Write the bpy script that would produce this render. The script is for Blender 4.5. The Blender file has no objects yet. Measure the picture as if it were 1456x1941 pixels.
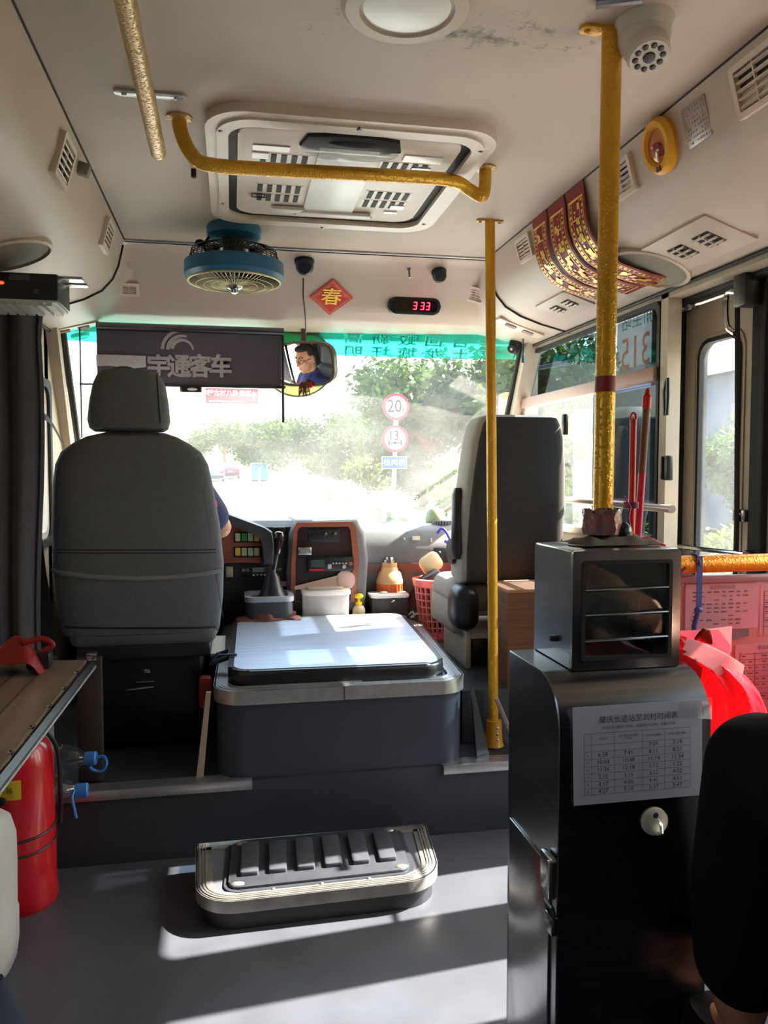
import bpy, bmesh, math, random
from mathutils import Vector, Matrix
random.seed(7)
C = bpy.context.scene.collection
SC = bpy.context.scene
PI = math.pi
# ------------------------------------------------------------------ camera
CAM = Vector((0, 0, 1.15)); FPX = 1500.0
TH = math.atan(288 / FPX); PH = math.atan(80.5 / FPX)
FW = Vector((math.sin(TH) * math.cos(PH), math.cos(TH) * math.cos(PH), -math.sin(PH)))
RT = Vector((math.cos(TH), -math.sin(TH), 0)); UP = RT.cross(FW)
cam = bpy.data.cameras.new('camera'); camo = bpy.data.objects.new('camera', cam); C.objects.link(camo)
cam.sensor_fit = 'VERTICAL'; cam.sensor_height = 36; cam.lens = FPX / 1941 * 36; cam.clip_start = 0.02; cam.clip_end = 600
camo.matrix_world = Matrix(((RT.x, UP.x, -FW.x, CAM.x), (RT.y, UP.y, -FW.y, CAM.y), (RT.z, UP.z, -FW.z, CAM.z), (0, 0, 0, 1)))
SC.camera = camo
# ------------------------------------------------------------------ light
SC.view_settings.view_transform = 'Standard'; SC.view_settings.look = 'None'
SC.view_settings.gamma = 1; SC.view_settings.use_curve_mapping = False
SC.view_settings.exposure = 1.28
SUN_EL, SUN_AZ = math.radians(43.6), math.radians(5.5)          # azimuth from +X towards +Y
SDIR = Vector((math.cos(SUN_EL) * math.cos(SUN_AZ), math.cos(SUN_EL) * math.sin(SUN_AZ), math.sin(SUN_EL)))
w = bpy.data.worlds.new('sky'); SC.world = w; w.use_nodes = True
nt = w.node_tree; nt.nodes.clear()
sky = nt.nodes.new('ShaderNodeTexSky'); sky.sky_type = 'NISHITA'; sky.sun_disc = False
sky.sun_elevation = SUN_EL; sky.sun_rotation = PI / 2 - SUN_AZ; sky.air_density = 1.6; sky.dust_density = 3.0; sky.altitude = 20
hs = nt.nodes.new('ShaderNodeHueSaturation'); hs.inputs['Saturation'].default_value = 0.75
bg = nt.nodes.new('ShaderNodeBackground'); bg.inputs['Strength'].default_value = 0.55
ow = nt.nodes.new('ShaderNodeOutputWorld')
nt.links.new(sky.outputs[0], hs.inputs['Color']); nt.links.new(hs.outputs[0], bg.inputs[0]); nt.links.new(bg.outputs[0], ow.inputs[0])
sl = bpy.data.lights.new('sun', 'SUN'); sl.energy = 23.0; sl.angle = math.radians(0.6); sl.color = (1, .90, .79)
so = bpy.data.objects.new('sun', sl); C.objects.link(so); so.rotation_euler = SDIR.to_track_quat('Z', 'Y').to_euler(); so.location = (8, 2, 9)
SC.cycles.use_denoising = True
SC.cycles.max_bounces = 10; SC.cycles.diffuse_bounces = 5; SC.cycles.transparent_max_bounces = 16
SC.cycles.sample_clamp_indirect = 6
# ------------------------------------------------------------------ helpers
def ray(u, v): return FW + RT * ((u - 728) / FPX) - UP * ((v - 970.5) / FPX)
def at(u, v, X=None, Y=None, Z=None):           # where the sight line of a photo point meets a plane of the bus
    d = ray(u, v)
    t = (X - CAM.x) / d.x if X is not None else (Y - CAM.y) / d.y if Y is not None else (Z - CAM.z) / d.z
    return CAM + d * t
class MB:
    def __init__(s): s.v = []; s.f = []; s.m = []; s.B = None
    def basis(s, o, ux, uy, uz=None):
        ux = Vector(ux).normalized(); uy = Vector(uy); uy = (uy - ux * uy.dot(ux)).normalized()
        uz = Vector(uz) if uz is not None else ux.cross(uy); s.B = (Vector(o), ux, uy, uz); return s
    def add(s, vs, fs, mi=0):
        n = len(s.v)
        for p in vs:
            p = Vector(p)
            if s.B: o, a, b, c = s.B; p = o + a * p.x + b * p.y + c * p.z
            s.v.append(p)
        for f in fs: s.f.append([n + i for i in f]); s.m.append(mi)
        return s
    def bm(s, bm, mi=0):
        bm.verts.index_update(); s.add([v.co.copy() for v in bm.verts], [[v.index for v in f.verts] for f in bm.faces], mi); bm.free(); return s
    def box(s, c, d, bev=0, seg=2, R=None, mi=0, taper=None):
        bm = bmesh.new(); bmesh.ops.create_cube(bm, size=1)
        for v in bm.verts:
            k = taper if (taper is not None and v.co.z > 0) else 1
            v.co = Vector((v.co.x * d[0] * k, v.co.y * d[1] * k, v.co.z * d[2]))
        if bev > 0: bmesh.ops.bevel(bm, geom=bm.edges[:], offset=min(bev, min(d) * .49), segments=seg, profile=.5, affect='EDGES')
        M = Matrix.Translation(Vector(c)) @ (R.to_4x4() if R else Matrix())
        bm.transform(M); return s.bm(bm, mi)
    def tube(s, pts, r, n=10, caps=True, closed=False, mi=0, flat=None):
        pts = [Vector(p) for p in pts]; m = len(pts); rs = r if isinstance(r, (list, tuple)) else [r] * m
        vs = []; prev = None
        for i, p in enumerate(pts):
            a = pts[(i - 1) % m] if (closed or i > 0) else pts[i]; b = pts[(i + 1) % m] if (closed or i < m - 1) else pts[i]
            t = (b - a).normalized() if (b - a).length > 1e-9 else Vector((0, 0, 1))
            if prev is None:
                q = Vector((0, 0, 1)) if abs(t.z) < .9 else Vector((1, 0, 0)); x = t.cross(q).normalized()
            else:
                x = (prev - t * prev.dot(t)); x = x.normalized() if x.length > 1e-6 else t.orthogonal().normalized()
            prev = x; y = t.cross(x)
            for k in range(n):
                an = 2 * PI * k / n; fy = flat if flat else 1
                vs.append(p + (x * math.cos(an) + y * (math.sin(an) * fy)) * rs[i])
        fs = []
        for i in range(m if closed else m - 1):
            j = (i + 1) % m
            for k in range(n): k2 = (k + 1) % n; fs.append([i * n + k, i * n + k2, j * n + k2, j * n + k])
        if caps and not closed: fs.append(list(range(n))[::-1]); fs.append([(m - 1) * n + k for k in range(n)])
        return s.add(vs, fs, mi)
    def lathe(s, prof, n=24, o=(0, 0, 0), ax=(0, 0, 1), mi=0, sx=1, sy=1):
        ax = Vector(ax).normalized(); q = Vector((1, 0, 0)) if abs(ax.x) < .9 else Vector((0, 1, 0))
        x = (q - ax * q.dot(ax)).normalized(); y = ax.cross(x); o = Vector(o); vs = []; fs = []; m = len(prof)
        for r, z in prof:
            for k in range(n): an = 2 * PI * k / n; vs.append(o + ax * z + x * (math.cos(an) * r * sx) + y * (math.sin(an) * r * sy))
        for i in range(m - 1):
            for k in range(n): k2 = (k + 1) % n; fs.append([i * n + k, i * n + k2, (i + 1) * n + k2, (i + 1) * n + k])
        if prof[0][0] > 1e-6: fs.append(list(range(n))[::-1])
        if prof[-1][0] > 1e-6: fs.append([(m - 1) * n + k for k in range(n)])
        return s.add(vs, fs, mi)
    def prism(s, poly, z0, z1, bev=0, seg=2, mi=0, top=1.0):    # outline in xy, extruded along z
        bm = bmesh.new(); n = len(poly)
        cx = sum(p[0] for p in poly) / n; cy = sum(p[1] for p in poly) / n
        a = [bm.verts.new((p[0], p[1], z0)) for p in poly]
        b = [bm.verts.new((cx + (p[0] - cx) * top, cy + (p[1] - cy) * top, z1)) for p in poly]
        bm.faces.new(a[::-1]); bm.faces.new(b)
        for i in range(n): j = (i + 1) % n; bm.faces.new((a[i], a[j], b[j], b[i]))
        if bev > 0:
            es = [e for e in bm.edges if (e.verts[0].co.z == e.verts[1].co.z)]
            bmesh.ops.bevel(bm, geom=es, offset=bev, segments=seg, profile=.5, affect='EDGES')
        return s.bm(bm, mi)
    def ring(s, po, pi, z0, z1, mi=0):
        n = len(po); vs = [(p[0], p[1], z0) for p in po] + [(p[0], p[1], z0) for p in pi] + [(p[0], p[1], z1) for p in po] + [(p[0], p[1], z1) for p in pi]
        fs = []
        for i in range(n):
            j = (i + 1) % n
            fs += [[i, j, n + j, n + i][::-1], [2 * n + i, 2 * n + j, 3 * n + j, 3 * n + i], [i, j, 2 * n + j, 2 * n + i], [n + i, n + j, 3 * n + j, 3 * n + i][::-1]]
        return s.add(vs, fs, mi)
    def grid(s, fn, nu, nv, mi=0, thick=0):
        P = [[Vector(fn(i / nu, j / nv)) for j in range(nv + 1)] for i in range(nu + 1)]
        vs = [p for r in P for p in r]; W = nv + 1
        fs = [[i * W + j, (i + 1) * W + j, (i + 1) * W + j + 1, i * W + j + 1] for i in range(nu) for j in range(nv)]
        if thick:
            N = []
            for i in range(nu + 1):
                for j in range(W):
                    du = P[min(i + 1, nu)][j] - P[max(i - 1, 0)][j]; dv = P[i][min(j + 1, nv)] - P[i][max(j - 1, 0)]
                    N.append(du.cross(dv).normalized() * thick)
            K = len(vs); vs = vs + [a + b for a, b in zip(vs, N)]
            fs += [[K + q for q in f[::-1]] for f in fs]
            bd = [i * W for i in range(nu + 1)] + [nu * W + j for j in range(1, W)] + [i * W + nv for i in range(nu - 1, -1, -1)] + [j for j in range(nv - 1, 0, -1)]
            for q in range(len(bd)): a, b = bd[q], bd[(q + 1) % len(bd)]; fs.append([a, b, K + b, K + a])
        return s.add(vs, fs, mi)
    def ell(s, c, r, n=20, m=12, mi=0, R=None):
        if not isinstance(r, (tuple, list)): r = (r, r, r)
        bm = bmesh.new(); bmesh.ops.create_uvsphere(bm, u_segments=n, v_segments=m, radius=1)
        bm.transform(Matrix.Translation(Vector(c)) @ (R.to_4x4() if R else Matrix()) @ Matrix.Diagonal((r[0], r[1], r[2], 1))); return s.bm(bm, mi)
    def cap(s, a, ra, b, rb, n=14, mi=0):                        # tapered capsule
        a = Vector(a); b = Vector(b); d = b - a; L = d.length; pr = []
        for k in range(5): an = PI / 2 * k / 4; pr.append((ra * math.sin(an), -ra * math.cos(an)))
        for k in range(5): an = PI / 2 * k / 4; pr.append((rb * math.cos(an), L + rb * math.sin(an)))
        pr[0] = (0.0005, -ra); pr[-1] = (0.0005, L + rb); return s.lathe(pr, n, a, d, mi)
    def text(s, t, o, ux, uy, size, depth=0.0005, align='CENTER', mi=0, squash=1.0, bold=0):
        cu = bpy.data.curves.new('t', 'FONT'); cu.body = t; cu.size = size; cu.align_x = align; cu.align_y = 'CENTER'; cu.resolution_u = 2; cu.offset = bold
        ob = bpy.data.objects.new('t', cu); C.objects.link(ob)
        dg = bpy.context.evaluated_depsgraph_get(); me = bpy.data.meshes.new_from_object(ob.evaluated_get(dg))
        vs = [v.co.copy() for v in me.vertices]; fs = [list(p.vertices) for p in me.polygons]
        bpy.data.objects.remove(ob); bpy.data.curves.remove(cu); bpy.data.meshes.remove(me)
        ux = Vector(ux).normalized(); uy = Vector(uy).normalized(); n = ux.cross(uy); o = Vector(o)
        return s.add([o + ux * (p.x * squash) + uy * p.y + n * depth for p in vs], fs, mi)
def rrect(w_, h_, r, n=5, cx=0, cy=0):
    r = min(r, w_ / 2 - 1e-4, h_ / 2 - 1e-4); out = []
    for sx, sy, a0 in ((1, 1, 0), (-1, 1, 90), (-1, -1, 180), (1, -1, 270)):
        for k in range(n + 1): a = math.radians(a0 + 90 * k / n); out.append((cx + sx * (w_ / 2 - r) + r * math.cos(a), cy + sy * (h_ / 2 - r) + r * math.sin(a)))
    return out
def circ(r, n=32, cx=0, cy=0, ry=None): return [(cx + r * math.cos(2 * PI * k / n), cy + (ry or r) * math.sin(2 * PI * k / n)) for k in range(n)]
def wloc(o):
    p = Vector((0, 0, 0))
    while o is not None: p += o.location; o = o.parent
    return p
def mesh_of(name, mb, mats, off=Vector((0, 0, 0)), ang=35, recalc=True):
    me = bpy.data.meshes.new(name); me.from_pydata([v - off for v in mb.v], [], mb.f)
    if not isinstance(mats, (list, tuple)): mats = [mats]
    for m in mats: me.materials.append(m)
    for p, k in zip(me.polygons, mb.m): p.material_index = k; p.use_smooth = True
    if recalc:
        bm = bmesh.new(); bm.from_mesh(me); bmesh.ops.recalc_face_normals(bm, faces=bm.faces[:]); bm.to_mesh(me); bm.free()
    me.set_sharp_from_angle(angle=math.radians(ang)); return me
def obj(name, mb, mats, parent=None, ang=35, org=None, local=False, label=None, recalc=True):
    off = Vector((0, 0, 0)) if local else wloc(parent) if parent else Vector(org) if org else None
    if off is None:
        xs = [v.x for v in mb.v]; ys = [v.y for v in mb.v]; zs = [v.z for v in mb.v]
        off = Vector(((min(xs) + max(xs)) / 2, (min(ys) + max(ys)) / 2, min(zs)))
    o = bpy.data.objects.new(name, mesh_of(name, mb, mats, off, ang, recalc)); C.objects.link(o)
    if parent: o.parent = parent
    elif not local: o.location = off
    if label: o['label'] = label
    return o
def objs(name, mb, mats, parent, **k):             # one object per separate piece
    par = list(range(len(mb.v)))
    def find(a):
        while par[a] != a: par[a] = par[par[a]]; a = par[a]
        return a
    for fc in mb.f:
        r = find(fc[0])
        for q in fc[1:]: par[find(q)] = r
    groups = {}
    for fc, mi in zip(mb.f, mb.m): groups.setdefault(find(fc[0]), []).append((fc, mi))
    out = []
    for g in groups.values():
        b = MB(); ix = {}
        for fc, mi in g:
            for q in fc:
                if q not in ix: ix[q] = len(b.v); b.v.append(mb.v[q])
            b.f.append([ix[q] for q in fc]); b.m.append(mi)
        out.append(obj(name, b, mats, parent, **k))
    return out
def tag(o, label, cat, group=None):
    o['label'] = label; o['category'] = cat
    if group: o['group'] = group
    return o
def thing(name, label, cat, loc=(0, 0, 0), group=None):
    o = bpy.data.objects.new(name, None); C.objects.link(o); o.location = Vector(loc); o.empty_display_size = .05
    return tag(o, label, cat, group)
def struct(name, mb, mats, parent=None, **k):
    o = obj(name, mb, mats, parent, **k)
    if not parent: o['kind'] = 'structure'
    return o
# ------------------------------------------------------------------ materials
def M(name, col, rough=.5, metal=0.0, var=.06, sc=18.0, bump=0.0, bsc=150.0, spec=.5, em=None, ems=0, trans=0, coat=0, alpha=1, col2=None, stretch=None):
    m = bpy.data.materials.new(name); m.use_nodes = True; t = m.node_tree; b = t.nodes['Principled BSDF']
    b.inputs['Roughness'].default_value = rough; b.inputs['Metallic'].default_value = metal; b.inputs['Specular IOR Level'].default_value = spec
    b.inputs['Coat Weight'].default_value = coat; b.inputs['Alpha'].default_value = alpha
    tc = t.nodes.new('ShaderNodeTexCoord'); src = tc.outputs['Object']
    if stretch:
        mp = t.nodes.new('ShaderNodeMapping'); mp.inputs['Scale'].default_value = stretch; t.links.new(src, mp.inputs[0]); src = mp.outputs[0]
    nz = t.nodes.new('ShaderNodeTexNoise'); nz.inputs['Scale'].default_value = sc; nz.inputs['Detail'].default_value = 5; t.links.new(src, nz.inputs['Vector'])
    r = t.nodes.new('ShaderNodeValToRGB'); r.color_ramp.elements[0].position = .3; r.color_ramp.elements[1].position = .7
    c2 = col2 or tuple(min(1, c * (1 + var)) for c in col); c1 = col if col2 else tuple(c * (1 - var) for c in col)
    r.color_ramp.elements[0].color = (*c1, 1); r.color_ramp.elements[1].color = (*c2, 1)
    t.links.new(nz.outputs['Fac'], r.inputs[0]); t.links.new(r.outputs[0], b.inputs['Base Color'])
    if bump:
        n2 = t.nodes.new('ShaderNodeTexNoise'); n2.inputs['Scale'].default_value = bsc; n2.inputs['Detail'].default_value = 4; t.links.new(src, n2.inputs['Vector'])
        bp = t.nodes.new('ShaderNodeBump'); bp.inputs['Strength'].default_value = bump; bp.inputs['Distance'].default_value = .004
        t.links.new(n2.outputs['Fac'], bp.inputs['Height']); t.links.new(bp.outputs[0], b.inputs['Normal'])
    if em: b.inputs['Emission Color'].default_value = (*em, 1); b.inputs['Emission Strength'].default_value = ems
    if trans:                                     # thin, light passes through: paper, cloth, plastic
        tr = t.nodes.new('ShaderNodeBsdfTranslucent'); t.links.new(r.outputs[0], tr.inputs[0])
        mx = t.nodes.new('ShaderNodeMixShader'); mx.inputs[0].default_value = trans
        o = t.nodes['Material Output']; t.links.new(b.outputs[0], mx.inputs[1]); t.links.new(tr.outputs[0], mx.inputs[2]); t.links.new(mx.outputs[0], o.inputs[0])
    return m
def S(r, g, b):                                   # sRGB 0-255 to linear
    f_ = lambda c: (c / 255 / 12.92) if c / 255 <= .04045 else ((c / 255 + .055) / 1.055) ** 2.4
    return (f_(r), f_(g), f_(b))
def glass(name, tint=(1, 1, 1), haze=0.0, hazecol=(.9, .95, 1), gl=.06, dirt=0.0):
    m = bpy.data.materials.new(name); m.use_nodes = True; t = m.node_tree; t.nodes.clear(); o = t.nodes.new('ShaderNodeOutputMaterial')
    tr = t.nodes.new('ShaderNodeBsdfTransparent'); tr.inputs[0].default_value = (*tint, 1)
    g = t.nodes.new('ShaderNodeBsdfGlossy'); g.inputs['Roughness'].default_value = .02
    mx = t.nodes.new('ShaderNodeMixShader'); mx.inputs[0].default_value = gl
    t.links.new(tr.outputs[0], mx.inputs[1]); t.links.new(g.outputs[0], mx.inputs[2]); last = mx
    if haze:                                      # dust film on the pane
        tl = t.nodes.new('ShaderNodeBsdfTranslucent'); tl.inputs[0].default_value = (*hazecol, 1)
        m2 = t.nodes.new('ShaderNodeMixShader'); m2.inputs[0].default_value = haze
        if dirt:
            tc = t.nodes.new('ShaderNodeTexCoord'); nz = t.nodes.new('ShaderNodeTexNoise'); nz.inputs['Scale'].default_value = 3; nz.inputs['Detail'].default_value = 6
            mr = t.nodes.new('ShaderNodeMapRange'); mr.inputs[3].default_value = max(0, haze - dirt); mr.inputs[4].default_value = haze + dirt
            mr.inputs[1].default_value = .3; mr.inputs[2].default_value = .7
            t.links.new(tc.outputs['Object'], nz.inputs['Vector']); t.links.new(nz.outputs['Fac'], mr.inputs[0]); t.links.new(mr.outputs[0], m2.inputs[0])
        t.links.new(last.outputs[0], m2.inputs[1]); t.links.new(tl.outputs[0], m2.inputs[2]); last = m2
    t.links.new(last.outputs[0], o.inputs[0]); return m
K = {}
def ceiling_mat():
    m = M('ceiling_panel', S(186, 170, 153), .6, var=.05, sc=3, bump=.15, bsc=400); t = m.node_tree; b = t.nodes['Principled BSDF']
    base = b.inputs['Base Color'].links[0].from_socket
    geo = t.nodes.new('ShaderNodeNewGeometry'); sp = t.nodes.new('ShaderNodeTexNoise'); sp.inputs['Scale'].default_value = 26; sp.inputs['Detail'].default_value = 8; sp.inputs['Roughness'].default_value = .75
    t.links.new(geo.outputs['Position'], sp.inputs['Vector'])
    blobs = t.nodes.new('ShaderNodeMapping'); blobs.inputs['Location'].default_value = (-.45 * 2.4, -1.44 * 9, 0); blobs.inputs['Scale'].default_value = (2.4, 9, 0)
    t.links.new(geo.outputs['Position'], blobs.inputs[0])
    ln = t.nodes.new('ShaderNodeVectorMath'); ln.operation = 'LENGTH'; t.links.new(blobs.outputs[0], ln.inputs[0])
    mr = t.nodes.new('ShaderNodeMapRange'); mr.inputs[1].default_value = 1.0; mr.inputs[2].default_value = 0; mr.inputs[3].default_value = 0; mr.inputs[4].default_value = .22
    t.links.new(ln.outputs['Value'], mr.inputs[0])
    ad = t.nodes.new('ShaderNodeMath'); ad.operation = 'ADD'; t.links.new(sp.outputs['Fac'], ad.inputs[0]); t.links.new(mr.outputs[0], ad.inputs[1])
    th = t.nodes.new('ShaderNodeMapRange'); th.inputs[1].default_value = .66; th.inputs[2].default_value = .82; th.inputs[3].default_value = 0; th.inputs[4].default_value = .75
    t.links.new(ad.outputs[0], th.inputs[0])
    mx = t.nodes.new('ShaderNodeMixRGB'); mx.inputs[2].default_value = (*S(70, 60, 50), 1)
    t.links.new(th.outputs[0], mx.inputs[0]); t.links.new(base, mx.inputs[1]); t.links.new(mx.outputs[0], b.inputs['Base Color']); return m
K['ceil'] = ceiling_mat()
K['duct'] = M('trim_panel_beige', S(188, 171, 154), .5, var=.04, sc=4, bump=.12, bsc=350)
K['cream'] = M('cream_plastic', S(212, 196, 180), .4, var=.04)
K['creamd'] = M('pillar_beige', S(186, 172, 152), .5, var=.06, sc=6)
K['white'] = M('white_plastic', S(225, 222, 215), .35, var=.03)
K['offw'] = M('offwhite_metal', S(205, 198, 186), .4, var=.05)
K['black'] = M('black_plastic', S(28, 28, 30), .4, var=.15)
K['rubber'] = M('black_rubber', S(24, 24, 25), .65, var=.2, bump=.1)
K['dark'] = M('dark_recess', S(34, 30, 28), .7, var=.2)
K['navyp'] = M('dark_navy_plastic', S(30, 38, 52), .35, var=.1)
K['floor'] = M('vinyl_floor', S(81, 83, 89), .38, var=.14, sc=7, bump=.06, bsc=60)
K['riser'] = M('riser_vinyl', S(56, 59, 66), .5, var=.1, sc=9, bump=.06)
K['alu'] = M('aluminium_trim', S(192, 192, 192), .35, .85, var=.1, sc=40, bump=.05)
K['steel'] = M('brushed_steel', S(186, 186, 186), .22, 1.0, var=.08, sc=6, stretch=(1, 1, 60))
K['steeld'] = M('dark_steel', S(128, 130, 134), .25, 1.0, var=.15, sc=5, stretch=(1, 1, 30))
K['chrome'] = M('chrome', S(205, 205, 205), .12, 1.0, var=.02)
K['seat'] = M('seat_fabric_grey', S(98, 99, 101), .9, var=.07, sc=60, bump=.3, bsc=500)
K['seatpipe'] = M('seat_piping', S(122, 124, 126), .85, var=.05)
K['seatl'] = M('seat_side_lit', S(160, 152, 142), .8, var=.06, sc=30, bump=.2, bsc=300)  # light falling on the passenger seat sides is put into this colour
K['dash'] = M('dash_grey', S(106, 106, 108), .55, var=.06, sc=25, bump=.2, bsc=500)
K['dashd'] = M('dash_charcoal', S(52, 52, 54), .5, var=.1, bump=.15, bsc=400)
K['brown'] = M('brown_wood_trim', S(150, 84, 62), .4, var=.1, sc=8, stretch=(1, 1, 14))
K['maroon'] = M('maroon_stripe', S(112, 70, 66), .5, var=.08)
def hammered(name, col, bumpk=.6):
    m = M(name, col, .3, .35, var=.08, sc=14); t = m.node_tree; b = t.nodes['Principled BSDF']
    vo = t.nodes.new('ShaderNodeTexVoronoi'); vo.inputs['Scale'].default_value = 170
    tc = t.nodes.new('ShaderNodeTexCoord'); t.links.new(tc.outputs['Object'], vo.inputs['Vector'])
    mr = t.nodes.new('ShaderNodeMapRange'); mr.inputs[1].default_value = 0; mr.inputs[2].default_value = .45; mr.inputs[3].default_value = 1; mr.inputs[4].default_value = 0
    t.links.new(vo.outputs['Distance'], mr.inputs[0]); bp = t.nodes.new('ShaderNodeBump'); bp.inputs['Strength'].default_value = bumpk; bp.inputs['Distance'].default_value = .002
    t.links.new(mr.outputs[0], bp.inputs['Height']); t.links.new(bp.outputs[0], b.inputs['Normal']); return m
K['yellow'] = hammered('yellow_dimpled_pole', S(214, 160, 40))
K['gold'] = hammered('worn_gold_dimpled_rail', S(186, 152, 92), .9)
K['paper'] = M('paper', S(226, 224, 228), .8, var=.03, trans=.25)
K['ink'] = M('ink', S(40, 40, 48), .8, var=.05)
K['red'] = M('red_plastic', S(200, 28, 36), .35, var=.08)
K['blue'] = M('blue_plastic', S(40, 92, 190), .35, var=.06)
K['pane'] = glass('side_glass', (.95, .97, .97), .02, gl=.05)
K['film'] = glass('side_glass_film', (.36, .43, .49), .0, gl=.05)
K['panedoor'] = glass('door_glass', (.83, .86, .88), .015, gl=.05, dirt=.01)
K['wind'] = glass('windscreen_glass', (.86, .90, .90), .028, (1, .99, .96), .02, .012)
K['clear'] = glass('clear_plastic', (.86, .88, .88), .04, gl=.08)
K['mirror'] = M('mirror_silver', (.92, .92, .92), .01, 1.0, var=0)
# ------------------------------------------------------------------ bus shell
XL, XR, XC, ZC, YS = -.70, 1.30, .30, 1.95, 2.93
PROF = [(0, 1.95), (.66, 1.95), (.668, 1.935), (.685, 1.86), (.705, 1.815), (.74, 1.775), (.80, 1.742), (.88, 1.715), (1.0, 1.685), (1.2, 1.67)]
def interp(pts, x):
    if x <= pts[0][0]: return pts[0][1]
    for (a, b), (c, d) in zip(pts, pts[1:]):
        if x <= c: return b + (d - b) * (x - a) / (c - a)
    return pts[-1][1]
def zside(X): return interp(PROF, abs(X - XC))
HP = [(2.93, 1.95), (2.99, 1.94), (3.06, 1.90), (3.12, 1.85), (3.19, 1.79), (3.25, 1.757), (3.32, 1.742), (3.5, 1.735)]
def zroof(X, Y):
    a = zside(X)
    if Y < YS: return a
    b = interp(HP, Y); k = .035; h = max(k - abs(a - b), 0) / k
    return min(a, b) - h * h * k * .25
def roof(u, v):                                   # where a sight line meets the ceiling lining, with its normal
    d = ray(u, v); t = .5
    while t < 6:
        p = CAM + d * t
        if p.z >= zroof(p.x, p.y): break
        t += .004
    for _ in range(12):
        pass
    e = .012; n = Vector(((zroof(p.x + e, p.y) - zroof(p.x - e, p.y)) / (2 * e), (zroof(p.x, p.y + e) - zroof(p.x, p.y - e)) / (2 * e), -1)).normalized()
    return p, n
def ywind(X, z): return 3.42 + .52 * (1.74 - z) / .84 - .11 * ((X - XC) / .96) ** 2
# floor and raised platform
f = MB(); f.box((.3, -.55, -.05), (2.1, 5.9, .1)); struct('floor', f, K['floor'])
f = MB(); f.box((.1, 3.17, .11), (1.62, 1.62, .22)); struct('floor_platform', f, K['riser'])
f = MB(); f.box((1.04, 3.26, .20), (.56, 1.42, .40)); struct('floor_plinth', f, K['riser'])
f = MB(); f.box((-.24, 2.352, .212), (.58, .018, .03), .003); f.box((-.24, 2.385, .222), (.58, .05, .005)); struct('trim_1', f, K['alu'])
f = MB(); f.box((.775, 2.352, .212), (.27, .018, .03), .003); f.box((.775, 2.385, .222), (.27, .05, .005)); struct('trim_2', f, K['alu'])
f = MB()
f.basis((.905, 2.37, .225), (-.065, .05, .175), (0, 1, .0))
for k in range(5): f.box((.1, .003 + k * .004, .002 * (k % 2)), (.2, .0035, .006))
f.box((.1, .012, -.004), (.2, .03, .004)); struct('trim_3', f, K['alu'])
# ceiling
f = MB(); f.grid(lambda a, b: (-.36 + 1.32 * a, -3.5 + (YS + 3.5) * b, ZC), 8, 24); struct('ceiling', f, K['ceil'])
def duct(sd):
    pts = [(XC + sd * a, z) for a, z in PROF[1:]]
    pts[-1] = (XC + sd * 1.04, pts[-2][1] - .007)
    f = MB(); f.grid(lambda a, b: (*[pts[round(a * (len(pts) - 1))][0]], -3.5 + (YS + 3.5) * b, pts[round(a * (len(pts) - 1))][1]), len(pts) - 1, 12); return f
struct('ceiling_duct_left', duct(-1), K['duct'], ang=60); struct('ceiling_duct_right', duct(1), K['duct'], ang=60)
f = MB()
def hdr(a, b):
    X = -.74 + 2.08 * a; ye = ywind(X, zroof(X, 3.4)) + .01; Y = YS + (ye - YS) * b; return (X, Y, zroof(X, Y))
f.grid(hdr, 90, 30); struct('ceiling_header', f, K['duct'], ang=60)
f = MB(); f.box((.3, 0, 2.02), (2.3, 7.1, .06)); f.box((.3, 3.57, 1.88), (2.3, .05, .3)); struct('roof', f, K['offw'])
# seams of the lining
f = MB(); f.tube([(-.36, YS, ZC - .001), (.3, YS + .004, ZC - .002), (.96, YS, ZC - .001)], .006, 8); struct('trim_4', f, K['dark'])
f = MB(); f.tube([(-.36, YS - .014, ZC - .002), (.3, YS - .012, ZC - .003), (.96, YS - .014, ZC - .002)], .005, 8); struct('trim_5', f, K['alu'])
for nm, sd in (('trim_6', -1), ('trim_7', 1)):
    f = MB(); f.tube([(XC + sd * .66, -3.4, ZC), (XC + sd * .66, YS, ZC)], .003, 6); struct(nm, f, K['dark'])
    f = MB(); f.tube([(XC + sd * (a - .003), YS, z - .002) for a, z in PROF[2:]], .0035, 6); struct(nm.replace('6', '8').replace('7', '9'), f, K['dark'])
    f = MB(); f.tube([(XC + sd * .985, -3.3, 1.684), (XC + sd * .985, 3.3, 1.684)], .006, 6); struct(nm.replace('6', '10').replace('7', '11'), f, K['dark'])
# walls
def wbox(f, sd, y0, y1, z0, z1, t=.06):
    x = XR + t / 2 if sd > 0 else XL - t / 2; f.box((x, (y0 + y1) / 2, (z0 + z1) / 2), (t, y1 - y0, z1 - z0))
f = MB()
for y0, y1, z0, z1 in ((2.25, 3.46, -.4, .905), (2.25, 3.46, 1.672, 2.0), (3.40, 3.49, -.4, 2.0), (3.49, 3.98, -.4, .86), (-3.5, 1.40, -.4, .95), (-3.5, 1.40, 1.6, 2.0), (.88, .95, .95, 1.6), (.95, 1.40, 1.36, 1.6), (-3.5, -2.2, .95, 1.6), (-.75, -.6, .95, 1.6)): wbox(f, 1, y0, y1, z0, z1)  # piece over the short rear window added to keep sun off the fare box
f.box((1.3225, 2.235, .8), (.045, .04, 2.4)); f.box((1.38, 1.86, 1.84), (.16, .92, .34)); f.box((1.40, 2.35, .8), (.12, .06, 2.4)); f.box((1.38, 1.46, .8), (.16, .12, 2.4)); struct('wall_right', f, K['creamd'])
f = MB()
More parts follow.
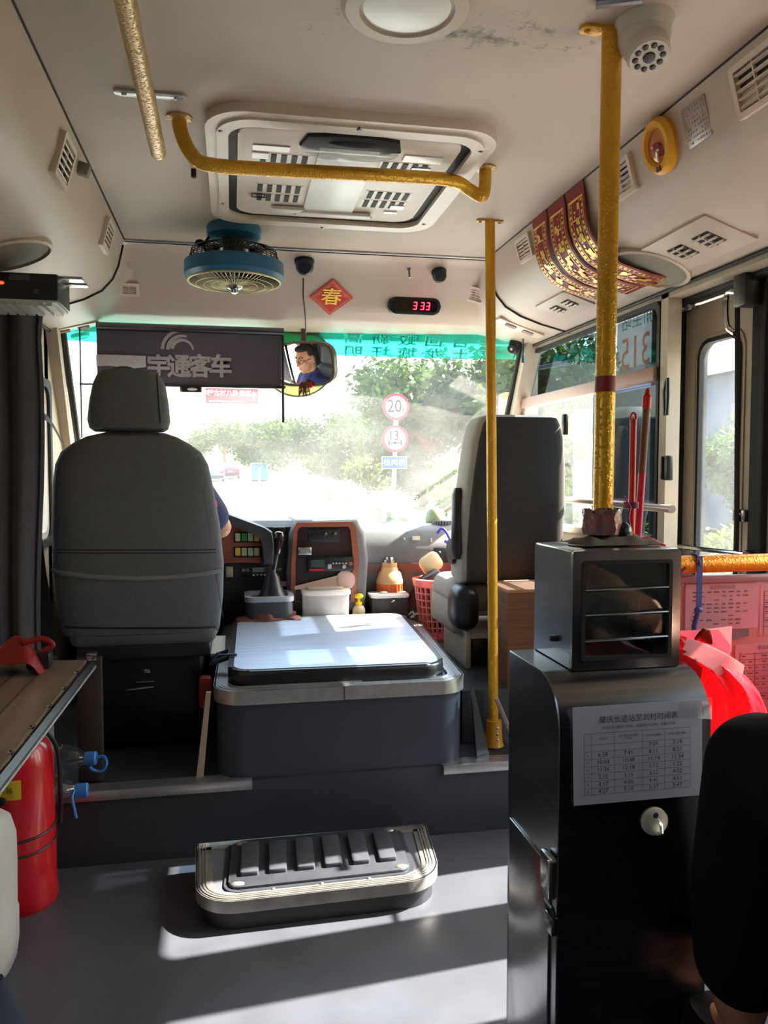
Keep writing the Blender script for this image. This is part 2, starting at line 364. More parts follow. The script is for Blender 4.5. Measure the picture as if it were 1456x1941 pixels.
for y0, y1, z0, z1 in ((-3.5, 2.05, -.4, .95), (-3.5, 2.05, 1.6, 2.0), (2.05, 2.62, -.4, 2.0), (2.62, 3.3, -.4, .86), (2.62, 3.3, 1.49, 2.0), (3.24, 3.62, -.4, 2.0), (3.62, 3.98, -.4, .86), (-3.5, -2.2, .95, 1.6), (-.75, -.6, .95, 1.6), (1.0, 2.05, .95, 1.6)): wbox(f, -1, y0, y1, z0, z1)
struct('wall_left', f, K['creamd'])
f = MB(); f.box((.3, 3.98, .24), (2.12, .06, 1.28)); struct('wall_front', f, K['dashd'])
f = MB(); f.box((.3, -3.53, .8), (2.12, .06, 2.5)); struct('wall_back', f, K['creamd'])
f = MB(); f.box((1.2, 1.87, -.36), (.5, .95, .06)); struct('floor_stepwell', f, K['riser'])
def pillar(x0, x1, xb0, xb1):
    f = MB(); vs = []
    for z, a, b in ((.86, xb0, xb1), (1.72, x0, x1)):
        y = ywind((a + b) / 2, z) - .05; vs += [(a, y - .02, z), (b, y - .02, z), (b, y + .04, z), (a, y + .04, z)]
    f.add(vs, [[0, 1, 2, 3], [4, 5, 6, 7], [0, 1, 5, 4], [1, 2, 6, 5], [2, 3, 7, 6], [3, 0, 4, 7]]); return f
struct('pillar_left', pillar(-.74, -.655, -.74, -.675), K['creamd']); struct('pillar_right', pillar(1.255, 1.33, 1.27, 1.33), K['creamd'])
# windscreen
f = MB(); f.grid(lambda a, b: (-.66 + 1.92 * a, ywind(-.66 + 1.92 * a, 1.745 - .87 * b), 1.745 - .87 * b), 24, 10, thick=.004)
wn = struct('window_1', f, K['wind'], ang=60)
f = MB(); path = [(-.65, ywind(-.65, z), z) for z in (1.72, 1.4, 1.1, .88)]; f.tube(path, .014, 8)
path = [(1.255, ywind(1.255, z) - .01, z) for z in (1.72, 1.4, 1.1, .88)]; f.tube(path, .014, 8); obj('gasket', f, K['rubber'], wn)
m = glass('tint_band', (.08, 1.0, .88), .38, S(0, 220, 190), .02)
f = MB(); f.grid(lambda a, b: (-.645 + 1.89 * a, ywind(-.645 + 1.89 * a, 1.74 - (.075 + .025 * a) * b) + .010, 1.74 - (.075 + .025 * a) * b), 24, 3); obj('tint_strip', f, m, wn, recalc=False)
# mirrored stickers on the windscreen, read from outside
def onwind(u, v):
    d = ray(u, v); t = 3.0
    while t < 5:
        p = CAM + d * t
        if p.y >= ywind(p.x, p.z) - .009: break
        t += .003
    return p
m_ltg = M('sticker_letters_green', S(0, 100, 94), .6, trans=.3); m_lto = M('sticker_letters_orange', S(140, 80, 52), .6, trans=.6)
m_lw = M('sticker_letter_border', S(240, 250, 248), .6, trans=.7)
f = MB(); row1 = '高新蛟回台金'; row2 = '明圩塘龙土度'
for k in range(6):
    for r_, s_ in ((0, row1), (1, row2)):
        u = 671 + 51 * k; v = (645 + 2.2 * k, 671 + 1.5 * k)[r_]
        p = onwind(u, v) + Vector((0, .86, .5)) * .022; f.text(s_[k], p, (-1, 0, 0), (0, -.5, .86), .053, 0, mi=2, squash=1.62, bold=.0025); 
        f.text(s_[k], p - Vector((0, .86, .5)) * .003, (-1, 0, 0), (0, -.5, .86), .053, 0, squash=1.62, mi=1 if (r_ == 1 and k in (0, 2, 4)) else 0, bold=0)
obj('sticker_lettering', f, [m_ltg, m_lto, m_lw], wn, recalc=False)
m_disc = M('sticker_disc', S(186, 184, 138), .6, trans=.75); m_num = M('sticker_number', S(124, 128, 98), .6, trans=.6)
p = onwind(567, 694) + Vector((0, .86, .5)) * .022; f = MB(); f.basis(p, (-1, 0, 0), (0, -.5, .86))
f.prism(circ(.158, 48), -.0005, .0005); dk = obj('route_disc', f, m_disc, wn, ang=10)
f = MB(); f.basis(p - Vector((0, .86, .5)) * .003, (-1, 0, 0), (0, -.5, .86)); f.ring(circ(.158, 48), circ(.149, 48), 0, .0008); f.text('315', (0, 0, 0), (1, 0, 0), (0, 1, 0), .19, .0, squash=.85, bold=.004)
obj('route_number', f, m_num, wn, recalc=False)
# right front window: frame, bar, two panes
wr = MB(); wr.basis((XR + .01, 2.855, 1.288), (0, -1, 0), (0, 0, 1))
wr.ring(rrect(1.19, .765, .03), rrect(1.16, .735, .04), -.01, .012); w2 = struct('window_2', wr, K['rubber'])
f = MB(); f.box((XR + .0, 2.85, 1.447), (.03, 1.16, .044), .005); obj('sash_bar', f, M('sash_bar_pinkish', S(196, 160, 148), .4), w2)
f = MB(); f.box((XR + .025, 2.855, 1.56), (.004, 1.16, .19)); obj('pane', f, K['film'], w2)
f = MB(); f.box((XR + .025, 2.52, 1.165), (.004, .50, .53)); obj('pane', f, K['film'], w2)
f = MB(); f.box((XR + .030, 3.10, 1.165), (.004, .68, .53)); obj('pane', f, K['pane'], w2)
f = MB(); f.box((XR + .028, 2.77, 1.165), (.012, .02, .53), .002); obj('sash_edge', f, K['alu'], w2)
f = MB(); f.box((XR - .01, 2.85, .92), (.03, 1.18, .03), .005); obj('window_sill', f, K['offw'], w2)
m_br = glass('route_sheet', (.5, .46, .44), .12, S(150, 132, 122), .02)
m_bn = M('route_sheet_digit', S(150, 96, 70), .6, trans=.4); m_gn = M('route_sheet_word', S(70, 140, 120), .6, trans=.5)
f = MB(); f.box((XR + .018, 2.44, 1.56), (.002, .26, .19)); obj('route_sheet', f, m_br, w2)
f = MB(); f.text('315', (XR + .014, 2.44, 1.535), (0, 1, 0), (0, 0, 1), .15, .001, mi=0, squash=.9); f.text('新至站', (XR + .014, 2.43, 1.645), (0, 1, 0), (0, 0, 1), .07, .001, mi=1)
obj('route_sheet_lettering', f, [m_bn, m_gn], w2, recalc=False)
# driver's window on the left and rear windows
f = MB(); f.basis((XL - .01, 2.93, 1.175), (0, 1, 0), (0, 0, 1)); f.ring(rrect(.66, .63, .04), rrect(.60, .57, .06), -.01, .03); w3 = struct('window_3', f, K['rubber'])
f = MB(); f.basis((XL - .012, 2.93, 1.175), (0, 1, 0), (0, 0, 1)); f.ring(rrect(.60, .57, .06), rrect(.55, .52, .05), -.01, .02); obj('window_frame', f, K['cream'], w3)
f = MB(); f.box((XL - .02, 2.93, 1.175), (.004, .6, .57)); obj('pane', f, glass('driver_glass', (.9, .94, .95), .04), w3)
mt = glass('rear_tinted_glass', (.30, .32, .33), .02)
n = 4
for sd in (-1, 1):
    for y0, y1 in ((-2.2, -.75), (-.6, .88), (.95, 1.4)):
        if sd < 0 and y1 == 1.4: continue
        f = MB(); x = XR + .03 if sd > 0 else XL - .03; f.box((x, (y0 + y1) / 2, 1.275), (.004, y1 - y0, .65)); struct('window_%d' % n, f, K['pane'] if y1 == 1.4 else mt); n += 1
# folding door
XD = 1.40
def leaf(name, yc, wd):
    f = MB(); f.basis((XD + .012, yc, .67), (0, -1, 0), (0, 0, 1)); f.ring(rrect(wd, 1.96, .01), rrect(wd - .15, 1.33, .055, cy=.205), -.010, .010)
    d = struct(name, f, K['creamd'])
    f = MB(); f.basis((XD + .012, yc, .67), (0, -1, 0), (0, 0, 1)); f.ring(rrect(wd - .15, 1.33, .055, cy=.205), rrect(wd - .175, 1.305, .045, cy=.205), -.012, .015); obj('gasket', f, K['rubber'], d)
    f = MB(); f.basis((XD + .012, yc, .67), (0, -1, 0), (0, 0, 1)); f.ring(rrect(wd - .115, 1.365, .07, cy=.205), rrect(wd - .125, 1.355, .068, cy=.205), .010, .0135); obj('pressed_rim', f, K['creamd'], d)
    f = MB(); f.box((XD + .012, yc, .875), (.004, wd - .16, 1.32)); obj('pane', f, K['panedoor'], d)
    f = MB(); f.box((XD + .002, yc + wd / 2 + .008, .67), (.04, .022, 1.97), .005); obj('seal', f, K['rubber'], d); return d
d1 = leaf('door_1', 2.105, .36); d2 = leaf('door_2', 1.70, .36)
f = MB(); f.box((XD + .0, 1.912, .67), (.03, .05, 1.97), .004); f.box((XD + .02, 1.885, .67), (.03, .02, 1.97), .004); obj('hinge_seal', f, K['rubber'], d1)
f = MB(); a = at(1286, 1036, X=XD - .04); b = at(1412, 1050, X=XD - .04); f.tube([a, b], .007, 10); f.tube([a, a + Vector((.04, 0, 0))], .008, 10); f.tube([b, b + Vector((.04, 0, 0))], .011, 10); obj('grip_bar', f, K['chrome'], d1)
f = MB(); f.tube([at(1398, 545, X=XD - .03), at(1398, 760, X=XD - .03), at(1396, 1060, X=XD - .03)], .007, 8); obj('rod', f, K['black'], d1)
f = MB(); p = at(1405, 977, X=XD - .015); f.box(p, (.02, .05, .035), .004); f.ell(p + Vector((-.012, .012, .005)), .004, 8, 6); f.ell(p + Vector((-.012, -.012, .005)), .004, 8, 6); obj('latch', f, K['steel'], d1)
f = MB(); p = at(1308, 580, X=XD - .01); f.box(p, (.02, .075, .03), .003); f.ell(p + Vector((-.014, .02, 0)), (.008, .011, .011), 10, 8); f.ell(p + Vector((-.014, -.018, 0)), (.008, .011, .011), 10, 8); obj('roller_bracket', f, K['steel'], d1)
f = MB(); f.box((XD - .02, 1.92, 1.668), (.05, .80, .025), .004); f.box((XD - .01, 2.316, .7), (.03, .02, 1.96), .004); struct('door_frame', f, K['rubber'])
# ------------------------------------------------------------------ fittings on the lining
def fix(u, v, along='y'):
    p, n = roof(u, v); ux = Vector((0, 1, 0)) if along == 'y' else Vector((1, 0, 0))
    ux = (ux - n * ux.dot(n)).normalized(); return p, ux, n.cross(ux), n
def vent(u, v, L, H, label, ns=5, along='y', tilt=.0):
    p, ux, uy, n = fix(u, v, along); t = thing('air_vent', label, 'vent', p, 'air vents on the ceiling lining')
    f = MB(); f.basis(p, ux, uy, n); f.ring(rrect(L, H, .006), rrect(L - .024, H - .024, .004), -.004, .012); obj('frame', f, K['cream'], t)
    f = MB(); f.basis(p, ux, uy, n); f.box((0, 0, .001), (L - .028, H - .028, .002)); obj('backing', f, K['dark'], t)
    f = MB(); f.basis(p, ux, uy, n)
    for k in range(ns):
        y = -(H - .024) / 2 + (H - .024) * (k + .5) / ns; f.box((0, y, .007), (L - .024, .0035, .007), R=Matrix.Rotation(.5, 3, 'X'))
    f.box((0, 0, .007), (.003, H - .024, .006)); obj('slat', f, K['cream'], t); return t
vent(117, 305, .13, .10, 'slatted air vent on the left duct, the nearest one beside the small lens bracket')
vent(200, 447, .12, .09, 'slatted air vent on the left duct above the speaker and recorder')
vent(1182, 340, .12, .09, 'slatted air vent partly behind the right yellow pole')
vent(998, 470, .12, .08, 'slatted air vent beside the red and gold hangings')
vent(1440, 150, .13, .10, 'slatted air vent at the top right near the embossed plate')
vent(245, 546, .075, .06, 'small square vent on the front panel, left of the blue fan', 4, 'x')
vent(903, 557, .08, .075, 'small square vent on the front panel, right of the digital clock', 4, 'x')
# small lens bracket beside the left vent
p, ux, uy, n = fix(148, 318); f = MB(); f.basis(p, ux, uy, n); f.box((0, 0, .014), (.03, .03, .03), .004); tag(obj('bracket', f, M('grey_bracket', S(120, 112, 100), .6)), 'small grey clip bracket stuck beside the nearest left air vent', 'bracket')
p, n = roof(367, 320); f = MB(); f.box(p - Vector((0, 0, .012)), (.014, .014, .024), .003); tag(obj('cable_clip', f, K['black']), 'tiny black clip on the ceiling under the curved yellow rail', 'clip')
p, n = roof(775, 508); t = thing('hook', 'small grey screw hook on the front panel above the red clock', 'hook', p)
f = MB(); f.tube([p, p + n * .02, p + n * .03 + Vector((0, 0, -.012)), p + n * .02 + Vector((0, 0, -.02))], .004, 8); f.box(p + n * .003, (.014, .012, .01), .002); obj('stem', f, K['steeld'], t)
# reading light / switch panels
def panel(u, v, L, W, label, mat_, along='y', kind=0):
    p, ux, uy, n = fix(u, v, along); t = thing('louver_panel', label, 'panel', p, 'louvred panels on the lining')
    f = MB(); f.basis(p, ux, uy, n); f.prism(rrect(L, W, .008), -.006, .005, .002); obj('plate', f, mat_, t)
    for s in (-1, 1):
        f = MB(); f.basis(p + ux * (s * L * .19), ux, uy, n)
        f.box((0, 0, .0055), (L * .22, W * .38, .002), mi=0)
        for k in range(3): f.box((0, -W * .13 + k * W * .13, .009), (L * .22, .006, .006), R=Matrix.Rotation(.6, 3, 'X'), mi=1)
        f.box((0, 0, .009), (.004, W * .38, .005), mi=1); obj('louver', f, [K['dark'], mat_], t)
    return t
panel(1320, 462, .30, .15, 'large plain louvred panel right of the oval speaker grille', K['duct'])
panel(1070, 578, .26, .12, 'louvred panel left of the right yellow pole, below the red hangings', K['duct'])
panel(985, 621, .20, .07, 'small cream louvred panel over the right end of the windscreen', K['cream'], 'x')
panel(140, 621, .20, .07, 'small cream louvred panel beside the dark curtain top', K['cream'], 'x')
def lamp(u, v, r, label):
    p, n = roof(u, v); t = thing('ceiling_lamp', label, 'lamp', p)
    f = MB(); f.lathe([(r, -.004), (r, .004), (r * .93, .011), (r * .72, .013), (r * .70, .008)], 32, p, n); obj('rim', f, K['cream'] if r < .1 else K['duct'], t)
    f = MB(); f.lathe([(r * .72, .006), (r * .6, .010), (.0005, .014)], 32, p, n); obj('lens', f, K['white'], t)
lamp(152, 635, .038, 'small round cream reading lamp under the left louvred panel')
lamp(772, 8, .115, 'large round ceiling lamp cut by the top edge')
# speakers
def speaker(u, v, r, label):
    p, n = roof(u, v); t = thing('speaker', label, 'speaker', p, 'round speakers in the lining')
    f = MB(); f.lathe([(r, -.004), (r, .006), (r * .93, .010), (r * .90, .004)], 40, p, n); obj('rim', f, K['duct'], t)
    m = M('speaker_grille', S(140, 132, 118), .7, var=.2, sc=500, bump=.8, bsc=700); f = MB(); f.lathe([(r * .92, .004), (r * .6, .008), (.0005, .010)], 40, p, n); obj('grille', f, m, t)
speaker(15, 482, .115, 'round speaker grille cut by the left edge above the recorder')
speaker(1232, 508, .115, 'round speaker grille behind the tips of the red hangings')
# recorder box
p, ux, uy, n = fix(80, 545); o = at(70, 545, Y=2.32); o = Vector((-.575, 2.34, 1.634))
t = thing('recorder_box', 'black recorder box with a small red light under the left duct', 'recorder', o)
f = MB(); f.box(o, (.25, .16, .07), .004); obj('casing', f, K['black'], t)
f = MB()
for k in range(9): f.box(o + Vector((-.10 + k * .025, 0, -.042)), (.016, .15, .014))
f.box(o + Vector((0, 0, -.037)), (.24, .155, .006)); obj('heat_sink', f, M('recorder_fins', S(190, 190, 188), .4), t)
f = MB(); f.ell(o + Vector((-.015, -.081, .006)), (.007, .003, .004), 10, 8); obj('indicator', f, M('red_led', S(255, 40, 30), em=(1, .02, .01), ems=4), t)
f = MB(); f.box(o + Vector((.145, -.02, .036)), (.07, .05, .006), .002); f.box(o + Vector((.145, .05, .036)), (.07, .04, .006), .002); obj('mount', f, K['steel'], t)
f = MB(); f.box(o + Vector((.03, -.081, .022)), (.05, .002, .014)); f.box(o + Vector((.07, -.081, -.012)), (.012, .002, .012)); obj('sticker', f, M('recorder_sticker', S(70, 74, 84), .4), t)
# roof hatch
hA, hB = (-.055, .64), (1.80, 2.60); hc = Vector((.292, 2.19, ZC)); t = thing('roof_hatch', 'white framed roof hatch with louvred inner panels', 'hatch', hc)
f = MB(); f.basis(hc, (1, 0, 0), (0, -1, 0), (0, 0, -1)); W_, D_ = .69, .80
f.ring(rrect(W_, D_, .10, 8), rrect(.59, .68, .07, 8), -.002, .022); f.ring(rrect(W_ - .05, D_ - .05, .09, 8), rrect(.585, .675, .065, 8), .018, .028); obj('frame', f, K['cream'], t, ang=30)
f = MB(); f.basis(hc, (1, 0, 0), (0, -1, 0), (0, 0, -1)); f.ring(rrect(.595, .685, .07, 8), rrect(.53, .62, .05, 8), .0, .012); obj('gasket', f, K['dark'], t)
f = MB(); f.basis(hc, (1, 0, 0), (0, -1, 0), (0, 0, -1)); f.prism(rrect(.54, .63, .05, 8), -.002, .016, .004); obj('inner_panel', f, K['cream'], t)
f = MB(); f.basis(hc, (1, 0, 0), (0, -1, 0), (0, 0, -1)); f.box((0, -.02, .016), (.15, .54, .012), .003); obj('centre_panel', f, K['white'], t)
f = MB(); f.basis(hc, (1, 0, 0), (0, -1, 0), (0, 0, -1))
for s in (-1, 1):
    for yy, hh in ((-.08, .055), (-.155, .055), (.12, .085)):
        f = MB(); f.basis(hc, (1, 0, 0), (0, -1, 0), (0, 0, -1)); f.box((s * .155, yy, .0162), (.135, hh + .008, .0012), mi=1)
        for k in range(5): f.box((s * .155 - .052 + k * .026, yy - .0, .0165), (.014, hh, .004))
        obj('louver', f, [K['dark'], K['cream']], t)
pass
f = MB(); f.basis(hc, (1, 0, 0), (0, -1, 0), (0, 0, -1)); f.prism([(-.125, .24), (.125, .24), (.11, .30), (.05, .315), (-.05, .315), (-.11, .30)], .012, .026, .006); f.ell((0, .28, .026), (.06, .014, .008), 16, 8); obj('handle_cup', f, K['dark'], t)
f = MB(); f.basis(hc, (1, 0, 0), (0, -1, 0), (0, 0, -1)); vs = [(-.12, .24), (.12, .24)] + [(.12 * math.cos(a), .24 - .06 * math.sin(a)) for a in [PI * k / 12 for k in range(1, 12)]]; f.prism(vs, .016, .03, .003); obj('handle_cover', f, K['clear'], t)
f = MB(); f.basis(hc, (1, 0, 0), (0, -1, 0), (0, 0, -1))
for q in ((-.19, .20, .09, .03), (-.215, .15, .04, .035), (.19, .20, .10, .04), (.20, .12, .05, .05), (.2, -.17, .04, .03), (.19, -.22, .04, .016)): f.box((q[0], q[1], .0185), (q[2], q[3], .002))
objs('sticker', f, M('hatch_sticker', S(236, 232, 226), .3), t)
f = MB(); f.basis(hc, (1, 0, 0), (0, -1, 0), (0, 0, -1)); f.ring(rrect(.04, .03, .002, cx=-.21, cy=-.14), rrect(.034, .024, .002, cx=-.21, cy=-.14), .0185, .0205); f.add([(-.22, -.13, .02), (-.20, -.13, .02), (-.21, -.148, .02)], [[0, 1, 2]]); obj('pictogram', f, K['ink'], t, recalc=False)
f = MB(); f.basis(hc, (1, 0, 0), (0, -1, 0), (0, 0, -1))
for q in ((0, .37), (-.31, .30), (.31, .30), (-.31, -.2), (.31, -.28), (0, -.375)): f.ell((q[0], q[1], .027), (.007, .007, .004), 10, 6)
objs('screw', f, K['steeld'], t)
f = MB(); f.basis(hc, (1, 0, 0), (0, -1, 0), (0, 0, -1)); f.prism([(-.17, -.215), (-.07, -.215), (-.09, -.245), (-.155, -.265)], .018, .03, .004); f.prism([(-.09, -.235), (.13, -.235), (.14, -.262), (-.1, -.262)], .018, .03, .004); obj('latch', f, K['offw'], t)
# fan
o = at(444, 452, Z=ZC); o = Vector((o.x, 2.70, ZC)); o.x = at(444, 470, Y=2.70).x
t = thing('ceiling_fan', 'blue ringed caged fan hanging under the ceiling', 'fan', o); mb_ = M('fan_blue', S(28, 98, 134), .4, var=.08); mw = M('fan_cage_wire', S(48, 42, 38), .5, .4)
f = MB(); f.lathe([(.0005, 0), (.085, 0), (.09, -.008), (.088, -.035), (.075, -.042), (.0005, -.042)][::1], 32, o); obj('base', f, mb_, t)
f = MB(); f.lathe([(.04, -.04), (.036, -.09), (.045, -.10), (.048, -.135), (.0005, -.14)], 20, o); f.tube([o + Vector((-.085, 0, -.09)), o + Vector((-.04, 0, -.095)), o + Vector((.04, 0, -.095)), o + Vector((.07, 0, -.09))], .012, 8); obj('motor', f, K['navyp'], t)
R_ = .150
f = MB(); f.lathe([(R_, -.118), (R_ + .012, -.122), (R_ + .013, -.165), (R_ + .002, -.178), (R_ - .003, -.172), (R_ + .002, -.16), (R_ + .001, -.125), (R_ - .004, -.12), (R_, -.118)], 48, o); obj('ring', f, mb_, t)
f = MB()
for k in range(40):
    a = 2 * PI * k / 40; q = lambda r, z: o + Vector((r * math.cos(a), r * math.sin(a), z)); f.tube([q(.05, -.078), q(.10, -.072), q(.138, -.082), q(.146, -.12)], .0016, 5)
for r, z in ((.10, -.072), (.138, -.082), (.143, -.1)): f.tube([o + Vector((r * math.cos(2 * PI * k / 40), r * math.sin(2 * PI * k / 40), z)) for k in range(40)], .0017, 5, closed=True)
obj('rear_cage', f, mw, t)
mg = M('fan_front_wire', S(190, 176, 140), .4, .5); f = MB(); f.tube([o + Vector((R_ * math.cos(2 * PI * k / 48), R_ * math.sin(2 * PI * k / 48), -.181)) for k in range(48)], .004, 8, closed=True)
for k in range(60):
    a = 2 * PI * k / 60; f.tube([o + Vector((.03 * math.cos(a), .03 * math.sin(a), -.195)), o + Vector((.1 * math.cos(a), .1 * math.sin(a), -.192)), o + Vector((R_ * math.cos(a), R_ * math.sin(a), -.181))], .0014, 5)
for r in (.05, .075, .1, .125): f.tube([o + Vector((r * math.cos(2 * PI * k / 48), r * math.sin(2 * PI * k / 48), -.194 + .06 * max(0, r - .1))) for k in range(48)], .0013, 5, closed=True)
obj('front_cage', f, mg, t)
f = MB()
for k in range(4):
    B = MB(); a0 = 2 * PI * k / 4
    B.grid(lambda a, b: (o.x + (.02 + .11 * a) * math.cos(a0 + (b - .5) * 1.1), o.y + (.02 + .11 * a) * math.sin(a0 + (b - .5) * 1.1), o.z - .15 + (b - .5) * .03), 5, 6, thick=.002); f.add(B.v, B.f)
obj('blade', f, M('fan_blade', S(90, 88, 80), .5), t)
f = MB(); f.lathe([(.03, -.193), (.026, -.204), (.016, -.208), (.014, -.218), (.0005, -.221)], 20, o); obj('hub', f, K['chrome'], t)
f = MB(); f.tube([o + Vector((-.075, 0, -.03)), o + Vector((-.10, -.01, -.07)), o + Vector((-.085, -.02, -.10)), o + Vector((-.05, -.01, -.085))], .005, 8); f.ell(o + Vector((-.11, -.01, -.062)), (.016, .008, .012), 12, 8); obj('cable', f, K['rubber'], t)
# dome cameras
def dome(name, u, v, s, label, mat_, look, leds=0, drop=.0, lensmat=None):
    p, n = roof(u, v); t = thing(name, label, 'camera', p); p = p + n * drop
    f = MB(); f.lathe([(.046 * s, -.003 - drop), (.046 * s, .004), (.042 * s, .012), (.041 * s, .022 * s)], 28, p, n); obj('mount', f, mat_, t)
    c = p + n * (.022 * s); look = Vector(look).normalized()
    f = MB(); f.ell(c + n * .006, (.041 * s,) * 3, 24, 16); f.lathe([(.034 * s, 0), (.034 * s, .046 * s), (.030 * s, .050 * s), (.0005, .050 * s)], 24, c, look); obj('dome', f, mat_, t, ang=40)
    x = look.orthogonal().normalized(); y = look.cross(x); f = MB()
    f.lathe([(.010 * s, .049 * s), (.009 * s, .053 * s), (.0005, .0535 * s)], 14, c, look)
    for k in range(leds): a = 2 * PI * k / leds; f.lathe([(.0052 * s, .0495 * s), (.0045 * s, .052 * s), (.0005, .0525 * s)], 8, c + x * (.021 * s * math.cos(a)) + y * (.021 * s * math.sin(a)), look)
    obj('lens', f, lensmat or K['black'], t); return t
dome('dome_camera', 398, 634, .95, 'white dome camera with a ring of lights over the dark roller blind', K['white'], (.15, -.8, -.6), 10)
dome('dome_camera', 1222, 38, 1.12, 'white dome camera at the top of the right yellow pole', M('dome_white_dirty', S(196, 188, 176), .5), (-.04, -.40, -.92), 10)
dome('dome_camera', 577, 495, .82, 'dark dome camera with a hanging cable above the rear-view mirror', K['navyp'], (-.1, -.9, -.4), 0)
dome('dome_camera', 832, 515, .66, 'dark dome camera above the red digital clock', K['navyp'], (-.1, -.9, -.45), 0)
dome('dome_camera', 978, 648, .6, 'black dome camera with a bright lens at the right end of the windscreen', K['black'], (-.7, -.6, -.35), 0, .012, M('bright_lens', S(225, 225, 225), .2))
p, n = roof(577, 527); pts = [at(577 + dx, v, Y=Y_) for dx, v, Y_ in ((-2, 527, p.y - .02), (-2, 560, 3.08), (2, 600, 3.18), (3, 632, 3.27))]
f = MB(); f.tube(pts, .003, 6); tag(obj('cable', f, K['black']), 'thin black cable running from the dark camera down to the mirror arm', 'cable')
# spring-festival diamond and clock
p, n = roof(628, 562); ux = Vector((1, 0, 0)); uy = n.cross(ux); t = thing('wall_ornament', 'red diamond paper with a golden character on the front panel', 'ornament', p)
mr_ = M('festival_red', S(214, 34, 34), .5, var=.06); mg_ = M('festival_gold', S(226, 178, 70), .35, .5, var=.2, sc=60)
f = MB(); f.basis(p + n * .004, ux, uy, n); a = .086; f.prism([(0, a), (-a, 0), (0, -a), (a, 0)], 0, .003); obj('paper', f, mr_, t)
f = MB(); f.basis(p + n * .0075, ux, uy, n)
for b in (.078, .072): f.ring([(0, b), (-b, 0), (0, -b), (b, 0)], [(0, b - .003), (-b + .003, 0), (0, -b + .003), (b - .003, 0)], 0, .001)
for s1, s2 in ((1, 1), (1, -1), (-1, 1), (-1, -1)):
    for k in range(7):
        x = .010 + k * .008; y = .064 - x; f.ell((s1 * x, s2 * y, 0), (.0032, .0032, .001), 6, 4)
obj('border', f, M('festival_gold_dull', S(205, 130, 84), .4, .3), t)
f = MB(); f.text('春', p + n * .009, ux, uy, .085, .001, bold=.001); obj('character', f, mg_, t, recalc=False)
p, n = roof(783, 583); fr = Vector((0, -1, -.12)).normalized(); ux = Vector((1, 0, 0)); uy = fr.cross(ux) * 1; p = p + Vector((0, -.035, 0))
t = thing('digital_clock', 'black digital clock with red numerals on the front panel', 'clock', p)
f = MB(); f.basis(p, ux, uy, fr); f.prism(rrect(.215, .068, .03, 6), -.04, .0, .006); obj('casing', f, K['black'], t)
f = MB(); f.basis(p, ux, uy, fr); f.prism(rrect(.185, .046, .015, 5), 0, .002); obj('display', f, M('clock_display', S(14, 16, 26), .15), t)
SEG = {'3': 'abgcd'}
def seg7(f, ch, x, y, w_, h_, th):
    sg = {'a': (0, h_ / 2, w_, th), 'g': (0, 0, w_, th), 'd': (0, -h_ / 2, w_, th), 'b': (w_ / 2, h_ / 4, th, h_ / 2), 'c': (w_ / 2, -h_ / 4, th, h_ / 2), 'f': (-w_ / 2, h_ / 4, th, h_ / 2), 'e': (-w_ / 2, -h_ / 4, th, h_ / 2)}
    for s in SEG[ch]: q = sg[s]; f.box((x + q[0] + .12 * q[1], y + q[1], .003), (q[2], q[3], .001))
f = MB(); f.basis(p, ux, uy, fr)
for x in (.0, .030, .053): seg7(f, '3', x, 0, .012, .027, .0036)
obj('numerals', f, M('clock_led', S(255, 40, 40), em=(1, .015, .03), ems=5), t)
# rails and poles
def flange(f, p, n=Vector((0, 0, -1)), r=.03):
    f.lathe([(r, -.002), (r, .004), (r * .7, .008), (.0005, .008)], 18, p, n)
def ears(f, p, ax, L=.05, wd=.02):
    f.basis(p, ax, Vector((0, 0, -1)).cross(Vector(ax)), (0, 0, -1)); f.prism(rrect(L * 2, wd, wd * .45), -.001, .006, .001)
    f.B = None
    for s in (-1, 1): f.lathe([(.006, .004), (.005, .010), (.0005, .011)], 8, p + Vector(ax) * (s * L * .72), (0, 0, -1))
a = at(300, 285, Z=ZC - .07); dY = at(238, 0, Z=ZC - .07) - a
t = thing('ceiling_rail', 'worn gold dimpled grab rail along the ceiling at upper left', 'grab rail', at(285, 178, Z=ZC))
f = MB(); far = Vector((a.x, a.y, ZC - .075)); near = far + Vector((dY.x * 2.2, dY.y * 2.2, 0)); f.tube([far, far.lerp(near, .5), near], .0175, 20); f.ell(far, (.0175, .008, .0175), 16, 10); obj('rail', f, K['gold'], t)
f = MB(); q = at(285, 176, Z=ZC); ears(f, q, (1, 0, 0), .075, .026); f.tube([q, Vector((q.x, q.y, ZC - .07))], .012, 12); obj('bracket', f, K['alu'], t); f = MB(); q2 = q + dY * 1.5; q2.z = ZC; ears(f, q2, (1, 0, 0), .075, .026); f.tube([q2, Vector((q2.x, q2.y, ZC - .07))], .012, 12); obj('bracket', f, K['alu'], t)
def bez(pts, n=8):
    out = []; P_ = [pts[0]] + pts + [pts[-1]]
    for i in range(1, len(P_) - 2):
        p0, p1, p2, p3 = [Vector(q) for q in P_[i - 1:i + 3]]
        for k in range(n):
            s = k / n; out.append(.5 * ((2 * p1) + (p2 - p0) * s + (2 * p0 - 5 * p1 + 4 * p2 - p3) * s * s + (3 * p1 - p0 - 3 * p2 + p3) * s ** 3))
    out.append(Vector(pts[-1])); return out
L0 = at(340, 222, Z=ZC); L1 = at(920, 318, Z=ZC); zz = ZC - .115
t = thing('ceiling_handrail', 'curved yellow handrail crossing below the roof hatch', 'grab rail', L0)
yr = (L0.y + L1.y) / 2
e0 = at(395, 312, Y=L0.y + .0); e1 = at(520, 322, Y=L0.y + .04); e2 = at(700, 331, Y=yr); e3 = at(850, 341, Y=L1.y - .02); e4 = at(890, 360, Y=L1.y)
